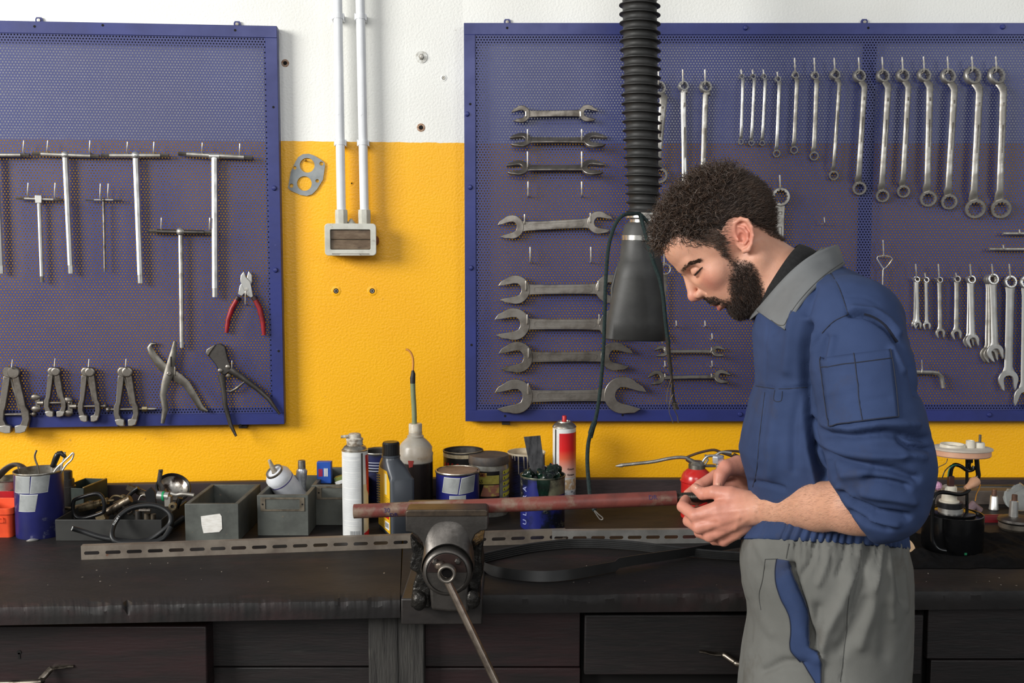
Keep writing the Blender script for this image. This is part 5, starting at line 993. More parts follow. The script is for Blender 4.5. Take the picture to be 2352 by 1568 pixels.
# black tin with red lettering
c = Vector((P(1064, 1100, 2.53).x, 2.53, BENCH_Z)); r_ = 46 * 2.53 / F_PX; hh = zat(1033, 2.53) - BENCH_Z
t = thing('black_tin', 'open black tin with a cream band and red lettering at the wall', 'tin', FACE(c)); open_tin(t, r_, hh, mat('black_tin_print', (26, 25, 25), (34, 32, 32), rough=0.4, scale=20), depth=0.02, inside=mat('dusty_metal', (96, 92, 88), (66, 62, 60), rough=0.45, metal=0.6, scale=40), rim=iron)
zz = lambda y: zat(y, c.y - r_) - BENCH_Z
cyl_patch(t, 'cream_band', mat('cream_band', (196, 182, 150), (160, 142, 112), rough=0.5, scale=40), r_, [(R(-89), zz(1040)), (R(89), zz(1040)), (R(89), zz(1054)), (R(-89), zz(1054))], c, n=24)
for i, ch in enumerate('BREC'): lettering('red_letter', ch, 0.013, red_paint, t, TR((0, 0, zz(1070))) @ RZ(R(-62 + 15 * i)) @ TR((0, -r_ - 0.0007, 0)) @ RX(math.pi / 2), bend=r_)
# blue can with lid and tape
c = Vector((P(1051, 1100, 2.36).x, 2.36, BENCH_Z)); r_ = 50.5 * 2.36 / F_PX; hh = zat(1079, 2.36) - BENCH_Z
t = thing('lidded_can', 'blue can with a dusty lid and grey tape behind the vice', 'can', FACE(c))
MB().lathe([(r_ - 0.001, 0), (r_, 0.002), (r_, hh - 0.003)], 48).build('body', mat('clean_blue_tin', (32, 35, 104), (27, 30, 90), rough=0.3, scale=8), t)
MB().ring([(r_ - 0.003, hh - 0.002), (r_ - 0.002, hh + 0.0012), (r_ + 0.0012, hh + 0.0012), (r_ + 0.0022, hh - 0.001), (r_ + 0.0012, hh - 0.004), (r_ - 0.002, hh - 0.004)], 48).build('rim', tin_metal, t)
MB().lathe([(r_ - 0.0045, hh - 0.003), (r_ - 0.005, hh + 0.0002), (r_ - 0.012, hh + 0.0008), (0, hh + 0.001)], 48).build('lid', mat('dusty_lid', (132, 110, 94), (108, 90, 78), rough=0.7, scale=30), t)
zz = lambda y: zat(y, c.y - r_) - BENCH_Z
for q in ([(1020, 1097), (1057, 1098), (1051, 1135), (1015, 1133)], [(1060, 1098), (1092, 1093), (1088, 1132), (1053, 1136)], [(1032, 1139), (1070, 1138), (1070, 1152), (1032, 1152)]):
    pa = [(ang(x, 1051, 51), zz(y)) for x, y in q]; e = cyl_patch(t, 'tape_patch', tape_edge, r_, pa, c, off=0.0003)
    cx_, cz_ = sum(p[0] for p in pa) / 4, sum(p[1] for p in pa) / 4; cyl_patch(t, 'tape_face', tape_m, r_, [(cx_ + (a_ - cx_) * 0.94, cz_ + (z_ - cz_) * 0.94) for a_, z_ in pa], c, off=0.0009).parent = e
# glass jar
c = base(1123, 1188, 0.05); r_ = 46 * _depth(c.y) / F_PX; hh = zat(1043, c.y) - BENCH_Z
t = thing('glass_jar', 'clear jar with a black lid and a yellow pictured label', 'jar', FACE(c)); zz = lambda y: zat(y, c.y - r_) - BENCH_Z
MB().lathe([(r_ * 0.97, 0.0), (r_, 0.004), (r_, hh - 0.030), (r_ * 0.985, hh - 0.026), (r_ * 0.97, hh - 0.018)], 48).build('jar_body', mat('cloudy_jar', (150, 150, 144), (110, 108, 100), rough=0.12, scale=24, trans=0.25, c3=(92, 84, 70), scale3=18, ramp3=(0.52, 0.7), coat=0.4), t)
MB().lathe([(r_ * 1.0, hh - 0.021), (r_ * 1.02, hh - 0.019), (r_ * 1.01, hh - 0.003), (r_ * 0.97, hh), (r_ * 0.3, hh + 0.0005), (0, hh)], 48).build('lid', mat('dusty_black_lid', (66, 62, 60), (92, 80, 70), rough=0.6, scale=20), t)
cyl_patch(t, 'label', mat('black_label', (24, 22, 22), rough=0.4), r_, [(R(-40), zz(1083)), (R(31), zz(1083)), (R(31), zz(1160)), (R(-40), zz(1160))], c)
cyl_patch(t, 'yellow_panel', mat('dull_yellow_panel', (176, 164, 76), (150, 138, 64), rough=0.4, scale=40), r_, [(R(-36), zz(1092)), (R(29), zz(1092)), (R(29), zz(1112)), (R(-36), zz(1112))], c, off=0.0014)
cyl_patch(t, 'oval_badge', mat('badge_yellow', (206, 176, 84), (120, 52, 40), rough=0.4, scale=60), r_, [(R(-38), zz(1086)), (R(-6), zz(1086)), (R(-6), zz(1095)), (R(-38), zz(1095))], c, off=0.002)
for s_, a_, y_, sz in (('AA', -22, 1090.5, 0.010), ('AS', -24, 1106, 0.013)): lettering('lettering', s_, sz, black_plastic, t, TR((0, 0, zz(y_))) @ RZ(R(a_)) @ TR((0, -r_ - 0.0025, 0)) @ RX(math.pi / 2), bend=r_)
cyl_patch(t, 'hand_picture', mat('skin_print', (160, 104, 84), (196, 176, 92), rough=0.4, scale=40, ramp=(0.45, 0.58)), r_, [(R(-14), zz(1114)), (R(29), zz(1114)), (R(29), zz(1140)), (R(-24), zz(1140))], c, off=0.0014)
for i in range(5):
    y_ = 1087 + 13 * i; e = cyl_patch(t, 'yellow_tab', mat('tab_yellow', (190, 186, 60), rough=0.4), r_, [(R(43), zz(y_ - 3)), (R(88), zz(y_ - 6)), (R(88), zz(y_ + 2)), (R(43), zz(y_ + 5))], c)
    lettering('tab_mark', '0', 0.006, black_plastic, t, TR((0, 0, zz(y_ + 1))) @ RZ(R(48)) @ TR((0, -r_ - 0.0015, 0)) @ RX(math.pi / 2), bend=r_)
# cream paint tin
c = Vector((P(1209, 1100, 2.585).x, 2.585, BENCH_Z)); r_ = 43 * 2.585 / F_PX; hh = zat(1037, 2.585) - BENCH_Z
t = thing('paint_tin', 'dark blue tin with cream paint on its rim and drips down its side', 'tin', FACE(c)); cream = mat('cream_paint', (206, 194, 170), (186, 170, 144), rough=0.5, scale=30)
open_tin(t, r_, hh, dark_label, depth=0.012, inside=cream, rim=cream)
for a_, ln in ((-25, 0.05), (-8, 0.035), (3, 0.045), (-48, 0.012), (-38, 0.016)): MB().tube([((r_ + 0.0006) * math.sin(R(a_)), -(r_ + 0.0006) * math.cos(R(a_)), hh - 0.002), ((r_ + 0.0006) * math.sin(R(a_ + 1)), -(r_ + 0.0006) * math.cos(R(a_ + 1)), hh - ln)], [0.0018, 0.0008], 8).build('paint_drip', cream, t)
q = MB()
for i in range(22): R_ = r_ + 0.0003; zq = hh - 0.02 - 0.0042 * i; q.sheet([[(R_ * math.sin(R(-70 + 9 * j)), -R_ * math.cos(R(-70 + 9 * j)), zq) for j in range(10)], [(R_ * math.sin(R(-70 + 9 * j)), -R_ * math.cos(R(-70 + 9 * j)), zq + 0.0008) for j in range(10)]])
tag(q.build('printed_lines', mat('dim_print', (70, 74, 100), rough=0.5), t), kind='stuff')
# grease tin with spatula
c = base(1246, 1221, 0.053); r_ = 51 * _depth(c.y) / F_PX; hh = zat(1089, c.y) - BENCH_Z
t = thing('grease_tin', 'blue tin smeared with dark green grease, spatula standing in it', 'tin', FACE(c)); zz = lambda y: zat(y, c.y - r_) - BENCH_Z
smear = mat('greasy_blue_tin', (32, 37, 102), (18, 22, 34), rough=0.3, scale=16, ramp=(0.46, 0.58), c3=(96, 96, 84), scale3=30, ramp3=(0.62, 0.7))
open_tin(t, r_, hh, smear, depth=0.012, inside=mat('grease_dark', (14, 26, 20), rough=0.15), rim=mat('greasy_rim', (120, 118, 100), (40, 52, 44), rough=0.35, metal=0.6, scale=40))
gm = mat('green_grease', (10, 34, 24), (6, 18, 14), rough=0.08, scale=40, coat=0.5)
for (gx, gy, gz, s_) in ((0.024, 0.004, 0.004, 0.017), (0.036, 0.012, 0.008, 0.012), (0.03, -0.012, 0.0, 0.014), (-0.034, -0.006, 0.0, 0.015), (0.0, 0.012, -0.004, 0.02), (-0.02, 0.016, -0.002, 0.016), (0.006, -0.026, -0.004, 0.018)):
    g = MB(); g.ball((gx, gy, hh - 0.002 + gz), s_, 18); 
    g.v = [tuple(Vector(v) + Vector((0, 0, 0)) + (Vector(v) - Vector((gx, gy, hh))).normalized() * 0.013 * mnoise.noise(Vector(v) * 75) + (Vector(v) - Vector((gx, gy, hh))).normalized() * 0.005 * mnoise.noise(Vector(v) * 190)) for v in g.v]; g.build('grease_lump', gm, t, smooth=70)
g = MB(); n = 12
g.sheet([[((r_ + 0.0012) * math.sin(R(-15 + 34 * i / n)), -(r_ + 0.0012) * math.cos(R(-15 + 34 * i / n)), hh - 0.002) for i in range(n + 1)], [((r_ + 0.0025) * math.sin(R(-13 + 30 * i / n)), -(r_ + 0.0025) * math.cos(R(-13 + 30 * i / n)), hh - 0.02) for i in range(n + 1)], [((r_ + 0.0014) * math.sin(R(-8 + 20 * i / n)), -(r_ + 0.0014) * math.cos(R(-8 + 20 * i / n)), hh - 0.045 - 0.008 * math.sin(i * 1.3)) for i in range(n + 1)]])
g.build('grease_run', gm, t, smooth=70)
cyl_patch(t, 'picture_panel', mat('grey_olive_print', (116, 114, 92), (70, 66, 58), rough=0.4, scale=40), r_, [(R(8), zz(1102)), (R(72), zz(1098)), (R(72), zz(1140)), (R(4), zz(1140))], c)
for i, ch in enumerate('ULTRA'): lettering('lettering', ch, 0.019, mat('tin_lettering', (150, 156, 196), rough=0.4), t, TR((0, 0, 0.018 + 0.02 * i)) @ RZ(R(-50)) @ TR((0, -r_ - 0.001, 0)) @ RX(math.pi / 2) @ RZ(R(90)))
t = thing('spatula', 'flat grey metal strip spatula standing in the green grease', 'spatula', TR(c + Vector((-0.02, 0.0, hh))))
a0, a1 = P(1213, 1001, c.y), P(1250, 998, c.y); b0, b1 = P(1222, 1100, c.y), P(1255, 1100, c.y)
g = MB(); g.loft([[tuple(p), tuple(q_), tuple(q_ + Vector((0, 0.002, 0))), tuple(p + Vector((0, 0.002, 0)))] for p, q_ in ((b0, b1), (b0.lerp(P(1203, 1003, c.y), 0.5), b1.lerp(P(1241, 1000, c.y), 0.5)), (P(1203, 1003, c.y), P(1241, 1000, c.y)))])
g.build('blade', mat('smeared_strip', (92, 92, 94), (58, 58, 60), rough=0.4, metal=0.5, scale=40, stretch=(2, 2, 0.6)), t, world=True, bevel=0.0005)

# ---- red oil can with flexible spout
Yo = 2.44; ko = Yo / F_PX; c = Vector((P(1600, 1100, Yo).x, Yo, BENCH_Z)); t = thing('oil_can', 'red oil can with a long flexible spout beside the hands', 'oil can', TR(c)); zz = lambda y: zat(y, Yo) - BENCH_Z
redcan = mat('red_enamel', (200, 40, 36), (186, 34, 32), rough=0.22, scale=10, coat=0.4)
rr0 = 36 * ko
MB().lathe([(rr0 * 0.98, 0), (rr0, 0.003), (rr0, zz(1106)), (rr0 * 1.06, zz(1104)), (rr0 * 1.06, zz(1102)), (rr0, zz(1100)), (rr0 * 0.97, zz(1092)), (rr0 * 0.86, zz(1084)), (rr0 * 0.62, zz(1077)), (rr0 * 0.55, zz(1075))], 40).build('body', redcan, t)
MB().lathe([(19.5 * ko, zz(1077)), (19.5 * ko, zz(1066)), (17 * ko, zz(1064)), (12 * ko, zz(1058)), (0, zz(1057))], 24).build('pump_cap', tin_metal, t)
sp = smooth_path([P(1600, 1062, Yo), P(1589, 1060, Yo), P(1578, 1052, Yo), P(1560, 1050, Yo), P(1535, 1053, Yo), P(1500, 1060, Yo), P(1465, 1064, Yo), P(1428, 1068, Yo)], 16)
MB().tube(sp, [0.0046 if i % 2 else 0.0039 for i in range(len(sp))], 10).build('flexible_spout', steel, t, world=True, smooth=70)
MB().tube([P(1430, 1068, Yo), P(1424, 1069, Yo), P(1414, 1070, Yo)], [0.0052, 0.0045, 0.0012], 12).build('spout_tip', steel, t, world=True)
MB().tube([P(1596, 1064, Yo), P(1577, 1053, Yo)], [0.008, 0.0055], 12).build('spout_socket', tin_metal, t, world=True)
MB().tube(smooth_path([P(1612, 1064, Yo), P(1620, 1052, Yo), P(1627, 1047, Yo), P(1642, 1046, Yo), P(1652, 1040, Yo), P(1662, 1038, Yo), P(1680, 1040, Yo)], 4), 0.0036, 10).build('lever', chrome, t, world=True)
MB().tube([P(1618, 1068, Yo), P(1626, 1056, Yo), P(1620, 1044, Yo)], 0.0028, 8).build('link', steel, t, world=True)
MB().box(0.02, 0.046, -0.006, 0.006, zz(1072), zz(1067)).build('lever_base', tin_metal, t, bevel=0.001)
t = thing('brown_hose', 'thin brown hose lines running along the wall behind the oil can', 'hose', P(1640, 1040, 2.52)); brn = mat('brown_hose', (84, 62, 46), (64, 48, 38), rough=0.5, scale=30)
MB().tube(smooth_path([P(x, y, 2.52) for x, y in [(1575, 1051), (1592, 1044), (1615, 1037), (1640, 1033), (1660, 1040), (1690, 1050), (1720, 1060)]], 4), 0.0034, 10).build('line', brn, t, world=True)
MB().tube(smooth_path([P(x, y, 2.52) for x, y in [(1655, 1039), (1672, 1036), (1700, 1037), (1730, 1045)]], 4), 0.0034, 10).build('line', brn, t, world=True)
MB().cyl(P(1684, 1046, 2.52), P(1700, 1054, 2.52), 0.008, n=12).build('connector', brn, t, world=True)

# ------------------------------------------------------------ slotted rails
rail_m = mat('rusty_galvanised', (138, 128, 116), (112, 102, 92), rough=0.5, metal=0.45, scale=14, c3=(120, 78, 56), scale3=30, ramp3=(0.66, 0.74))
rail_m2 = mat('galvanised', (150, 148, 144), (128, 126, 122), rough=0.45, metal=0.5, scale=14, c3=(128, 90, 68), scale3=30, ramp3=(0.66, 0.74))
def rail(label, p0, p1, h, n, sl, sh, m, z0=0.0, open_left=False):
    d = p1 - p0; L = d.length; a = math.atan2(d.y, d.x); t = thing('slotted_rail', label, 'rail', TR(p0 + Vector((0, 0, z0))) @ RZ(a), 'slotted steel rails on the bench'); cw = L / n; q = MB()
    for i in range(n):
        cx_ = cw * (i + 0.5); o = rrect(cw / 2, h / 2, 0.00001, 4, cx_, h * 0.5); hs = rrect(sl / 2, sh / 2, sh / 2 - 0.0001, 4, cx_, h * 0.47)
        for (za_, zb_) in ((-0.001, 0.001),):
            q.loft([[(x, za_, z) for x, z in o], [(x, za_, z) for x, z in hs], [(x, zb_, z) for x, z in hs], [(x, zb_, z) for x, z in o]], False, wrap=True)
    q.build('slotted_web', m, t, smooth=30)
    MB().box(0, L, 0.0012, 0.014, h - 0.0018, h).box(0, L, 0.0012, 0.014, 0.0, 0.0018).build('flange', m, t)  # top lip added to block light from above behind the slots
    return t
a, b = B(187, 1285), B(1300, 1246); L = (b - a).length
rail('long rusty slotted steel rail lying in front of the boxes and vice', a, b, 0.030, int(round(L / 0.0432)), 0.0315, 0.0078, rail_m)
a, b = B(1268, 1249), B(1770, 1244); L = (b - a).length
rail('shorter cleaner slotted steel rail running to the hands', a - Vector((0, 0.004, 0)), b - Vector((0, 0.004, 0)), 0.0315, int(round(L / 0.0432)), 0.0315, 0.0078, rail_m2)
# ------------------------------------------------------------ drive belt
belt_m = mat('belt_rubber', (36, 36, 36), (46, 46, 46), rough=0.42, scale=12)
bp = [(1100, 1296), (1150, 1284), (1230, 1268), (1330, 1259), (1440, 1263), (1540, 1274), (1640, 1284), (1740, 1289), (1820, 1286), (1860, 1276), (1830, 1264), (1740, 1258), (1640, 1272), (1560, 1287), (1450, 1305), (1380, 1319), (1300, 1333), (1230, 1336), (1150, 1327), (1108, 1312)]
t = thing('drive_belt', 'black ribbed drive belt lying in a twisted loop beside the vice', 'belt', TR(B(1400, 1290)))
pth = smooth_path([B(x, y) for x, y in bp + bp[:3]], 8); pth = pth[8:-16 - 1 + 8] if False else pth[:len(bp) * 8]
def belt(prof):
    rings = []; K = len(pth)
    for i in range(K):
        tg = (pth[(i + 1) % K] - pth[i - 1]); tg.z = 0; tg.normalize(); nrm = Vector((-tg.y, tg.x, 0))
        tw = 0.28 * math.sin(2 * math.pi * i / K * 2 + 0.6); up = Vector((0, 0, math.cos(tw))) + nrm * math.sin(tw); nn = nrm * math.cos(tw) - Vector((0, 0, math.sin(tw)))
        lift = Vector((0, 0, (0.006 if K * 0.52 < i < K * 0.72 else 0.0005)))
        rings.append([tuple(pth[i] - nn * x + up * z + lift) for x, z in prof])
    return MB().loft(rings, False, wrap=True)
prof = [(-0.0018, 0.0), (-0.0018, 0.021), (0.0, 0.021)]
for i in range(5): z = 0.0195 - 0.004 * i; prof += [(0.0020, z), (0.0020, z - 0.0022), (0.0004, z - 0.0030)]
prof += [(0.0, 0.0)]
belt(prof).build('belt', belt_m, t, world=True, smooth=45)

# ------------------------------------------------------------ vice with pipe
VX = P(1028, 1305, 1.64).x
t = thing('bench_vice', 'heavy cast iron bench vice with a long bar handle gripping the red pipe', 'vice', TR(Vector((VX, 1.84, BENCH_Z))))
Yj = 1.66
front = [(931, 1176), (936, 1172), (1115, 1171), (1121, 1175), (1121, 1214), (1117, 1218), (1105, 1219), (1092, 1228), (1084, 1243), (1082, 1262), (1086, 1285), (1088, 1310), (1082, 1335), (1070, 1353), (1050, 1363), (1028, 1366), (1005, 1363), (985, 1352), (972, 1330), (967, 1305), (970, 1280), (974, 1262), (970, 1245), (958, 1230), (945, 1223), (932, 1221)]
def slab(name, pts, Y, th, m, bev, parent, sm=40):
    q = MB(); poly = [(P(x, y, Y).x, P(x, y, Y).z) for x, y in pts]; n = len(poly)
    q.prism(poly, 0, th, Matrix(((1, 0, 0, 0), (0, 0, 1, Y), (0, 1, 0, 0), (0, 0, 0, 1)))); o = q.build(name, m, parent, world=True, smooth=sm, bevel=bev, bseg=3)
    # prism was mirrored into the vertical plane: turn its faces outward again
    o.data.flip_normals(); return o
mj = slab('moving_jaw', front, Yj, 0.045, iron, 0.004, t)
slab('jaw_plate', [(932, 1174), (938, 1171), (1114, 1170), (1120, 1173), (1120, 1186), (932, 1187)], Yj - 0.001, 0.045, mat('jaw_plate', (92, 80, 68), (70, 62, 55), rough=0.45, metal=0.8, scale=40), 0.002, t)
slab('jaw_block', [(934, 1180), (1118, 1179), (1118, 1218), (934, 1222)], Yj + 0.02, 0.023, iron, 0.004, t)
# ribs sweeping from the jaw to the boss
g = []; prof_ = [(966, 1308), (972, 1270), (976, 1240), (984, 1212), (1000, 1192), (1028, 1186), (1056, 1192), (1072, 1212), (1081, 1240), (1083, 1270), (1088, 1308)]; pr = smooth_path([Vector((x, y, 0)) for x, y in prof_], 4); nn = len(pr)
for i in range(9):
    f = i / 8; row = []
    for j, v in enumerate(pr):
        an = R(188 - 196 * j / (nn - 1)); ex, ey = 1028 + 60 * math.cos(an), 1308 - 60 * math.sin(an); row.append(tuple(P(v.x + (ex - v.x) * f, v.y + (ey - v.y) * f, Yj + 0.001 - 0.013 * f ** 1.5)))
    g.append(row)
MB().sheet(g[::-1]).build('boss_fairing', iron, mj, world=True, smooth=70)
bc = P(1028, 1308, Yj); bM = TR(bc) @ RX(math.pi / 2); kb = Yj / F_PX
MB().lathe([(61 * kb, -0.03), (60 * kb, 0.004), (56 * kb, 0.014), (50 * kb, 0.018), (48 * kb, 0.018), (46.5 * kb, 0.0155), (0, 0.0155)], 56, bM).build('screw_boss', iron, t, world=True, smooth=45)
hp_ = [(46 * kb * math.cos(R(a)), 46 * kb * math.sin(R(a))) for a in range(4, 177, 8)]
MB().prism(hp_ + [(-46 * kb, 0.001), (46 * kb, 0.001)], 0.0155, 0.018, bM).build('cover_plate', mat('brown_cover', (62, 46, 42), (48, 38, 36), rough=0.45, metal=0.5, scale=30), t, world=True, bevel=0.0006)
for x, y in ((1000, 1290), (1052, 1288)): MB().lathe([(8 * kb, 0.0), (8 * kb, 0.003), (5 * kb, 0.0055), (0, 0.006)], 6, TR(P(x, y, Yj - 0.018)) @ RX(math.pi / 2)).build('cover_bolt', iron, t, world=True, smooth=20)
sM = TR(P(1034, 1306, Yj)) @ RX(math.pi / 2) @ RY(R(0)); ks = 1.60 / F_PX
MB().lathe([(15 * kb, 0.0), (15 * kb, 0.012), (20 * ks, 0.014), (20 * ks, 0.026)], 32, TR(P(1029, 1311, Yj - 0.016)) @ RX(math.pi / 2 + R(0))).build('screw_head', iron, t, world=True)
e = P(1026, 1318, Yj - 0.058); MB().ring([(0.0098, -0.01), (0.0098, 0.001), (0.0112, 0.0032), (0.0133, 0.0034), (0.0149, 0.0015), (0.0150, -0.010)], 40, TR(e) @ RX(math.pi / 2) @ Matrix.Scale(1.02, 4)).build('ring_end', steel_dark, t, world=True, smooth=60)
MB().lathe([(0.0099, -0.012), (0.0, -0.012)], 24, TR(e) @ RX(math.pi / 2), cap=False).build('ring_bore', hole_dark, t, world=True)
bar_m = mat('worn_bar', (134, 122, 110), (96, 86, 78), rough=0.36, metal=0.9, scale=30)
bar0, bar1 = P(1010, 1297, Yj - 0.034), P(1158, 1606, 1.58); dbar = (bar1 - bar0).normalized()
MB().tube([bar0, bar0 + dbar * 0.02, bar1], [0.0062, 0.0066, 0.0066], 18).build('handle_bar', bar_m, t, world=True)
for p_ in (bar0, bar1): MB().tube([p_ - dbar * 0.006, p_ - dbar * 0.004, p_, p_ + dbar * 0.004, p_ + dbar * 0.006], [0.004, 0.0085, 0.0098, 0.0085, 0.004], 18).build('bar_knob', bar_m, t, world=True)
# slide, fixed jaw and base
slab('slide', [(985, 1250), (1075, 1250), (1075, 1330), (985, 1330)], Yj + 0.044, 0.16, iron, 0.004, t)
slab('fixed_jaw', [(930, 1166), (936, 1161), (1108, 1159), (1114, 1164), (1114, 1205), (1090, 1225), (1078, 1260), (1080, 1330), (985, 1330), (980, 1260), (965, 1230), (934, 1210)], 1.745, 0.045, iron, 0.004, t)
slab('fixed_jaw_plate', [(931, 1162), (937, 1158), (1108, 1156), (1115, 1160), (1115, 1180), (931, 1182)], 1.733, 0.014, _mats['jaw_plate'], 0.002, t)
rough_iron = mat('greasy_rough_iron', (52, 50, 47), (28, 27, 26), rough=0.35, metal=0.7, scale=40, rough2=0.6, bump=0.9, bscale=70, bdist=0.006)
def rocky(pts, Y, th, name, par, seed):
    o = slab(name, pts, Y, th, rough_iron, 0.005, par); return o
rocky([(941, 1228), (955, 1240), (972, 1256), (985, 1290), (990, 1352), (988, 1398), (942, 1396), (948, 1345), (960, 1318), (941, 1308), (940, 1290), (947, 1275), (943, 1250)], 1.80, 0.10, 'base_cheek', t, 1)
rocky([(1112, 1240), (1098, 1250), (1080, 1262), (1075, 1300), (1072, 1398), (1102, 1392), (1100, 1350), (1110, 1315), (1106, 1280)], 1.80, 0.10, 'base_cheek', t, 2)
slab('base_front', [(985, 1340), (1075, 1340), (1078, 1408), (1030, 1406), (990, 1402)], 1.79, 0.08, iron, 0.006, t)
for x, y in ((963, 1378), (1086, 1374)): MB().lathe([(0.016, 0), (0.015, 0.008), (0.010, 0.013), (0.0, 0.0145)], 20, TR(P(x, y, 1.80)) @ RX(math.pi / 2), sx=0.9, sy=1.15).build('base_bolt', rough_iron, t, world=True)
MB().box(P(922, 1400, 1.83).x, P(1108, 1400, 1.83).x, 1.822, 2.02, BENCH_Z - 0.045, BENCH_Z + 0.0055).build('base_plate', mat('oily_plate', (46, 42, 40), (34, 31, 30), rough=0.4, scale=12, bump=0.4, bscale=50), t, world=True, bevel=0.003)
# pipe and threaded rod
YP = 1.718
pipe_m = mat('red_oxide_pipe', (116, 58, 50), (92, 47, 42), rough=0.5, scale=22, c3=(134, 116, 98), scale3=11, ramp3=(0.50, 0.64), bump=0.15, bscale=120)
pa, pb = P(813, 1174, YP), P(1553, 1143, YP); t = thing('red_pipe', 'long red painted steel pipe clamped in the vice, rod screwed in its end', 'pipe', TR(pa))
MB().tube([pa, pb], [0.0125, 0.0127], 36).build('pipe', pipe_m, t, world=True)
dp = (pb - pa).normalized()
for s_, f_, an in (('30', 0.105, 10), ('DR', 0.125, -30), ('DR', 0.925, 24)):
    lettering('ink_mark', s_, 0.011, mat('violet_ink', (52, 40, 84), rough=0.5), t, TR(pa.lerp(pb, f_) - pa) @ RY(-math.atan2(dp.z, dp.x)) @ RX(R(90 - an)) @ TR((0, 0, 0.0127)))
q = MB(); K = 220; p0_, p1_ = pb - dp * 0.002, P(1680, 1139, YP)
pts = [p0_.lerp(p1_, i / K) for i in range(K + 1)]; MB().tube(pts, [0.0092 if i % 4 < 2 else 0.0079 for i in range(K + 1)], 18).build('threaded_rod', mat('dark_thread', (84, 80, 74), (66, 62, 58), rough=0.4, metal=0.9, scale=60), t, world=True, smooth=75)
# ------------------------------------------------------------ fuel pump and small parts on the right
c = base(2186, 1277, 0.062); YF = c.y; kf = _depth(YF) / F_PX; t = thing('fuel_pump', 'black fuel pump unit with a white round flange on a stalk', 'fuel pump', TR(c)); zz = lambda y: zat(y, YF) - BENCH_Z
def X(px): return P(px, 1150, YF).x - c.x
def L3(px, py, dy=0.0): return P(px, py, YF + dy) - c
gl_black = mat('gloss_black', (12, 12, 13), (18, 18, 19), rough=0.18, scale=10)
r_ = 66 * kf; zt = zz(1178)
MB().lathe([(r_ * 0.97, 0), (r_, 0.004), (r_, zt), (r_ - 0.003, zt + 0.0005), (r_ - 0.004, zt - 0.006), (0.0001, zt - 0.006)], 48).build('canister', gl_black, t)
MB().lathe([(r_ * 0.72, zt - 0.006), (r_ * 0.72, zt + 0.002), (r_ * 0.68, zt + 0.003), (0, zt + 0.003)], 40).build('inner_deck', gl_black, t)
xm = X(2184)
MB().lathe([(27 * kf, zt), (27 * kf, zt + 0.013), (26 * kf, zt + 0.014), (0, zt + 0.014)], 32, TR((xm, 0, 0))).build('metal_ring', chrome, t)
MB().lathe([(28 * kf, zt + 0.014), (28 * kf, zt + 0.026), (0, zt + 0.027)], 32, TR((xm - 0.002, 0, 0))).build('black_collar', black_plastic, t)
wp = mat('milky_plastic', (222, 216, 200), (206, 198, 180), rough=0.4, scale=20)
MB().lathe([(22 * kf, zt + 0.026), (22 * kf, zt + 0.029), (17 * kf, zt + 0.030), (15.5 * kf, zt + 0.060), (13 * kf, zt + 0.062), (0, zt + 0.062)], 28, TR((X(2180), 0, 0))).build('pump_head', wp, t)
MB().box(X(2164), X(2192), -0.012, 0.008, zz(1131), zz(1117)).build('terminal_block', wp, t, bevel=0.0015)
MB().box(X(2175), X(2187), -0.008, 0.004, zz(1117), zz(1092)).build('connector', mat('maroon_plug', (60, 32, 30), rough=0.4), t, bevel=0.001)
MB().lathe([(0.0, 0.0), (0.006, 0.001), (0.0098, 0.006), (0.0098, 0.012), (0.006, 0.017), (0.0, 0.018)], 10, TR(L3(2144, 1117, -0.01)) @ RY(R(80))).build('pink_plug', mat('pink_plug', (196, 146, 176), rough=0.45), t, smooth=20)
MB().tube([L3(2221, 1175), L3(2221, 1050)], 0.0034, 10).build('support_rod', gl_black, t)
fc = Vector((X(2204), 0.0, zz(1031))); rf = 66 * kf; tilt = RX(R(-3))
MB().lathe([(rf * 0.90, -0.014), (rf * 0.93, -0.013), (rf * 0.94, -0.001), (rf, 0.0), (rf, 0.003), (rf * 0.97, 0.004), (0, 0.0035)], 56, TR(fc) @ tilt).build('flange', mat('pale_flange', (214, 206, 192), (200, 186, 168), rough=0.45, scale=14), t)
MB().lathe([(rf * 0.905, -0.0145), (rf * 0.945, -0.012), (rf * 0.945, -0.0015)], 56, TR(fc) @ tilt, cap=False).build('peach_skirt', mat('peach_skirt', (226, 176, 144), (214, 160, 130), rough=0.45, scale=14), t)
MB().ring([(rf * 0.36, 0.003), (rf * 0.36, 0.010), (rf * 0.41, 0.010), (rf * 0.43, 0.003)], 36, TR(fc + Vector((-0.016, 0.008, 0)))).build('raised_ring', wp, t)
MB().lathe([(0.0095, 0.003), (0.009, 0.020), (0.007, 0.0205), (0.006, 0.016), (0, 0.016)], 24, TR(fc + Vector((0.016, -0.006, 0)))).build('port', wp, t)
MB().lathe([(0.0105, 0.003), (0.0105, 0.014), (0.009, 0.016), (0, 0.016)], 24, TR(fc + Vector((0.037, -0.006, 0)))).build('port', wp, t)
MB().tube([fc + Vector((0.037, -0.006, 0.014)), fc + Vector((0.037, -0.006, 0.033))], 0.0028, 10).build('stud', steel_dark, t)
MB().lathe([(0.016, 0.003), (0.016, 0.0055), (0, 0.006)], 24, TR(fc + Vector((-0.002, -0.035, 0)))).build('pad', wp, t)
def tb(nm, pts, r, m, n=10): return MB().tube(smooth_path([L3(*p) for p in pts], 6), r, n).build(nm, m, t)
tb('return_hose', [(2243, 1050), (2245, 1075), (2247, 1092), (2240, 1104)], 0.0052, gl_black)
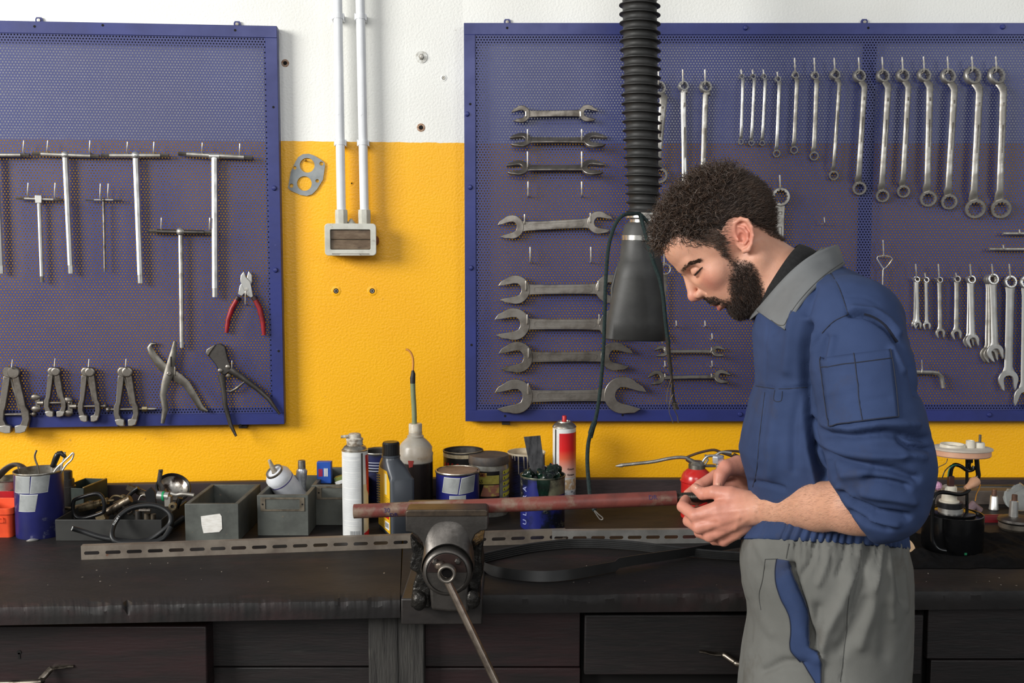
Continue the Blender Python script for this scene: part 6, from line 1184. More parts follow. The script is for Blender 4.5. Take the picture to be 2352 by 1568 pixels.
tb('bent_pipe', [(2226, 1124, -0.01), (2216, 1132, -0.02), (2200, 1135, -0.03), (2175, 1131, -0.045), (2157, 1131, -0.055), (2146, 1140, -0.062), (2142, 1160, -0.066), (2141, 1230, -0.066), (2146, 1250, -0.068), (2156, 1261, -0.07), (2172, 1265, -0.07)], 0.0045, gl_black)
MB().tube([L3(2218, 1122, -0.01), L3(2228, 1115, -0.008), L3(2236, 1108, -0.004), L3(2243, 1104, 0)], [0.006, 0.0075, 0.0118, 0.0105], 18).build('peach_grommet', mat('peach_grommet', (214, 164, 130), (196, 146, 114), rough=0.5, scale=20), t)
tb('cable', [(2183, 1092), (2186, 1075), (2193, 1067), (2206, 1070), (2222, 1080), (2234, 1078), (2238, 1070)], 0.0042, gl_black)
tb('green_wire', [(2177, 1094, -0.005), (2180, 1078, -0.005), (2188, 1069, -0.005), (2198, 1067, -0.005)], 0.0012, mat('green_wire', (40, 120, 96), rough=0.4))
tb('thin_wire', [(2164, 1098), (2170, 1082), (2182, 1070), (2192, 1066)], 0.0012, gl_black)
tb('cable', [(2230, 1054), (2226, 1068), (2230, 1076)], 0.0036, gl_black)
MB().box(X(2217), X(2229), -0.006, 0.006, zz(1062), zz(1050)).build('plug', gl_black, t, bevel=0.001)
tb('float_wire', [(2176, 1053, -0.02), (2172, 1064, -0.02), (2154, 1074, -0.02), (2142, 1092, -0.02), (2138, 1120, -0.02), (2138, 1170, -0.02)], 0.0009, steel_dark, 6)
tb('amber_wire', [(2252, 1112), (2248, 1124), (2243, 1134), (2240, 1150)], 0.0012, mat('amber_wire', (206, 140, 50), rough=0.4), 6)
cyl_patch(t, 'green_dot', mat('green_dot', (36, 120, 80), rough=0.4), r_, [(R(-1), 0.008), (R(4), 0.008), (R(4), 0.003), (R(-1), 0.003)], c)
# black cloth
t = thing('black_cloth', 'crumpled black cloth spread under the fuel pump', 'cloth', TR(B(2220, 1260)))
nx_, ny_ = 90, 40; g = []
x0, x1 = B(2060, 1280).x, B(2480, 1280).x
for j in range(ny_ + 1):
    row = []
    for i in range(nx_ + 1):
        u, v = i / nx_, j / ny_; x = x0 + (x1 - x0) * u; yf = B(2000, 1306).y + 0.010 * mnoise.noise(Vector((u * 9, 0, 2))); y = yf + (B(2000, 1226).y - yf) * v
        e = min(u, v, 1 - v) * 8; e = min(1, max(0, e)); h = 0.0015 + e * (0.004 + 0.011 * max(0, mnoise.noise(Vector((u * 8, v * 4, 1.3))) + 0.25) + 0.006 * abs(mnoise.noise(Vector((u * 22, v * 8, 5)))))
        dpump = math.hypot(x - c.x, y - c.y); h *= min(1.0, max(0.02, (dpump - 0.066) / 0.03))
        row.append((x, y, BENCH_Z + h))
    g.append(row)
MB().sheet(g).build('cloth', mat('black_cloth', (13, 13, 14), (20, 20, 21), rough=0.9, scale=60, bump=0.3, bscale=300, spec=0.15), t, world=True, smooth=80)
# beige disc
t = thing('beige_disc', 'pale beige round cap with dark holes lying behind the mans hip', 'cap', TR(B(2082, 1290)))
M_ = TR(P(2074, 1262, 2.12)) @ RY(R(28)) @ RX(R(62))
MB().lathe([(0.0235, -0.010), (0.0245, -0.008), (0.0245, 0.008), (0.0235, 0.010), (0, 0.010)], 40, M_).build('disc', mat('beige_plastic', (222, 190, 152), (208, 172, 132), rough=0.45, scale=20), t, world=True)
for x, y in ((0.004, 0.006), (0.006, -0.003), (-0.006, 0.0), (-0.003, -0.008)): MB().lathe([(0.003, 0.0101), (0.003, 0.0106)], 14, M_ @ TR((x, y, 0))).build('hole', hole_dark, t, world=True)
# red tube, sockets, plastic wrap, cap, steel pipe
YR = 2.40; t = thing('red_tube', 'dark red tube lying behind the fuel pump', 'tube', TR(Vector((P(2200, 1200, YR).x, YR, BENCH_Z))))
MB().tube([P(2080, 1199, YR), P(2305, 1197, YR)], 0.0175, 28).build('tube', mat('dark_red_tube', (128, 32, 38), (112, 28, 34), rough=0.28, scale=12), t, world=True)
MB().tube([P(2216, 1180, YR - 0.06), P(2236, 1160, YR - 0.05), P(2252, 1172, YR - 0.05)], [0.009, 0.011, 0.008], 14).build('tape_wrap', mat('purple_brown', (112, 92, 96), rough=0.5), t, world=True)
def plug(label, px, yb, top, w, cap0):
    p = B(px, yb); k = _depth(p.y) / F_PX; t_ = thing('spark_plug_socket', label, 'socket', TR(p)); h = zat(cap0, p.y) - BENCH_Z; ht = zat(top, p.y) - BENCH_Z; r = w / 2 * k
    MB().lathe([(r * 0.9, 0), (r * 1.08, 0.002), (r * 1.08, 0.005), (r, 0.007), (r * 0.82, h - 0.002), (r * 0.7, h), (0, h)], 24).build('barrel', chrome, t_)
    MB().lathe([(r * 0.56, h), (r * 0.5, ht - 0.002), (r * 0.62, ht - 0.002), (r * 0.55, ht), (0, ht)], 14).build('brown_tip', mat('copper_brown', (110, 78, 62), (84, 62, 52), rough=0.5, metal=0.4, scale=60), t_); return t_
plug('small shiny socket with a brown tip standing behind the red tube', 2282, 1171, 1123, 20, 1138)
YC = B(2330, 1226).y + 0.04; kc = YC / F_PX; t = thing('filler_cap', 'grey metal filler cap with a black rim at the right picture edge', 'cap', TR(Vector((P(2335, 1200, YC).x, YC, BENCH_Z)))); zc = zat(1189, YC) - BENCH_Z
MB().lathe([(34 * kc, 0), (39 * kc, 0.006), (39 * kc, zc - 0.008)], 40).build('base', mat('oxidised_alu', (138, 130, 118), (96, 90, 82), rough=0.5, metal=0.6, scale=30), t)
MB().lathe([(40 * kc, zc - 0.010), (42 * kc, zc - 0.006), (40 * kc, zc - 0.001), (34 * kc, zc + 0.001), (22 * kc, zc + 0.004), (0, zc + 0.005)], 40).build('rim', iron, t)
MB().lathe([(10.5 * kc, zc + 0.003), (9 * kc, zc + 0.040), (7 * kc, zc + 0.042), (0, zc + 0.042)], 24, TR((P(2327, 1200, YC).x - P(2335, 1200, YC).x, 0, 0))).build('barrel', chrome, t)
MB().lathe([(6.5 * kc, zc + 0.042), (6 * kc, zc + 0.056), (0, zc + 0.057)], 16, TR((P(2328, 1200, YC).x - P(2335, 1200, YC).x, 0, 0))).build('brown_tip', _mats['copper_brown'], t)
YW = 2.50; t = thing('plastic_wrap', 'crumpled clear plastic wrapping behind the filler cap', 'wrap', TR(Vector((P(2340, 1160, YW).x, YW, BENCH_Z))))
g = MB(); g.ball((0.005, 0, 0.032), 0.036, 26, sc3=(1.15, 0.8, 0.95)); g.v = [tuple(Vector(v) * (1 + 0.22 * mnoise.noise(Vector(v) * 55) + 0.1 * mnoise.noise(Vector(v) * 150))) for v in g.v]; g.v = [(x, y, max(0.0005, z)) for x, y, z in g.v]
g.build('wrap', mat('clear_wrap', (214, 218, 216), rough=0.1, trans=0.8, ior=1.25), t, smooth=50)
t = thing('steel_tube', 'long grey steel tube lying on the ledge at the right', 'tube', TR(P(2250, 1120, 2.60)))
MB().tube([P(2040, 1121, 2.618), P(2440, 1120, 2.618)], 0.0085, 20).build('tube', mat('dull_tube', (110, 106, 100), (84, 80, 76), rough=0.38, metal=0.9, scale=20), t, world=True)
for x0, x1 in ((2250, 2282), (2322, 2400)): MB().tube([P(x0, 1121, 2.618), P(x1, 1121, 2.618)], 0.0089, 24).build('knurled_sleeve', steel_dark, t, world=True)
# little chips and swarf on the worktops
rs = random.Random(11); q = MB(); chip = mat('metal_chip', (190, 180, 168), rough=0.4, metal=0.8)
for i in range(40):
    x, y = rs.uniform(20, 2340), rs.uniform(1292, 1345); p = B(x, y); s = rs.uniform(0.0007, 0.0017); q.box(p.x - s, p.x + s, p.y - s * 0.7, p.y + s * 0.7, BENCH_Z, BENCH_Z + s * 0.6, TR(p) @ RZ(rs.uniform(0, 3)) @ TR(-p))
tag(q.build('metal_chips', chip, smooth=0), 'scattered bright metal chips on the dark worktops', 'swarf', kind='stuff')
# ------------------------------------------------------------ the mechanic: signed-distance sculpting
def smin(a, b, k):
    h = np.clip(0.5 + 0.5 * (b - a) / k, 0, 1); return b * (1 - h) + a * h - k * h * (1 - h)
def smax(a, b, k): return -smin(-a, -b, k)
def s_sphere(p, c, r): return np.linalg.norm(p - c, axis=1) - r
def s_ell(p, c, r, M=None):
    q = p - c
    if M is not None: q = q @ M
    r = np.asarray(r); k0 = np.linalg.norm(q / r, axis=1); k1 = np.linalg.norm(q / (r * r), axis=1) + 1e-9
    return k0 * (k0 - 1.0) / k1
def s_cone(p, a, b, r1, r2):
    a = np.asarray(a, float); b = np.asarray(b, float); ba = b - a; L2 = float(ba @ ba) + 1e-12
    t = np.clip((p - a) @ ba / L2, 0, 1); return np.linalg.norm(p - a - t[:, None] * ba, axis=1) - (r1 + (r2 - r1) * t)
def s_chain(p, pts, rs, k=0.004):
    d = None
    for i in range(len(pts) - 1):
        e = s_cone(p, pts[i], pts[i + 1], rs[i], rs[i + 1]); d = e if d is None else smin(d, e, k)
    return d
def surface(fn, lo, hi, h, blk=8):
    """surface nets on a grid, evaluated only in blocks near the surface"""
    lo = np.asarray(lo, float); n = np.ceil((np.asarray(hi) - lo) / h / blk).astype(int); N = n * blk + 1
    bc = np.stack(np.meshgrid(*[np.arange(k) for k in n], indexing='ij'), -1).reshape(-1, 3)
    cd = np.concatenate([fn(lo + (c + 0.5) * blk * h) for c in np.array_split(bc, max(1, len(bc) // 60000))])
    g = np.full(tuple(N), 1.0, np.float32)
    near = np.abs(cd) < blk * h * 1.25
    ins = bc[(cd < 0) & ~near]
    for c in ins: g[c[0] * blk:c[0] * blk + blk + 1, c[1] * blk:c[1] * blk + blk + 1, c[2] * blk:c[2] * blk + blk + 1] = -1.0
    o = np.stack(np.meshgrid(*[np.arange(blk + 1)] * 3, indexing='ij'), -1).reshape(-1, 3)
    nb = bc[near]
    for ch in np.array_split(nb, max(1, len(nb) // 400)):
        idx = (ch[:, None, :] * blk + o[None]).reshape(-1, 3); d = fn(lo + idx * h)
        g[idx[:, 0], idx[:, 1], idx[:, 2]] = d
    s = g < 0
    cnt = sum(s[i:N[0] - 1 + i, j:N[1] - 1 + j, k:N[2] - 1 + k].astype(np.int8) for i in (0, 1) for j in (0, 1) for k in (0, 1))
    act = (cnt > 0) & (cnt < 8); ci = np.argwhere(act); vid = np.full(act.shape, -1, np.int64); vid[act] = np.arange(len(ci))
    acc = np.zeros((len(ci), 3)); m = np.zeros(len(ci))
    corners = [(i, j, k) for i in (0, 1) for j in (0, 1) for k in (0, 1)]
    val = {c: g[ci[:, 0] + c[0], ci[:, 1] + c[1], ci[:, 2] + c[2]].astype(float) for c in corners}
    for a in corners:
        for ax in range(3):
            if a[ax]: continue
            b = list(a); b[ax] = 1; b = tuple(b); va, vb = val[a], val[b]; cr = (va < 0) != (vb < 0)
            t = np.where(cr, va / np.where(cr, va - vb, 1), 0); pt = np.tile(np.array(a, float), (len(ci), 1)); pt[:, ax] += t
            acc[cr] += pt[cr]; m[cr] += 1
    V = lo + (ci + acc / m[:, None]) * h; F = []
    for ax in range(3):
        sl0 = [slice(None)] * 3; sl1 = [slice(None)] * 3; sl0[ax] = slice(0, N[ax] - 1); sl1[ax] = slice(1, N[ax])
        e = s[tuple(sl0)] != s[tuple(sl1)]; u, v = (ax + 1) % 3, (ax + 2) % 3
        E = np.argwhere(e); E = E[(E[:, u] > 0) & (E[:, v] > 0) & (E[:, u] < N[u] - 1) & (E[:, v] < N[v] - 1)]
        def at(du, dv): q = E.copy(); q[:, u] += du; q[:, v] += dv; return vid[q[:, 0], q[:, 1], q[:, 2]]
        q = np.stack([at(-1, -1), at(0, -1), at(0, 0), at(-1, 0)], 1); fl = ~s[E[:, 0], E[:, 1], E[:, 2]]; q[fl] = q[fl][:, ::-1]; F.append(q)
    F = np.concatenate(F); F = F[(F >= 0).all(1)]
    return V, F
def normals(V, F):
    n = np.zeros_like(V); a = V[F[:, 2]] - V[F[:, 0]]; b = V[F[:, 3]] - V[F[:, 1]]; fn = np.cross(a, b)
    for i in range(4): np.add.at(n, F[:, i], fn)
    return n / (np.linalg.norm(n, axis=1, keepdims=True) + 1e-12)
def relax(V, F, it=1, w=0.5):
    for _ in range(it):
        s = np.zeros_like(V); c = np.zeros(len(V))
        for i in range(4):
            for j in (1, 3): np.add.at(s, F[:, i], V[F[:, (i + j) % 4]]); np.add.at(c, F[:, i], 1)
        V = V * (1 - w) + w * s / np.maximum(c, 1)[:, None]
    return V
def mesh_obj(name, V, F, m, parent, col=None):
    me = bpy.data.meshes.new(name); me.vertices.add(len(V)); me.vertices.foreach_set('co', np.asarray(V, np.float32).ravel())
    k = F.shape[1]; me.loops.add(len(F) * k); me.loops.foreach_set('vertex_index', F.astype(np.int32).ravel())
    me.polygons.add(len(F)); me.polygons.foreach_set('loop_start', np.arange(0, len(F) * k, k, dtype=np.int32)); me.update(calc_edges=True)
    me.polygons.foreach_set('use_smooth', np.ones(len(F), bool)); me.materials.append(m)
    if col is not None:
        a = me.color_attributes.new('tone', 'FLOAT_COLOR', 'POINT'); c4 = np.ones((len(V), 4), np.float32); c4[:, :3] = col; a.data.foreach_set('color', c4.ravel())
    o = bpy.data.objects.new(name, me); COL.objects.link(o); o.parent = parent; return o
# the figure stands in a plane turned so that its side looks at the viewer
PSI = math.atan2(0.39, 1.70); M0 = P(1700, 900, 1.70)
S_ = Vector((-math.sin(PSI), -math.cos(PSI), 0)); A_ = Vector((math.cos(PSI), -math.sin(PSI), 0))
def W(px, py, s=0.0):
    d = ray(px, py); t = ((M0 - _C).dot(S_) + s) / d.dot(S_); return _C + d * t
def Wa(*q): return np.array(W(*q))
def Rw(r, p): return r * p[1] / F_PX
a_m, a_s, a_a = np.array(M0), np.array(S_), np.array(A_)
def toframe(p): q = p - a_m; return q @ a_a, p[:, 2], q @ a_s          # along, height, towards the viewer
_ch = np.array([0, 0, CAM_Z]); _cp, _sp = math.cos(PITCH), math.sin(PITCH)
def pix(p):
    q = p - _ch; d = q[:, 1] * _cp - q[:, 2] * _sp; v = q[:, 1] * _sp + q[:, 2] * _cp
    return CX + F_PX * q[:, 0] / d, CY - F_PX * v / d
def poly_sd(x, y, poly):
    """signed distance in photo pixels, negative inside"""
    P_ = np.array(poly, float); n = len(P_); d = np.full(len(x), 1e18); ins = np.zeros(len(x), bool)
    for i in range(n):
        a, b = P_[i], P_[(i + 1) % n]; e = b - a; wx, wy = x - a[0], y - a[1]; t = np.clip((wx * e[0] + wy * e[1]) / (e @ e + 1e-9), 0, 1)
        d = np.minimum(d, (wx - e[0] * t) ** 2 + (wy - e[1] * t) ** 2)
        c = (a[1] > y) != (b[1] > y); xi = a[0] + (y - a[1]) * (b[0] - a[0]) / ((b[1] - a[1]) if b[1] != a[1] else 1e-9); ins ^= c & (x < xi)
    d = np.sqrt(d); return np.where(ins, -d, d)
def line_d(x, y, pl):
    d = np.full(len(x), 1e18)
    for a, b in zip(pl[:-1], pl[1:]):
        ex, ey = b[0] - a[0], b[1] - a[1]; t = np.clip(((x - a[0]) * ex + (y - a[1]) * ey) / (ex * ex + ey * ey + 1e-9), 0, 1)
        d = np.minimum(d, (x - a[0] - ex * t) ** 2 + (y - a[1] - ey * t) ** 2)
    return np.sqrt(d)
def folds(V, F, lst, smin_=-0.02):
    n = normals(V, F); x, y = pix(V); _, _, s = toframe(V); face = np.clip((n @ -np.array([0, 1, 0]) + 0.25) / 0.5, 0, 1) * (s > smin_); o = np.zeros(len(V))
    for pl, amp, wd in lst:
        xs = [q[0] for q in pl]; yl_ = [q[1] for q in pl]; sel = (x > min(xs) - 4 * wd) & (x < max(xs) + 4 * wd) & (y > min(yl_) - 4 * wd) & (y < max(yl_) + 4 * wd)
        if sel.any():
            dd = line_d(x[sel], y[sel], pl); o[sel] += amp * 0.001 * np.exp(-(dd / wd) ** 2)
    return V + n * (o * face)[:, None]

man = thing('person', 'bearded man in blue and grey overalls looking down at a bolt in his hands', 'person', TR(Vector((W(1890, 1500).x, W(1890, 1500).y, 0.0))))
MI = np.array(man.matrix_basis.translation)
# ---- head
TH = R(45); HC = Wa(1701, 557); hf = -a_a * math.cos(TH) + np.array([0, 0, -math.sin(TH)]); hu = -a_a * math.sin(TH) + np.array([0, 0, math.cos(TH)]); hs = a_s
HM = np.stack([hf, hu, hs], 1)
def loc(p): return (p - HC) @ HM * 1000.0          # millimetres: forward, up, side
def wld(q): return HC + (np.atleast_2d(q) / 1000.0) @ HM.T
eu, ef = np.array([-0.522, 0.853]), np.array([0.853, 0.522]); EC = np.array([-10.0, 5.0])
def ear_pt(f, u): q = EC + ef * f + eu * u; return np.array([q[0], q[1], 72.0 - f * 0.40 + max(0, u) * 0.05])
neck0, neck1 = Wa(1738, 606), Wa(1838, 690)
def head_sdf(p):
    q = loc(p); a = q.copy(); a[:, 2] = np.abs(a[:, 2]); A = np.array
    d = s_ell(q, A([4, 45, 0]), (97, 79, 75))
    d = smin(d, s_ell(q, A([62, 4, 0]), (43, 72, 55)), 14)
    d = smin(d, s_ell(q, A([58, 62, 0]), (49, 44, 60)), 14)
    d = smin(d, s_ell(q, A([48, -48, 0]), (48, 40, 45)), 12)
    d = smin(d, s_cone(a, A([0, -38, 50]), A([68, -76, 20]), 15, 15), 14)
    d = smin(d, s_sphere(q, A([80, -79, 0]), 17.5), 12)
    d = smin(d, s_ell(q, A([74, -32, 0]), (34, 30, 33)), 9)
    d = smin(d, s_sphere(a, A([62, -8, 45]), 15.5), 18)
    d = smin(d, s_cone(a, A([97, 37, 10]), A([80, 36, 44]), 9.5, 8), 9)
    d = smax(d, -s_ell(a, A([103, 16, 41]), (25, 12.5, 24)), 9)
    d = smin(d, s_sphere(a, A([79, 15, 31]), 13.2), 3)
    lid = np.maximum(s_ell(a, A([79, 16, 31]), (15.0, 13.6, 16.0)), 14.6 - a[:, 1]); d = smin(d, lid, 1.0)      # upper lid with its free edge
    d = smax(d, -s_chain(a, [A([93.5, 26.5, 28]), A([90, 26.5, 38]), A([82, 23, 46])], [0.7, 1.1, 0.7], 1), 1.6)      # lid crease
    d = smin(d, s_chain(a, [A([88, 11, 20]), A([91, 9.5, 29]), A([87, 10, 38]), A([79, 13, 46])], [1.5, 1.7, 1.6, 1.3], 1), 2.0)       # lower lid margin
    n = s_cone(q, A([102, 24, 0]), A([117, -6, 0]), 6.5, 8.5); n = smin(n, s_sphere(q, A([120.5, -10.5, 0]), 8.8), 6)
    n = smin(n, s_cone(q, A([116, -17, 0]), A([104, -22, 0]), 5, 6), 5); n = smin(n, s_ell(a, A([108.5, -14.5, 11]), (9, 7, 6.5)), 4)
    d = smin(d, n, 6); d = smax(d, -s_cone(a, A([114, -22, 6]), A([108, -17, 7]), 2.6, 2.2), 2)
    d = smax(d, -s_cone(a, A([103, -9, 20]), A([99, -20, 21]), 1.5, 1.5), 4)           # nose wing crease
    d = smin(d, s_cone(a, A([103.5, -43, 0]), A([95, -46, 21]), 5.2, 3.5), 5); d = smin(d, s_cone(a, A([101, -56, 0]), A([94, -53, 18]), 6.0, 3.5), 4)
    d = smax(d, -s_cone(a, A([110, -49.5, 0]), A([95, -49, 24]), 1.6, 1.2), 2.5)
    d = smax(d, -s_ell(q, A([101, -66, 0]), (7, 5, 20)), 5)
    # ears
    e = (a - A([EC[0], EC[1], 0])) * A([1.07, 1.07, 1.0]); lf = e[:, 0] * ef[0] + e[:, 1] * ef[1]; lu = e[:, 0] * eu[0] + e[:, 1] * eu[1]; ls = a[:, 2] - (72.0 - lf * 0.40 + np.maximum(0, lu) * 0.05)
    E = np.stack([lf, lu, ls], 1)
    r_ = np.sqrt((lf / 16.5) ** 2 + ((lu - 0.5) / 28.5) ** 2); pl = np.maximum((r_ - 1) * 15, np.abs(ls + 3.0) - 1.8)
    hp = [(12, -2), (14, 12), (9, 24), (-2, 28.5), (-12, 23), (-16.5, 10), (-15.5, -5), (-10, -18), (-3, -26), (4, -27)]
    hx_ = s_chain(E, [A([x, y, 0.8]) for x, y in hp], [2.6, 3.4, 3.7, 3.9, 3.8, 3.5, 3.2, 3.4, 4.6, 4.4], 2)
    ah = s_chain(E, [A([x, y, -0.3]) for x, y in [(3, 17), (-4, 12), (-8, 2), (-6, -9), (0, -15)]], [2.2, 2.8, 3, 2.8, 2.6], 2)
    tr = s_sphere(E, A([9.5, -5, 0.6]), 3.8)
    ear = smin(smin(pl, hx_, 1.4), smin(ah, tr, 1.5), 1.4); ear = smin(ear, s_ell(E, A([6, -4, -10]), (11, 18, 10)), 3)
    ear = smax(ear, -s_ell(E, A([2.5, -3, 0.5]), (6.2, 9.0, 7)), 2); ear = smax(ear, -s_ell(E, A([-1.5, 20, 0.5]), (7, 3.4, 3.4)), 1.6)
    d = smin(d, ear, 2.5) / 1000.0
    d = smin(d, s_cone(p, neck0, neck1, 0.056, 0.064), 0.022)
    d = smin(d, s_cone(p, neck1, Wa(1900, 800), 0.07, 0.10), 0.03)
    return d
c0_ = HC
hv, hfc = surface(head_sdf, HC + np.array([-0.19, -0.15, -0.24]), HC + np.array([0.20, 0.15, 0.17]), 0.00138)
# ---- near arm and hand, far arm and hand
def hand(pts, fingers, k=0.006):
    def f(p):
        d = s_chain(p, *pts, k=0.012)
        for ch, rs_ in fingers: d = smin(d, s_chain(p, ch, rs_, k=0.0025), k)
        return d
    return f
def ch(*q): return [Wa(*x) for x in q]
near_f = hand((ch((2030, 1150, .238), (2000, 1158, .230), (1960, 1160, .222), (1880, 1163, .17), (1800, 1168, .11), (1745, 1170, .078), (1712, 1172, .068)), [0.046, 0.0425, 0.041, 0.036, 0.0295, 0.0245, 0.024]),
    [(ch((1716, 1158, .066), (1650, 1168, .066), (1597, 1184, .058), (1568, 1163, .034), (1574, 1147, .006), (1598, 1150, -.014)), [.017, .0135, .0115, .0098, .0088, .0075]),
     (ch((1716, 1170, .070), (1655, 1190, .070), (1606, 1210, .060), (1582, 1196, .030), (1594, 1177, -.002), (1618, 1170, -.018)), [.017, .0135, .0118, .0100, .0090, .0078]),
     (ch((1718, 1184, .068), (1665, 1208, .067), (1630, 1229, .056), (1607, 1222, .024), (1616, 1203, -.006), (1638, 1192, -.020)), [.017, .0132, .0112, .0095, .0086, .0075]),
     (ch((1722, 1196, .060), (1688, 1222, .058), (1662, 1240, .046), (1641, 1240, .016), (1648, 1220, -.010), (1664, 1206, -.022)), [.016, .0125, .0105, .0085, .0076, .0068]),
     (ch((1722, 1150, .062), (1680, 1138, .056), (1641, 1131, .048), (1615, 1134, .034), (1597, 1121, .024)), [.017, .0155, .0122, .0108, .0086])], 0.0062)
nv, nfc = surface(near_f, np.min([Wa(1560, 1260, -.05), Wa(2110, 1060, .32)], 0) - [0.06, 0.14, 0.08], np.max([Wa(1560, 1090, -.05), Wa(2110, 1060, .32)], 0) + [0.03, 0.12, 0.05], 0.0016)
far_f = hand((ch((1965, 1066, -.212), (1850, 1085, -.15), (1760, 1085, -.085), (1722, 1085, -.066)), [0.040, 0.034, 0.025, 0.024]),
    [(ch((1722, 1085, -.066), (1684, 1082, -.058), (1644, 1093, -.052), (1608, 1114, -.036), (1580, 1134, -.020)), [.019, .0135, .0112, .0098, .0080]),
     (ch((1722, 1098, -.072), (1690, 1104, -.072), (1652, 1118, -.066), (1622, 1138, -.048), (1602, 1150, -.030)), [.018, .0135, .0112, .0098, .0080]),
     (ch((1724, 1110, -.076), (1696, 1124, -.078), (1662, 1142, -.070), (1640, 1160, -.050), (1628, 1168, -.034)), [.017, .0128, .0105, .0092, .0076]),
     (ch((1728, 1120, -.078), (1702, 1140, -.080), (1676, 1160, -.072), (1660, 1172, -.056)), [.015, .0115, .0092, .0074]),
     (ch((1728, 1078, -.055), (1696, 1069, -.034), (1668, 1074, -.016), (1655, 1092, -.006), (1650, 1112, .002)), [.020, .0178, .0142, .0122, .0095])], 0.007)
fv, ffc = surface(far_f, np.min([Wa(1560, 1200, .04), Wa(2020, 1000, -.3)], 0) - [0.05, 0.10, 0.05], np.max([Wa(1560, 1000, -.1), Wa(2020, 1000, -.3)], 0) + [0.05, 0.14, 0.05], 0.0018)
# slim trunk that carries neck and arms inside the clothes
def trunk_f(p):
    d = s_chain(p, ch((1850, 700, 0), (1930, 850, 0), (1910, 1050, 0), (1890, 1250, 0)), [.07, .09, .09, .085], 0.03)
    for sg in (1, -1):
        d = smin(d, s_chain(p, ch((1890, 760, 0), (1965, 780, .16 * sg), (2005, 950, .215 * sg), (2020, 1110, .235) if sg > 0 else (1995, 1045, -.232)), [.065, .05, .042, .040], 0.02), 0.02)
        d = smin(d, s_chain(p, [Wa(1890, 1250, .05 * sg), np.array([Wa(1890, 1500, .1 * sg)[0], Wa(1890, 1500, .1 * sg)[1], 0.5]), np.array([Wa(1890, 1500, .1 * sg)[0] + .01, Wa(1890, 1500, .1 * sg)[1], 0.09])], [.075, .055, .04], 0.02), 0.02)
    return d
tv, tfc = surface(trunk_f, np.array([0.2, 1.2, 0.05]), np.array([0.9, 2.1, 1.55]), 0.009)
# tones of the skin
def skin_tone(V):
    x, y = pix(V); q = loc(V); base_ = np.tile(np.array(s2l((204, 152, 127))), (len(V), 1)); pink = np.array(s2l((198, 116, 100))); lip = np.array(s2l((176, 92, 84)))
    def blend(c, wgt): 
        nonlocal base_
        wgt = np.clip(wgt, 0, 1)[:, None]; base_ = base_ * (1 - wgt) + c * wgt
    g = lambda c, r: np.exp(-np.sum(((q * np.array([1, 1, 1])) - np.array(c)) ** 2, 1) / r ** 2)
    qa = q.copy(); qa[:, 2] = np.abs(qa[:, 2]); ga = lambda c, r: np.exp(-np.sum((qa - np.array(c)) ** 2, 1) / r ** 2)
    blend(pink, 0.55 * ga((80, -12, 45), 22) + 0.65 * g((122, -12, 0), 13)); blend(pink, 0.75 * ga((-10, 6, 78), 24)); blend(lip, 0.9 * ga((104, -53, 6), 11))
    return base_
hair_poly = [(1517, 574), (1530, 563), (1545, 552), (1556, 541), (1568, 541), (1582, 551), (1598, 559), (1612, 564), (1636, 565), (1651, 580), (1661, 592), (1672, 589), (1674, 560), (1676, 536), (1690, 512), (1706, 503), (1720, 510), (1733, 520), (1752, 528), (1772, 542), (1796, 552), (1850, 500), (1800, 300), (1500, 300), (1400, 480), (1430, 570)]
beard_poly = [(1653, 582), (1668, 600), (1674, 618), (1668, 641), (1669, 668), (1672, 684), (1658, 689), (1640, 681), (1618, 684), (1612, 692), (1625, 699), (1642, 700), (1652, 698), (1662, 704), (1660, 713), (1664, 720), (1675, 732), (1692, 745), (1740, 745), (1762, 690), (1756, 650), (1742, 615), (1730, 598), (1704, 594), (1688, 590), (1676, 586), (1664, 578)]
def paint_hairy(V, c):
    x, y = pix(V); q = loc(V); sh = 0.25 * np.array([mnoise.noise(Vector((a * 0.12, b * 0.12, 0))) for a, b in zip(x, y)])
    dk = np.array(s2l((52, 38, 30))); bd = poly_sd(x, y, beard_poly); w = np.clip(-bd / 16 + sh * 1.2, 0, 0.86) * (q[:, 2] > -80) * (q[:, 1] < 10); 
    ear = (np.abs(q[:, 2]) > 66) & (q[:, 0] < 12); w = w * ~ear; c = c * (1 - w[:, None]) + dk * w[:, None]
    hd = poly_sd(x, y, hair_poly); w = np.clip(-hd / 14 + 0.2 + sh, 0, 0.95) * (q[:, 1] > -60); w = w * ~ear; return c * (1 - w[:, None]) + dk * w[:, None]
hc = paint_hairy(hv, skin_tone(hv))
def hand_tone(V, lo_=(196, 147, 121)):
    x, y = pix(V); b_ = np.tile(np.array(s2l(lo_)), (len(V), 1)); w = np.clip((1760 - x) / 90, 0, 1)[:, None] * 0.75; return b_ * (1 - w) + np.array(s2l((196, 128, 110))) * w
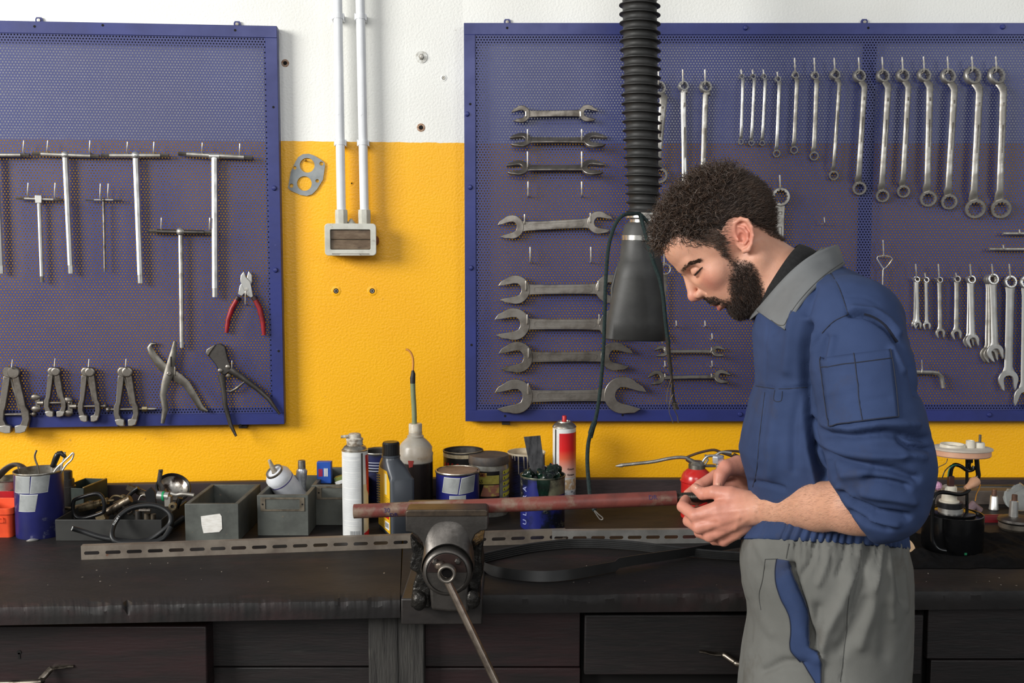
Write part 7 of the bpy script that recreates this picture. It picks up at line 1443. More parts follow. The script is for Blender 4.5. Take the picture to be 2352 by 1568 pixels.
def skin_mat():
    m = bpy.data.materials.new('skin'); m.use_nodes = True; N = m.node_tree.nodes; L = m.node_tree.links; b = N['Principled BSDF']
    at = N.new('ShaderNodeVertexColor'); at.layer_name = 'tone'; nz = N.new('ShaderNodeTexNoise'); nz.inputs['Scale'].default_value = 90; nz.inputs['Detail'].default_value = 5
    tc = N.new('ShaderNodeTexCoord'); L.new(tc.outputs['Object'], nz.inputs['Vector']); mx = N.new('ShaderNodeMix'); mx.data_type = 'RGBA'; mx.blend_type = 'OVERLAY'; mx.inputs['Factor'].default_value = 0.18
    L.new(at.outputs[0], mx.inputs['A']); L.new(nz.outputs['Color'] if 'Color' in nz.outputs else nz.outputs[1], mx.inputs['B']); 
    bw = N.new('ShaderNodeRGBToBW'); L.new(nz.outputs[1], bw.inputs[0]); L.new(bw.outputs[0], mx.inputs['B'])
    L.new(mx.outputs['Result'], b.inputs['Base Color']); b.inputs['Roughness'].default_value = 0.48; b.inputs['Specular IOR Level'].default_value = 0.4
    b.inputs['Subsurface Weight'].default_value = 0.25; b.inputs['Subsurface Radius'].default_value = (0.010, 0.004, 0.002); b.inputs['Subsurface Scale'].default_value = 0.35
    n2 = N.new('ShaderNodeTexNoise'); n2.inputs['Scale'].default_value = 420; n2.inputs['Detail'].default_value = 3; L.new(tc.outputs['Object'], n2.inputs['Vector'])
    bp = N.new('ShaderNodeBump'); bp.inputs['Strength'].default_value = 0.22; bp.inputs['Distance'].default_value = 0.0012; L.new(n2.outputs[0], bp.inputs['Height']); L.new(bp.outputs[0], b.inputs['Normal']); return m
skin = skin_mat()
# tendons and creases on the near hand
nv = folds(nv, nfc, [([(1712, 1170), (1660, 1176), (1612, 1186)], 1.1, 6), ([(1714, 1182), (1665, 1200), (1628, 1214)], 1.0, 6), ([(1718, 1192), (1680, 1218), (1650, 1234)], 1.0, 6), ([(1645, 1200), (1612, 1197)], -1.4, 6), ([(1668, 1222), (1640, 1222)], -1.4, 6), ([(1690, 1232), (1662, 1240)], -0.8, 5), ([(1700, 1180), (1690, 1215)], 0.8, 5), ([(1640, 1150), (1612, 1156), (1600, 1165)], -1.5, 6), ([(1612, 1120), (1616, 1145)], -0.6, 3), ([(1740, 1140), (1742, 1205)], -1.2, 10)])
allV = np.concatenate([hv, nv, fv, tv]) - MI; o1, o2, o3 = len(hv), len(hv) + len(nv), len(hv) + len(nv) + len(fv)
body = mesh_obj('body', allV, np.concatenate([hfc, nfc + o1, ffc + o2, tfc + o3]), skin, man, np.concatenate([hc, hand_tone(nv), hand_tone(fv, (190, 140, 116)), np.tile(np.array(s2l((212, 166, 142))), (len(tv), 1))]))
bvh_head = BVHTree.FromPolygons([tuple(v) for v in hv], [tuple(int(i) for i in f) for f in hfc])
bvh_near = BVHTree.FromPolygons([tuple(v) for v in nv], [tuple(int(i) for i in f) for f in nfc])
bvh_far = BVHTree.FromPolygons([tuple(v) for v in fv], [tuple(int(i) for i in f) for f in ffc])
def cast(bvh, px, py, off=0.0):
    h = bvh.ray_cast(_C, ray(px, py).normalized())
    if h[0] is None: return None
    n = h[1] if h[1].dot(ray(px, py)) < 0 else -h[1]; return h[0] + n * off, n
# finger nails
nail = mat('finger_nail', (204, 150, 128), (196, 140, 118), rough=0.3, scale=60)
def nail_patch(bvh, pts):
    g = []; (a, b, c_, d_) = pts
    for j in range(5):
        row = []
        for i in range(5):
            u, v = i / 4, j / 4; x = (a[0] * (1 - u) + b[0] * u) * (1 - v) + (d_[0] * (1 - u) + c_[0] * u) * v; y = (a[1] * (1 - u) + b[1] * u) * (1 - v) + (d_[1] * (1 - u) + c_[1] * u) * v
            e = min(u, 1 - u, v, 1 - v); h = cast(bvh, x, y, 0.0002 + 0.0012 * min(1, e * 5))
            if h is None: return
            row.append(tuple(h[0] - Vector(MI)))
        g.append(row)
    o = MB().sheet(g).build('finger_nail', nail, man, smooth=80)
nail_patch(bvh_near, [(1592, 1115), (1603, 1113), (1606, 1121), (1595, 1123)]); nail_patch(bvh_far, [(1645, 1108), (1655, 1108), (1655, 1117), (1646, 1118)])

# ---- hair and beard made of strands
def strands(name, roots, dirs, length, curl, rad, m, k=6, seed=1, droop=0.0, groups=None):
    rg = np.random.RandomState(seed); n = len(roots); t = np.linspace(0, 1, k)[None, :, None]; L = length[:, None, None]
    ref = rg.normal(size=(n, 3)); u = np.cross(dirs, ref); u /= np.linalg.norm(u, axis=1, keepdims=True) + 1e-9; v = np.cross(dirs, u)
    ph = rg.uniform(0, 6.28, (n, 1, 1)); tw = rg.uniform(4.0, 8.5, (n, 1, 1)) * np.sign(rg.uniform(-1, 1, (n, 1, 1))); cr = (curl * rg.uniform(0.6, 1.4, n))[:, None, None]
    pts = roots[:, None] + dirs[:, None] * L * t * (1 - 0.25 * (cr > 0.001)) + (u[:, None] * (np.cos(ph + tw * t) - np.cos(ph)) + v[:, None] * (np.sin(ph + tw * t) - np.sin(ph))) * cr * np.sqrt(t)
    pts[:, :, 2] -= droop * (t[:, :, 0] ** 2) * length[:, None]
    tg = np.gradient(pts, axis=1); tg /= np.linalg.norm(tg, axis=2, keepdims=True) + 1e-9
    a = np.cross(tg, u[:, None] + 0.3 * dirs[:, None]); a /= np.linalg.norm(a, axis=2, keepdims=True) + 1e-9; b = np.cross(tg, a)
    rr = rad * (1 - 0.85 * t ** 2); V = np.stack([pts + (a * math.cos(q) + b * math.sin(q)) * rr for q in (0, 2.094, 4.189)], 2)      # n,k,3,3
    idx = np.arange(n * k * 3).reshape(n, k, 3); F = np.stack([np.stack([idx[:, :-1, i], idx[:, :-1, (i + 1) % 3], idx[:, 1:, (i + 1) % 3], idx[:, 1:, i]], -1) for i in range(3)], 2).reshape(-1, 4)
    return V.reshape(-1, 3), F
def sample_faces(V, F, wfun, n, seed):
    rg = np.random.RandomState(seed); c = V[F].mean(1); nn = normals(V, F)[F[:, 0]]; w = np.clip(np.asarray(wfun(c, nn), float), 0, None); w /= w.sum()
    i = rg.choice(len(F), n, p=w); r = rg.uniform(size=(n, 4)); r /= r.sum(1, keepdims=True); return (V[F[i]] * r[:, :, None]).sum(1), nn[i]
# volume under the curls
hair_m = mat('dark_brown_hair', (80, 62, 50), (50, 38, 30), rough=0.36, scale=120, spec=0.7)
def hnoise(q): return np.array([mnoise.noise(Vector(v) * 0.075) for v in q])
def hair_sdf(p):
    q = loc(p); A = np.array
    d = s_ell(q, A([12, 65, 0]), (99, 76, 73)); d = smin(d, s_ell(q, A([-9, 42, 0]), (77, 77, 76)), 12)
    x, y = pix(p); pd = poly_sd(x, y, hair_poly) * 0.74 + 3.0
    d = smax(d, pd, 6); d = smax(d, -(q[:, 1] + 58), 5)
    ear = np.maximum(np.sqrt(((q[:, 0] + 10) / 24) ** 2 + ((q[:, 1] - 5) / 34) ** 2) * 24 - 24, 66 - np.abs(q[:, 2])); d = smax(d, -ear, 3)
    return d / 1000.0
cv, cf = surface(hair_sdf, HC + np.array([-0.20, -0.13, -0.10]), HC + np.array([0.16, 0.13, 0.19]), 0.003)
qn = loc(cv); amp = np.clip((qn[:, 1] - 50) / 50, 0, 1) * np.clip((qn[:, 0] + 70) / 60, 0.25, 1); cn = normals(cv, cf)
cv2 = cv + cn * (amp * (0.006 * np.abs(hnoise(qn)) * 2.0 - 0.003 + 0.004 * np.array([mnoise.noise(Vector(v) * 0.19) for v in qn])))[:, None]
hair = mesh_obj('hair', cv2 - MI, cf, mat('hair_ground', (38, 29, 24), (28, 21, 18), rough=0.75, scale=200, spec=0.2, bump=0.6, bscale=300), man)
def top_w(c, n): q = loc(c); return np.clip((q[:, 1] - 52 + 0.35 * q[:, 0]) / 30, 0.0, 1) * (np.abs(q[:, 2]) < 80)
def side_w(c, n): q = loc(c); return np.clip(1.1 - (q[:, 1] - 52 + 0.35 * q[:, 0]) / 30, 0, 1)
r_, d_ = sample_faces(cv2, cf, top_w, 3200, 3); rg = np.random.RandomState(8)
d1 = d_ + 0.35 * rg.normal(size=d_.shape) + 0.25 * hf; d1 /= np.linalg.norm(d1, axis=1, keepdims=True)
V1, F1 = strands('c', r_ - d1 * 0.006, d1, rg.uniform(0.020, 0.040, len(r_)), np.full(len(r_), 0.0062), 0.00072, hair_m, 10, 4)
r_, d_ = sample_faces(cv2, cf, side_w, 6500, 5); d2 = d_ * 0.28 - hf * 0.9 - hu * 0.35 + 0.3 * rg.normal(size=d_.shape); d2 /= np.linalg.norm(d2, axis=1, keepdims=True)
V2, F2 = strands('s', r_ - d2 * 0.002, d2, rg.uniform(0.008, 0.016, len(r_)), np.full(len(r_), 0.0008), 0.00042, hair_m, 4, 6)
r_, d_ = sample_faces(hv, hfc, lambda c, n: (poly_sd(*pix(c), hair_poly) < 2) * (loc(c)[:, 1] < 70) * (loc(c)[:, 1] > -55) * ~((np.abs(loc(c)[:, 2]) > 64) & (loc(c)[:, 0] < 13)), 3600, 15); d2 = d_ * 0.35 - hf * 0.7 - hu * 0.6 + 0.25 * rg.normal(size=d_.shape); d2 /= np.linalg.norm(d2, axis=1, keepdims=True)
V2b, F2b = strands('t', r_, d2, rg.uniform(0.005, 0.010, len(r_)), np.full(len(r_), 0.0006), 0.0004, hair_m, 4, 16)
F2 = np.concatenate([F2, F2b + len(V2)]); V2 = np.concatenate([V2, V2b])
tag(mesh_obj('hair_strands', np.concatenate([V1, V2]) - MI, np.concatenate([F1, F2 + len(V1)]), hair_m, hair), kind='stuff')
def beard_w(c, n):
    x, y = pix(c); q = loc(c); b_ = poly_sd(x, y, beard_poly); return (np.clip(-b_ / 10 + 0.15, 0, 1) + 1.6 * (b_ < 1) * (x < 1662) * (y > 670) * (y < 702)) * (q[:, 1] < 5) * ~((np.abs(q[:, 2]) > 64) & (q[:, 0] < 8))
r_, d_ = sample_faces(hv, hfc, beard_w, 9500, 9); d3 = d_ * 0.75 - hu * 0.75 + 0.15 * hf + 0.35 * rg.normal(size=d_.shape); d3 /= np.linalg.norm(d3, axis=1, keepdims=True)
x_, y_ = pix(r_); edge = np.clip(-poly_sd(x_, y_, beard_poly) / 18, 0.25, 1)
V3, F3 = strands('b', r_ - d3 * 0.001, d3, rg.uniform(0.006, 0.0125, len(r_)) * edge, np.full(len(r_), 0.0012), 0.00037, hair_m, 4, 7)
def brow_w(c, n):
    x, y = pix(c); q = loc(c); near = np.clip(1.2 - line_d(x, y, [(1567, 621), (1576, 611), (1590, 604), (1606, 600)]) / 4.2, 0, 1); return near * (q[:, 0] > 60)
r_, d_ = sample_faces(hv, hfc, brow_w, 650, 12); d4 = d_ * 0.14 - hf * 0.75 + hu * 0.05 + hs * np.sign((loc(r_)[:, 2:3])) * 0.6 + 0.14 * rg.normal(size=d_.shape); d4 /= np.linalg.norm(d4, axis=1, keepdims=True)
V4, F4 = strands('e', r_, d4, rg.uniform(0.004, 0.008, len(r_)), np.full(len(r_), 0.0004), 0.00042, hair_m, 4, 13)
tag(mesh_obj('beard', V3 - MI, F3, mat('dark_beard', (50, 37, 30), (34, 25, 21), rough=0.5, scale=200), man), kind='stuff'); tag(mesh_obj('eyebrows', V4 - MI, F4, hair_m, man), kind='stuff')
q = MB()
for sg in (1, -1):
    edge_ = [wld(np.array([79 + 15.6 * math.sqrt(max(0.02, 1 - ((s_ - 31) / 16.6) ** 2)), 14.6 + 0.02 * (s_ - 31), s_ * sg]))[0] for s_ in (20, 27, 34, 40, 45)]
    hits = [cast(bvh_head, x, y, 0.0005) for x, y in [(1595.5, 632), (1599, 627.5), (1604, 622), (1609, 617), (1614, 613)]]
    if all(hits): edge_ = [np.array(h[0]) for h in hits]; edge_ = edge_ if sg > 0 else [e - 2 * ((e - HC) @ hs) * hs for e in edge_]
    q.tube(smooth_path([Vector(v - MI) for v in edge_], 4), [0.0006, 0.0009, 0.0010, 0.0009, 0.0005], 6)
    for i in range(26):
        t_ = 0.1 + 0.88 * i / 25; b0 = np.array([np.interp(t_ * 4, range(5), [e[j] for e in edge_]) for j in range(3)]); dr_ = hf * (0.95 - 0.5 * t_) - hu * 0.65 + hs * sg * (0.3 + 0.8 * t_); dr_ /= np.linalg.norm(dr_); b1 = b0 + dr_ * (0.0035 + 0.003 * t_)
        q.tube([Vector(b0 - MI), Vector((b0 + b1) / 2 - MI), Vector(b1 - MI + hu * 0.0008)], [0.00026, 0.0002, 0.00006], 4)
q.build('eyelashes', mat('lash_black', (30, 22, 19), rough=0.5), man, smooth=80)
q = MB()          # forearm hair
for bvh_, (x0, x1, y0, y1), nn_ in ((bvh_near, (1735, 1985, 1108, 1222), 1500),):
    rs = random.Random(3)
    for i in range(nn_):
        px, py = rs.uniform(x0, x1), rs.uniform(y0, y1); h = cast(bvh_, px, py)
        if h is None or abs(h[0].y - 1.5) > 0.4: continue
        dv = (Vector((-0.75, 0, -0.25)) + h[1] * 0.35 + Vector((rs.gauss(0, .25), rs.gauss(0, .25), rs.gauss(0, .25)))).normalized() * rs.uniform(0.003, 0.0065); b0 = h[0] - Vector(MI)
        q.tube([b0, b0 + dv * 0.6 + h[1] * 0.0006, b0 + dv], [0.00008, 0.00007, 0.00004], 3)
tag(q.build('forearm_hair', mat('fine_brown_hair', (110, 80, 62), rough=0.5), man, smooth=80), kind='stuff')

# ---- clothes
cloth_blue = mat('blue_workwear', (51, 66, 101), (44, 58, 90), rough=0.85, scale=5, bump=0.25, bscale=900, bdist=0.0008, c3=(54, 58, 76), scale3=9, ramp3=(0.58, 0.80), spec=0.25)
cloth_grey = mat('grey_workwear', (108, 108, 104), (97, 97, 93), rough=0.85, scale=5, bump=0.25, bscale=900, bdist=0.0008, c3=(80, 76, 69), scale3=7, ramp3=(0.56, 0.78), spec=0.25)
collar_m = mat('grey_collar', (112, 114, 115), (104, 106, 107), rough=0.85, scale=8, bump=0.25, bscale=900, bdist=0.0008, spec=0.25)
stitch = mat('dark_stitching', (34, 38, 52), rough=0.8); stitch_g = mat('grey_stitching', (66, 66, 64), rough=0.8); black_knit = mat('black_knit', (18, 18, 19), (26, 26, 27), rough=0.9, scale=200, bump=0.4, bscale=500)
def row_loft(rows, e=2.3, shear=0.0):
    """implicit solid from silhouette rows: (pixel row, front px, back px, half width)"""
    zs = []; ac = []; ra = []; rs_ = []
    for y, xf, xb, wd in rows:
        a, b = Wa(xf, y), Wa(xb, y); zs.append((a[2] + b[2]) / 2); fa, fb = (a - a_m) @ a_a, (b - a_m) @ a_a; ac.append((fa + fb) / 2); ra.append((fb - fa) / 2); rs_.append(wd)
    o = np.argsort(zs); zs, ac, ra, rs_ = [np.array(q)[o] for q in (zs, ac, ra, rs_)]
    def f(p):
        al, z, s = toframe(p); z = z - shear * s; c_ = np.interp(z, zs, ac); r1 = np.interp(z, zs, ra); r2 = np.interp(z, zs, rs_)
        k = (np.abs((al - c_) / r1) ** e + np.abs(s / r2) ** e) ** (1 / e); d = (k - 1) * np.minimum(r1, r2)
        return np.maximum(d, np.maximum(z - zs[-1], zs[0] - z))
    return f
tors = row_loft([(612, 1850, 1936, .060), (628, 1808, 1968, .100), (650, 1782, 2010, .140), (680, 1757, 2040, .168), (720, 1735, 2060, .188), (760, 1727, 2076, .198), (800, 1729, 2090, .203), (850, 1733, 2098, .203), (885, 1733, 2102, .203), (920, 1720, 2104, .20), (985, 1705, 2104, .192), (1030, 1696, 2102, .186), (1060, 1703, 2098, .182), (1100, 1714, 2092, .176), (1140, 1720, 2086, .170), (1180, 1722, 2078, .165), (1232, 1722, 2070, .160)])
near_sl = (ch((1958, 752, .150), (1985, 870, .212), (2004, 985, .238), (2026, 1070, .243), (2024, 1138, .236), (1950, 1162, .210)), [.077, .068, .070, .070, .063, .060])
far_sl = (ch((1958, 752, -.150), (1985, 870, -.212), (2000, 985, -.235), (2000, 1060, -.235), (1900, 1085, -.17), (1800, 1088, -.11)), [.078, .070, .070, .064, .056, .050])
cuffA, cuffB = Wa(1903, 1098, .2), Wa(1992, 1226, .2); cd_ = cuffB - cuffA; cn_ = np.array([-cd_[2] * a_a[0], -cd_[2] * a_a[1], (cd_ @ a_a)]); cn_ = -cn_ / np.linalg.norm(cn_)
if (Wa(1800, 1170, .2) - cuffA) @ cn_ < 0: cn_ = -cn_
def jacket_f(p):
    d = tors(p)
    d = smin(d, s_sphere(p, Wa(1950, 745, .13), .075), 0.03); d = smin(d, s_sphere(p, Wa(1950, 745, -.13), .075), 0.03)
    n_ = s_chain(p, *near_sl, k=0.02); n_ = smax(n_, (p - cuffA) @ cn_, 0.010)
    n_ = smax(n_, -s_chain(p, ch((1960, 1160, .222), (1800, 1168, .11)), [.049, .045], 0.005), 0.004)
    d = smin(d, n_, 0.012); d = smin(d, s_chain(p, *far_sl, k=0.02), 0.012)
    d = np.maximum(d, -s_cone(p, neck0, neck1, .061, .066)); return d
jv, jf = surface(jacket_f, np.array([0.28, 1.15, 0.99]), np.array([0.90, 2.12, 1.60]), 0.0035)
jv = relax(jv, jf, 2)
jv = folds(jv, jf, [
    ([(1862, 965), (1897, 998), (1961, 1003), (2035, 994), (2128, 1008)], -13.0, 8.5), ([(1885, 975), (1950, 985), (2030, 972), (2105, 975)], 7.2, 9.3),
    ([(1872, 1026), (1925, 1055), (1989, 1070), (2053, 1079), (2105, 1098)], -13.0, 8.5), ([(1890, 1020), (1950, 1040), (2010, 1048), (2070, 1050)], 8.7, 11.0),
    ([(2072, 1012), (2094, 1026), (2135, 1030)], -13.0, 6.8), ([(2080, 1045), (2120, 1050)], 7.2, 8.5),
    ([(1990, 1100), (2035, 1106), (2085, 1118)], -11.6, 7.6), ([(1940, 1090), (1990, 1084)], 7.2, 10.2), ([(1934, 1132), (1961, 1155), (2016, 1178), (2085, 1186)], -13.0, 7.6), ([(1985, 1130), (2040, 1142), (2095, 1150)], 8.7, 11.0),
    ([(1950, 1176), (1990, 1200), (2040, 1215)], -8.7, 6.0), ([(1925, 1118), (1955, 1142)], 5.8, 6.0), ([(2000, 1196), (2060, 1204)], 5.8, 6.8), ([(1905, 1060), (1915, 1095)], -7.2, 6.8),
    ([(1897, 772), (1886, 815)], -7.2, 6.8), ([(1915, 780), (1905, 830)], 5.8, 7.6), ([(2066, 795), (2094, 845), (2106, 905)], -10.2, 6.8), ([(2050, 800), (2075, 850)], 5.8, 8.5),
    ([(1855, 745), (1846, 800), (1846, 870), (1852, 950), (1868, 1040), (1890, 1100)], -20.3, 9.3), ([(1872, 770), (1866, 850)], 5.8, 8.5),
    ([(1800, 650), (1790, 700), (1776, 760)], -5.8, 11.9), ([(1830, 690), (1815, 760), (1808, 850)], 5.8, 11.9), ([(1870, 660), (1852, 720)], -7.2, 8.5), ([(1835, 900), (1822, 980), (1822, 1080)], -5.8, 10.2), ([(1790, 900), (1775, 1000), (1770, 1090)], 5.8, 13.6), ([(1850, 960), (1858, 1040), (1872, 1110)], 5.8, 6.8),
    ([(1757, 920), (1745, 1000), (1738, 1080), (1728, 1120)], -1.8, 2.5), ([(1736, 886), (1790, 893), (1852, 889)], -2.4, 2.2), ([(1736, 878), (1790, 885), (1852, 881)], 1.3, 3.0), ([(1762, 740), (1760, 800), (1758, 880)], -1.5, 2.5),
    ([(1722, 1105), (1760, 1110), (1800, 1122)], -5.8, 5.0), ([(1905, 622), (1925, 655), (1938, 690), (1948, 722)], -2.2, 2.4), ([(1948, 722), (1915, 738), (1888, 765), (1872, 800)], -2.8, 3.0), ([(1940, 680), (1985, 682), (2015, 695)], -1.7, 2.4),
    ([(1952, 722), (1985, 722), (2015, 735), (2040, 755), (2058, 782)], -15.9, 5.0), ([(1960, 708), (2005, 712), (2040, 735), (2064, 765)], 7.2, 7.6), ([(1900, 900), (1960, 890)], 2.8, 10.2), ([(1960, 930), (2040, 915)], -2.8, 8.5), ([(1890, 860), (1930, 850)], -2.2, 7.6)])
jv = jv + normals(jv, jf) * np.array([0.0016 * mnoise.noise(Vector(v) * 20) + 0.0011 * mnoise.noise(Vector((v[0] * 38, v[1] * 38, v[2] * 60))) for v in jv])[:, None]
jv = relax(jv, jf, 1, 0.2)
jacket = mesh_obj('jacket', jv - MI, jf, cloth_blue, man)
bvh_j = BVHTree.FromPolygons([tuple(v) for v in jv], [tuple(int(i) for i in f) for f in jf])
def patch(bvh, corners, nu, nv_, off, name, m, parent, th=0.0016):
    (a, b, c_, d_) = corners; g = []
    for j in range(nv_ + 1):
        row = []
        for i in range(nu + 1):
            u, v = i / nu, j / nv_; x = (a[0] * (1 - u) + b[0] * u) * (1 - v) + (d_[0] * (1 - u) + c_[0] * u) * v; y = (a[1] * (1 - u) + b[1] * u) * (1 - v) + (d_[1] * (1 - u) + c_[1] * u) * v
            h = cast(bvh, x, y, off); row.append(tuple((h[0] if h else W(x, y, .2)) - Vector(MI)))
        g.append(row)
    return MB().sheet(g).build(name, m, parent, smooth=70, solid=th, soff=0.0)
def seam(bvh, pts, m, parent, r=0.0008, off=0.0008, name='seam', n=5):
    q = smooth_path([Vector((x, y, 0)) for x, y in pts], n); w3 = [cast(bvh, v.x, v.y, off) for v in q]; w3 = [h[0] - Vector(MI) for h in w3 if h]
    return MB().tube(w3, r, 5).build(name, m, parent) if len(w3) > 2 else None
seam(bvh_j, [(1985, 721), (2008, 729), (2034, 748), (2060, 785)], mat('pleat_shadow_cloth', (22, 27, 42), rough=0.95), jacket, 0.0024, -0.0008, 'pleat_shade')  # dark tube paints the shade inside the open pleat
pk = patch(bvh_j, [(1886, 823), (2045, 803), (2062, 960), (1906, 979)], 20, 20, 0.0022, 'sleeve_pocket', cloth_blue, man)
for pts in ([(1886, 823), (1890, 860), (1898, 920), (1906, 979)], [(2045, 803), (2052, 860), (2058, 910), (2062, 960)], [(1906, 979), (1960, 972), (2010, 966), (2062, 960)], [(1888, 844), (1940, 837), (1990, 831), (2047, 824)], [(1962, 813), (1968, 860), (1974, 920), (1982, 969)]):
    seam(bvh_j, pts, stitch, pk, 0.0008, 0.0032)
for pts in ([(1736, 886), (1790, 893), (1852, 889)], [(1905, 622), (1925, 655), (1938, 690), (1948, 722)], [(1948, 722), (1915, 738), (1888, 765)], [(1757, 900), (1745, 1000), (1738, 1080), (1729, 1118)], [(1780, 896), (1778, 919), (1794, 920), (1797, 898)]): seam(bvh_j, pts, stitch, jacket, 0.0007, 0.0002)
# waistband, trousers
trow = [(1226, 1724, 2068, .160), (1246, 1704, 2080, .170), (1270, 1699, 2086, .176), (1300, 1698, 2090, .180), (1350, 1703, 2092, .183), (1390, 1713, 2092, .184), (1420, 1716, 2092, .184), (1450, 1711, 2091, .183), (1500, 1702, 2090, .180), (1568, 1695, 2087, .176), (1680, 1690, 2084, .172)]
tro = row_loft(trow, 2.4, 0.30)
def trouser_f(p):
    d = tro(p)
    for sg in (1, -1):
        a = Wa(1890, 1620, .085 * sg); b = a.copy(); b[2] = 0.42; c_ = a.copy(); c_[2] = 0.07; c_[0] += 0.01
        d = smin(d, s_chain(p, [a, b, c_], [.118, .095, .085], 0.02), 0.03)
    return np.maximum(d, 0.055 - p[:, 2])
rv, rf = surface(trouser_f, np.array([0.28, 1.2, 0.03]), np.array([0.92, 2.1, 1.12]), 0.0040)
rv = relax(rv, rf, 2); x_, y_ = pix(rv); n_ = normals(rv, rf); fade = np.exp(-np.clip(y_ - 1238, 0, None) / 34.0) * (y_ < 1420); ripple = np.sin(x_ / 2.6 + 2.2 * np.sin(x_ / 21.0)) * np.clip((x_ - 1795) / 30, 0.08, 1)
rv = rv + n_ * (0.0034 * ripple * fade * (np.abs(n_[:, 2]) < 0.8))[:, None]
rv = folds(rv, rf, [([(1826, 1250), (1822, 1290), (1806, 1310)], -5.4, 5.4), ([(1870, 1248), (1862, 1290), (1835, 1330)], -5.4, 6.3), ([(1905, 1250), (1900, 1290), (1880, 1340)], 5.4, 7.2), ([(1940, 1250), (1938, 1280), (1925, 1320)], -5.4, 5.4), ([(1975, 1250), (1974, 1275)], 5.4, 4.5), ([(2000, 1250), (1990, 1290), (1975, 1340), (1960, 1400)], -6.8, 7.2), ([(2025, 1250), (2020, 1300), (2005, 1350)], 5.4, 6.3), ([(2050, 1250), (2062, 1310), (2072, 1380)], -6.8, 6.3), ([(2040, 1262), (2046, 1330), (2050, 1420)], 5.4, 8.1),
    ([(1955, 1330), (1930, 1390), (1895, 1450), (1880, 1500)], 10.8, 16.2), ([(1990, 1380), (1960, 1440), (1930, 1490)], -8.1, 14.4), ([(2010, 1320), (2000, 1400), (1975, 1480)], 6.8, 14.4), ([(2040, 1400), (2030, 1500)], -5.4, 16.2), ([(1820, 1300), (1826, 1335), (1846, 1390), (1856, 1440), (1878, 1500)], -14.9, 8.1), ([(1880, 1400), (1872, 1460)], -10.8, 16.2),
    ([(1976, 1262), (1974, 1300), (1950, 1370), (1944, 1450), (1938, 1500), (1930, 1568)], -2.6, 2.3), ([(1715, 1380), (1725, 1430), (1722, 1470)], -5.4, 6.3), ([(1740, 1250), (1760, 1290)], 3.3, 10.8), ([(1755, 1540), (1800, 1520), (1850, 1520)], -6.8, 9.0), ([(1740, 1400), (1770, 1450)], 3.3, 14.4), ([(2075, 1300), (2082, 1400)], 3.3, 5.4)])
rv = rv + normals(rv, rf) * np.array([0.0014 * mnoise.noise(Vector((v[0] * 22, v[1] * 22, v[2] * 10))) + 0.0008 * mnoise.noise(Vector(v) * 48) for v in rv])[:, None]
rv = relax(rv, rf, 1, 0.2)
trousers = mesh_obj('trousers', rv - MI, rf, cloth_grey, man)
bvh_t = BVHTree.FromPolygons([tuple(v) for v in rv], [tuple(int(i) for i in f) for f in rf])
def ring_rows(rows, n, out, rip):
    g = []
    for (y, xf, xb, wd) in rows:
        a, b = Wa(xf, y), Wa(xb, y); c_ = (a + b) / 2; ra = np.linalg.norm(b - a) / 2 + out; rs_ = wd + out; r = []
        for i in range(n):
            t = 2 * math.pi * i / n; k = (abs(math.cos(t)) ** 2.4 + abs(math.sin(t)) ** 2.4) ** (-1 / 2.4); rp = rip * math.sin(i * 0.62 + 1.6 * math.sin(i * 0.07)) * (1 if math.cos(t) > -0.55 else 0.06)
            r.append(tuple(c_ + a_a * (math.cos(t) * k * (ra + rp)) + a_s * (math.sin(t) * k * (rs_ + rp)) + np.array([0, 0, 0.30 * math.sin(t) * k * rs_]) - MI))
        g.append(r)
    return g
wb_ = ring_rows([(1206, 1723, 2072, .164), (1214, 1722, 2073, .166), (1226, 1718, 2074, .168), (1238, 1710, 2076, .169), (1247, 1705, 2077, .169), (1250, 1706, 2076, .166)], 720, 0.002, 0.0020)
q = MB().loft(wb_, False); q.build('waistband', cloth_blue, man, smooth=60, solid=0.002)
# blue pocket trim
tl = [(1787, 1283), (1784, 1310), (1786, 1340), (1796, 1372), (1808, 1396), (1817, 1420), (1819, 1450), (1817, 1475), (1820, 1495), (1836, 1512), (1850, 1530), (1866, 1556), (1882, 1584), (1896, 1610)]
tr_ = [(1812, 1286), (1814, 1305), (1822, 1330), (1834, 1356), (1846, 1384), (1853, 1408), (1853, 1440), (1855, 1470), (1862, 1490), (1884, 1502), (1886, 1520), (1886, 1556), (1886, 1590), (1900, 1612)]
g = []
tl2 = smooth_path([Vector((x, y, 0)) for x, y in tl], 4); tr2 = smooth_path([Vector((x, y, 0)) for x, y in tr_], 4)
for a, b in zip(tl2, tr2):
    row = []
    for i in range(6):
        v = a.lerp(b, i / 5); h = cast(bvh_t, v.x, v.y, 0.0035); row.append(tuple((h[0] if h else W(v.x, v.y, .17)) - Vector(MI)))
    g.append(row)
tm = MB().sheet(g).build('pocket_trim', cloth_blue, man, smooth=70, solid=0.0015, soff=0.0)
for pts in (tl, tr_): seam(bvh_t, pts, stitch, tm, 0.0008, 0.0045, n=4)
for pts in ([(1758, 1284), (1787, 1283)], [(1758, 1284), (1752, 1330), (1744, 1365), (1748, 1400)], [(1976, 1262), (1974, 1300), (1950, 1370), (1944, 1450), (1938, 1500), (1930, 1566)], [(1812, 1248), (1806, 1282)]): seam(bvh_t, pts, stitch_g, trousers, 0.0007, 0.0004)
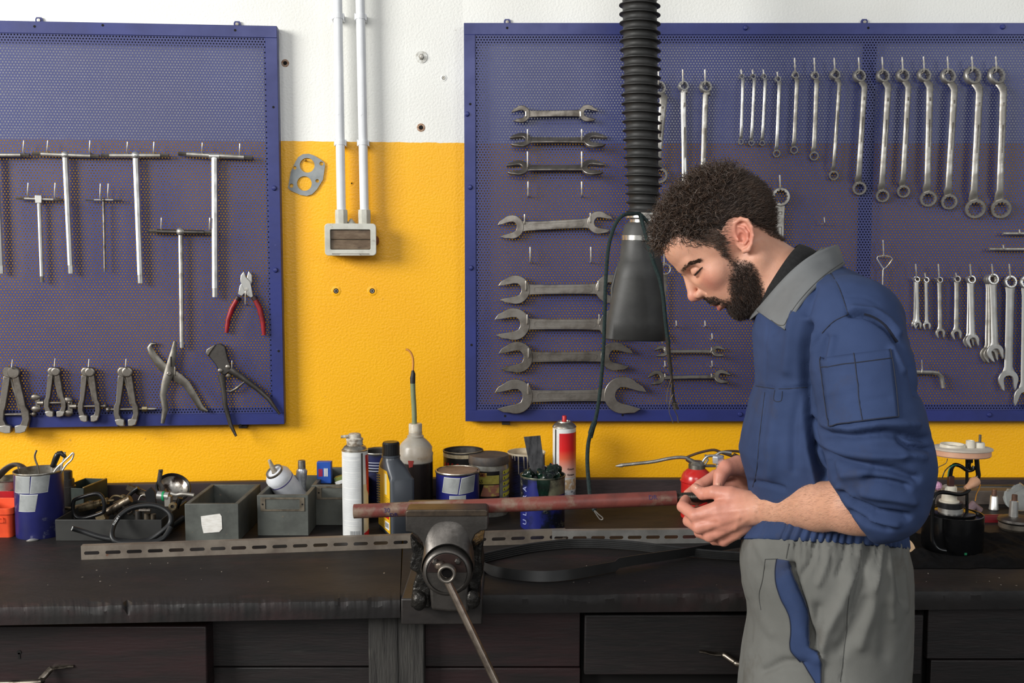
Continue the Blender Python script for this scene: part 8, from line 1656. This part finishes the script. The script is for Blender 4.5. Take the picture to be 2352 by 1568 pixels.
# collar and black undershirt
def mirror_band(inner, outer, n, name, m, th, rows=5, puff=0.0):
    """inner and outer edges listed from the front to the nape on the near side as (px, py, s); mirrored to the far side"""
    def full(e):
        q = smooth_path([Vector(W(*v)) for v in e], n); al = [(np.array(v) - a_m) for v in q]
        far = [Vector(np.array(v) - 2 * ((np.array(v) - a_m) @ a_s) * a_s) for v in q]; return q + far[::-1][1:]
    a, b = full(inner), full(outer); g = []
    for i in range(rows + 1):
        t = i / rows; row = []
        for u, v in zip(a, b):
            p_ = u.lerp(v, t); c_ = Vector(a_m); o_ = Vector(S_) * math.copysign(1, (np.array(p_) - a_m) @ a_s) * min(1, abs((np.array(p_) - a_m) @ a_s) / 0.03); row.append(tuple(p_ + (o_ * 0.6 + Vector((0, 0, 0.6))) * puff * math.sin(t * math.pi) - Vector(MI)))
        g.append(row)
    return MB().sheet(g).build(name, m, man, smooth=70, solid=th, soff=0.0)
mirror_band([(1726, 722, .020), (1742, 706, .045), (1765, 682, .064), (1800, 644, .074), (1840, 606, .070), (1868, 584, .050), (1884, 572, .022), (1888, 569, 0)],
            [(1722, 735, .020), (1738, 722, .052), (1765, 700, .076), (1808, 660, .088), (1850, 620, .084), (1880, 598, .060), (1896, 588, .026), (1900, 584, 0)], 6, 'collar_stand', collar_m, 0.002)
def collar_flap():
    inner = [(1736, 712, .030), (1756, 690, .060), (1786, 655, .078), (1820, 620, .084), (1856, 591, .075), (1890, 573, .050), (1914, 565, .022), (1924, 562, 0)]
    outer = [(1802, 757, .12), (1820, 729, .12), (1840, 700, .12), (1864, 671, .12), (1892, 645, .11), (1918, 623, .08), (1934, 612, .036), (1940, 607, 0)]
    qi = smooth_path([Vector(v) for v in inner], 6); qo = smooth_path([Vector(v) for v in outer], 6); rows = 10; near = []
    for i in range(rows + 1):
        t_ = i / rows; row = []
        for a, b in zip(qi, qo):
            v = a.lerp(b, t_); p_ = W(v.x, v.y, v.z + 0.012 * math.sin(t_ * math.pi)); h = bvh_j.ray_cast(_C, ray(v.x, v.y).normalized())
            dr_ = ray(v.x, v.y).normalized(); tp_ = (p_ - _C).length
            if h[0] is not None:
                th_ = (h[0] - _C).length - 0.007 - 0.004 * math.sin(t_ * math.pi); wt = max(0.0, min(1.0, (t_ - 0.35) / 0.3)) * max(0.0, min(1.0, (v.z - 0.03) / 0.05)); tp_ = min(tp_, th_) * (1 - wt) + th_ * wt
            row.append(_C + dr_ * tp_)
        near.append(row)
    for _ in range(14):
        nx2 = [[p.copy() for p in r] for r in near]
        for i in range(len(near)):
            for j in range(1, len(near[0]) - 1):
                nb = [near[i][j - 1], near[i][j + 1]] + ([near[i - 1][j]] if i else []) + ([near[i + 1][j]] if i < len(near) - 1 else [])
                d_ = ray(*[float(q[0]) for q in pix(np.array([near[i][j]]))]).normalized(); tt = sum((q - _C).length for q in nb) / len(nb); nx2[i][j] = _C + d_ * (0.4 * (near[i][j] - _C).length + 0.6 * tt)
        near = nx2
    g = []
    for row in near:
        far = [Vector(np.array(v) - 2 * ((np.array(v) - a_m) @ a_s) * a_s) for v in row]; g.append([tuple(v - Vector(MI)) for v in row + far[::-1][1:]])
    return MB().sheet(g).build('collar', collar_m, man, smooth=70, solid=0.0022, soff=0.0)
col_ = collar_flap()
bvh_c = BVHTree.FromPolygons([tuple(Vector(v.co) + Vector(MI)) for v in col_.data.vertices], [tuple(p.vertices) for p in col_.data.polygons])
seam(bvh_c, [(1744, 722), (1772, 736), (1799, 748), (1812, 728), (1832, 698), (1858, 667), (1888, 638), (1916, 616), (1934, 603)], stitch_g, col_, 0.0006, 0.0014)
mirror_band([(1735, 712, .020), (1748, 690, .046), (1768, 655, .060), (1795, 612, .063), (1818, 580, .052), (1832, 566, .026), (1836, 562, 0)],
            [(1738, 740, .022), (1755, 715, .054), (1785, 680, .070), (1820, 640, .074), (1850, 605, .062), (1875, 588, .032), (1882, 584, 0)], 6, 'undershirt_collar', black_knit, 0.003, rows=5, puff=0.004)
# boots
for sg in (1, -1):
    b_ = Wa(1890, 1620, .085 * sg); q = MB(); rr = []
    for dx, z, hw, hh in ((0.11, .045, .03, .045), (0.06, .05, .045, .055), (-0.02, .055, .048, .06), (-0.10, .045, .05, .045), (-0.17, .036, .045, .036), (-0.205, .028, .02, .022)):
        c_ = b_ + a_a * dx; rr.append([tuple(np.array([c_[0], c_[1], z]) + a_s * hw * math.cos(2 * math.pi * i / 20) + np.array([0, 0, 1]) * hh * math.sin(2 * math.pi * i / 20) - MI) for i in range(20)])
    q.loft(rr); q.build('boot', black_rubber, man, smooth=60)
# ---- hex bolt in the far hand
bt = W(1650, 1055, -0.022); t = thing('hex_bolt', 'bright zinc hex bolt held upright between thumb and finger', 'bolt', TR(bt)); kb = bt.y / F_PX
ax_ = TR((0, 0, 0)) @ RY(R(-4))
MB().lathe([(14 * kb, -8 * kb), (14.6 * kb, -6.5 * kb), (14.6 * kb, 6.5 * kb), (13 * kb, 9 * kb), (11 * kb, 9.4 * kb), (0, 9.4 * kb)], 6, ax_ @ RZ(R(12))).build('hex_head', mat('bright_zinc', (226, 228, 232), (210, 213, 218), rough=0.3, metal=0.75, scale=40), t, smooth=20, bevel=0.0006)
pts = [ax_ @ Vector((0, 0, -8 * kb - 0.0006 * i)) for i in range(56)]; MB().tube(pts, [0.0052 if i % 3 else 0.0044 for i in range(56)], 14).build('threaded_shank', steel, t, smooth=75)
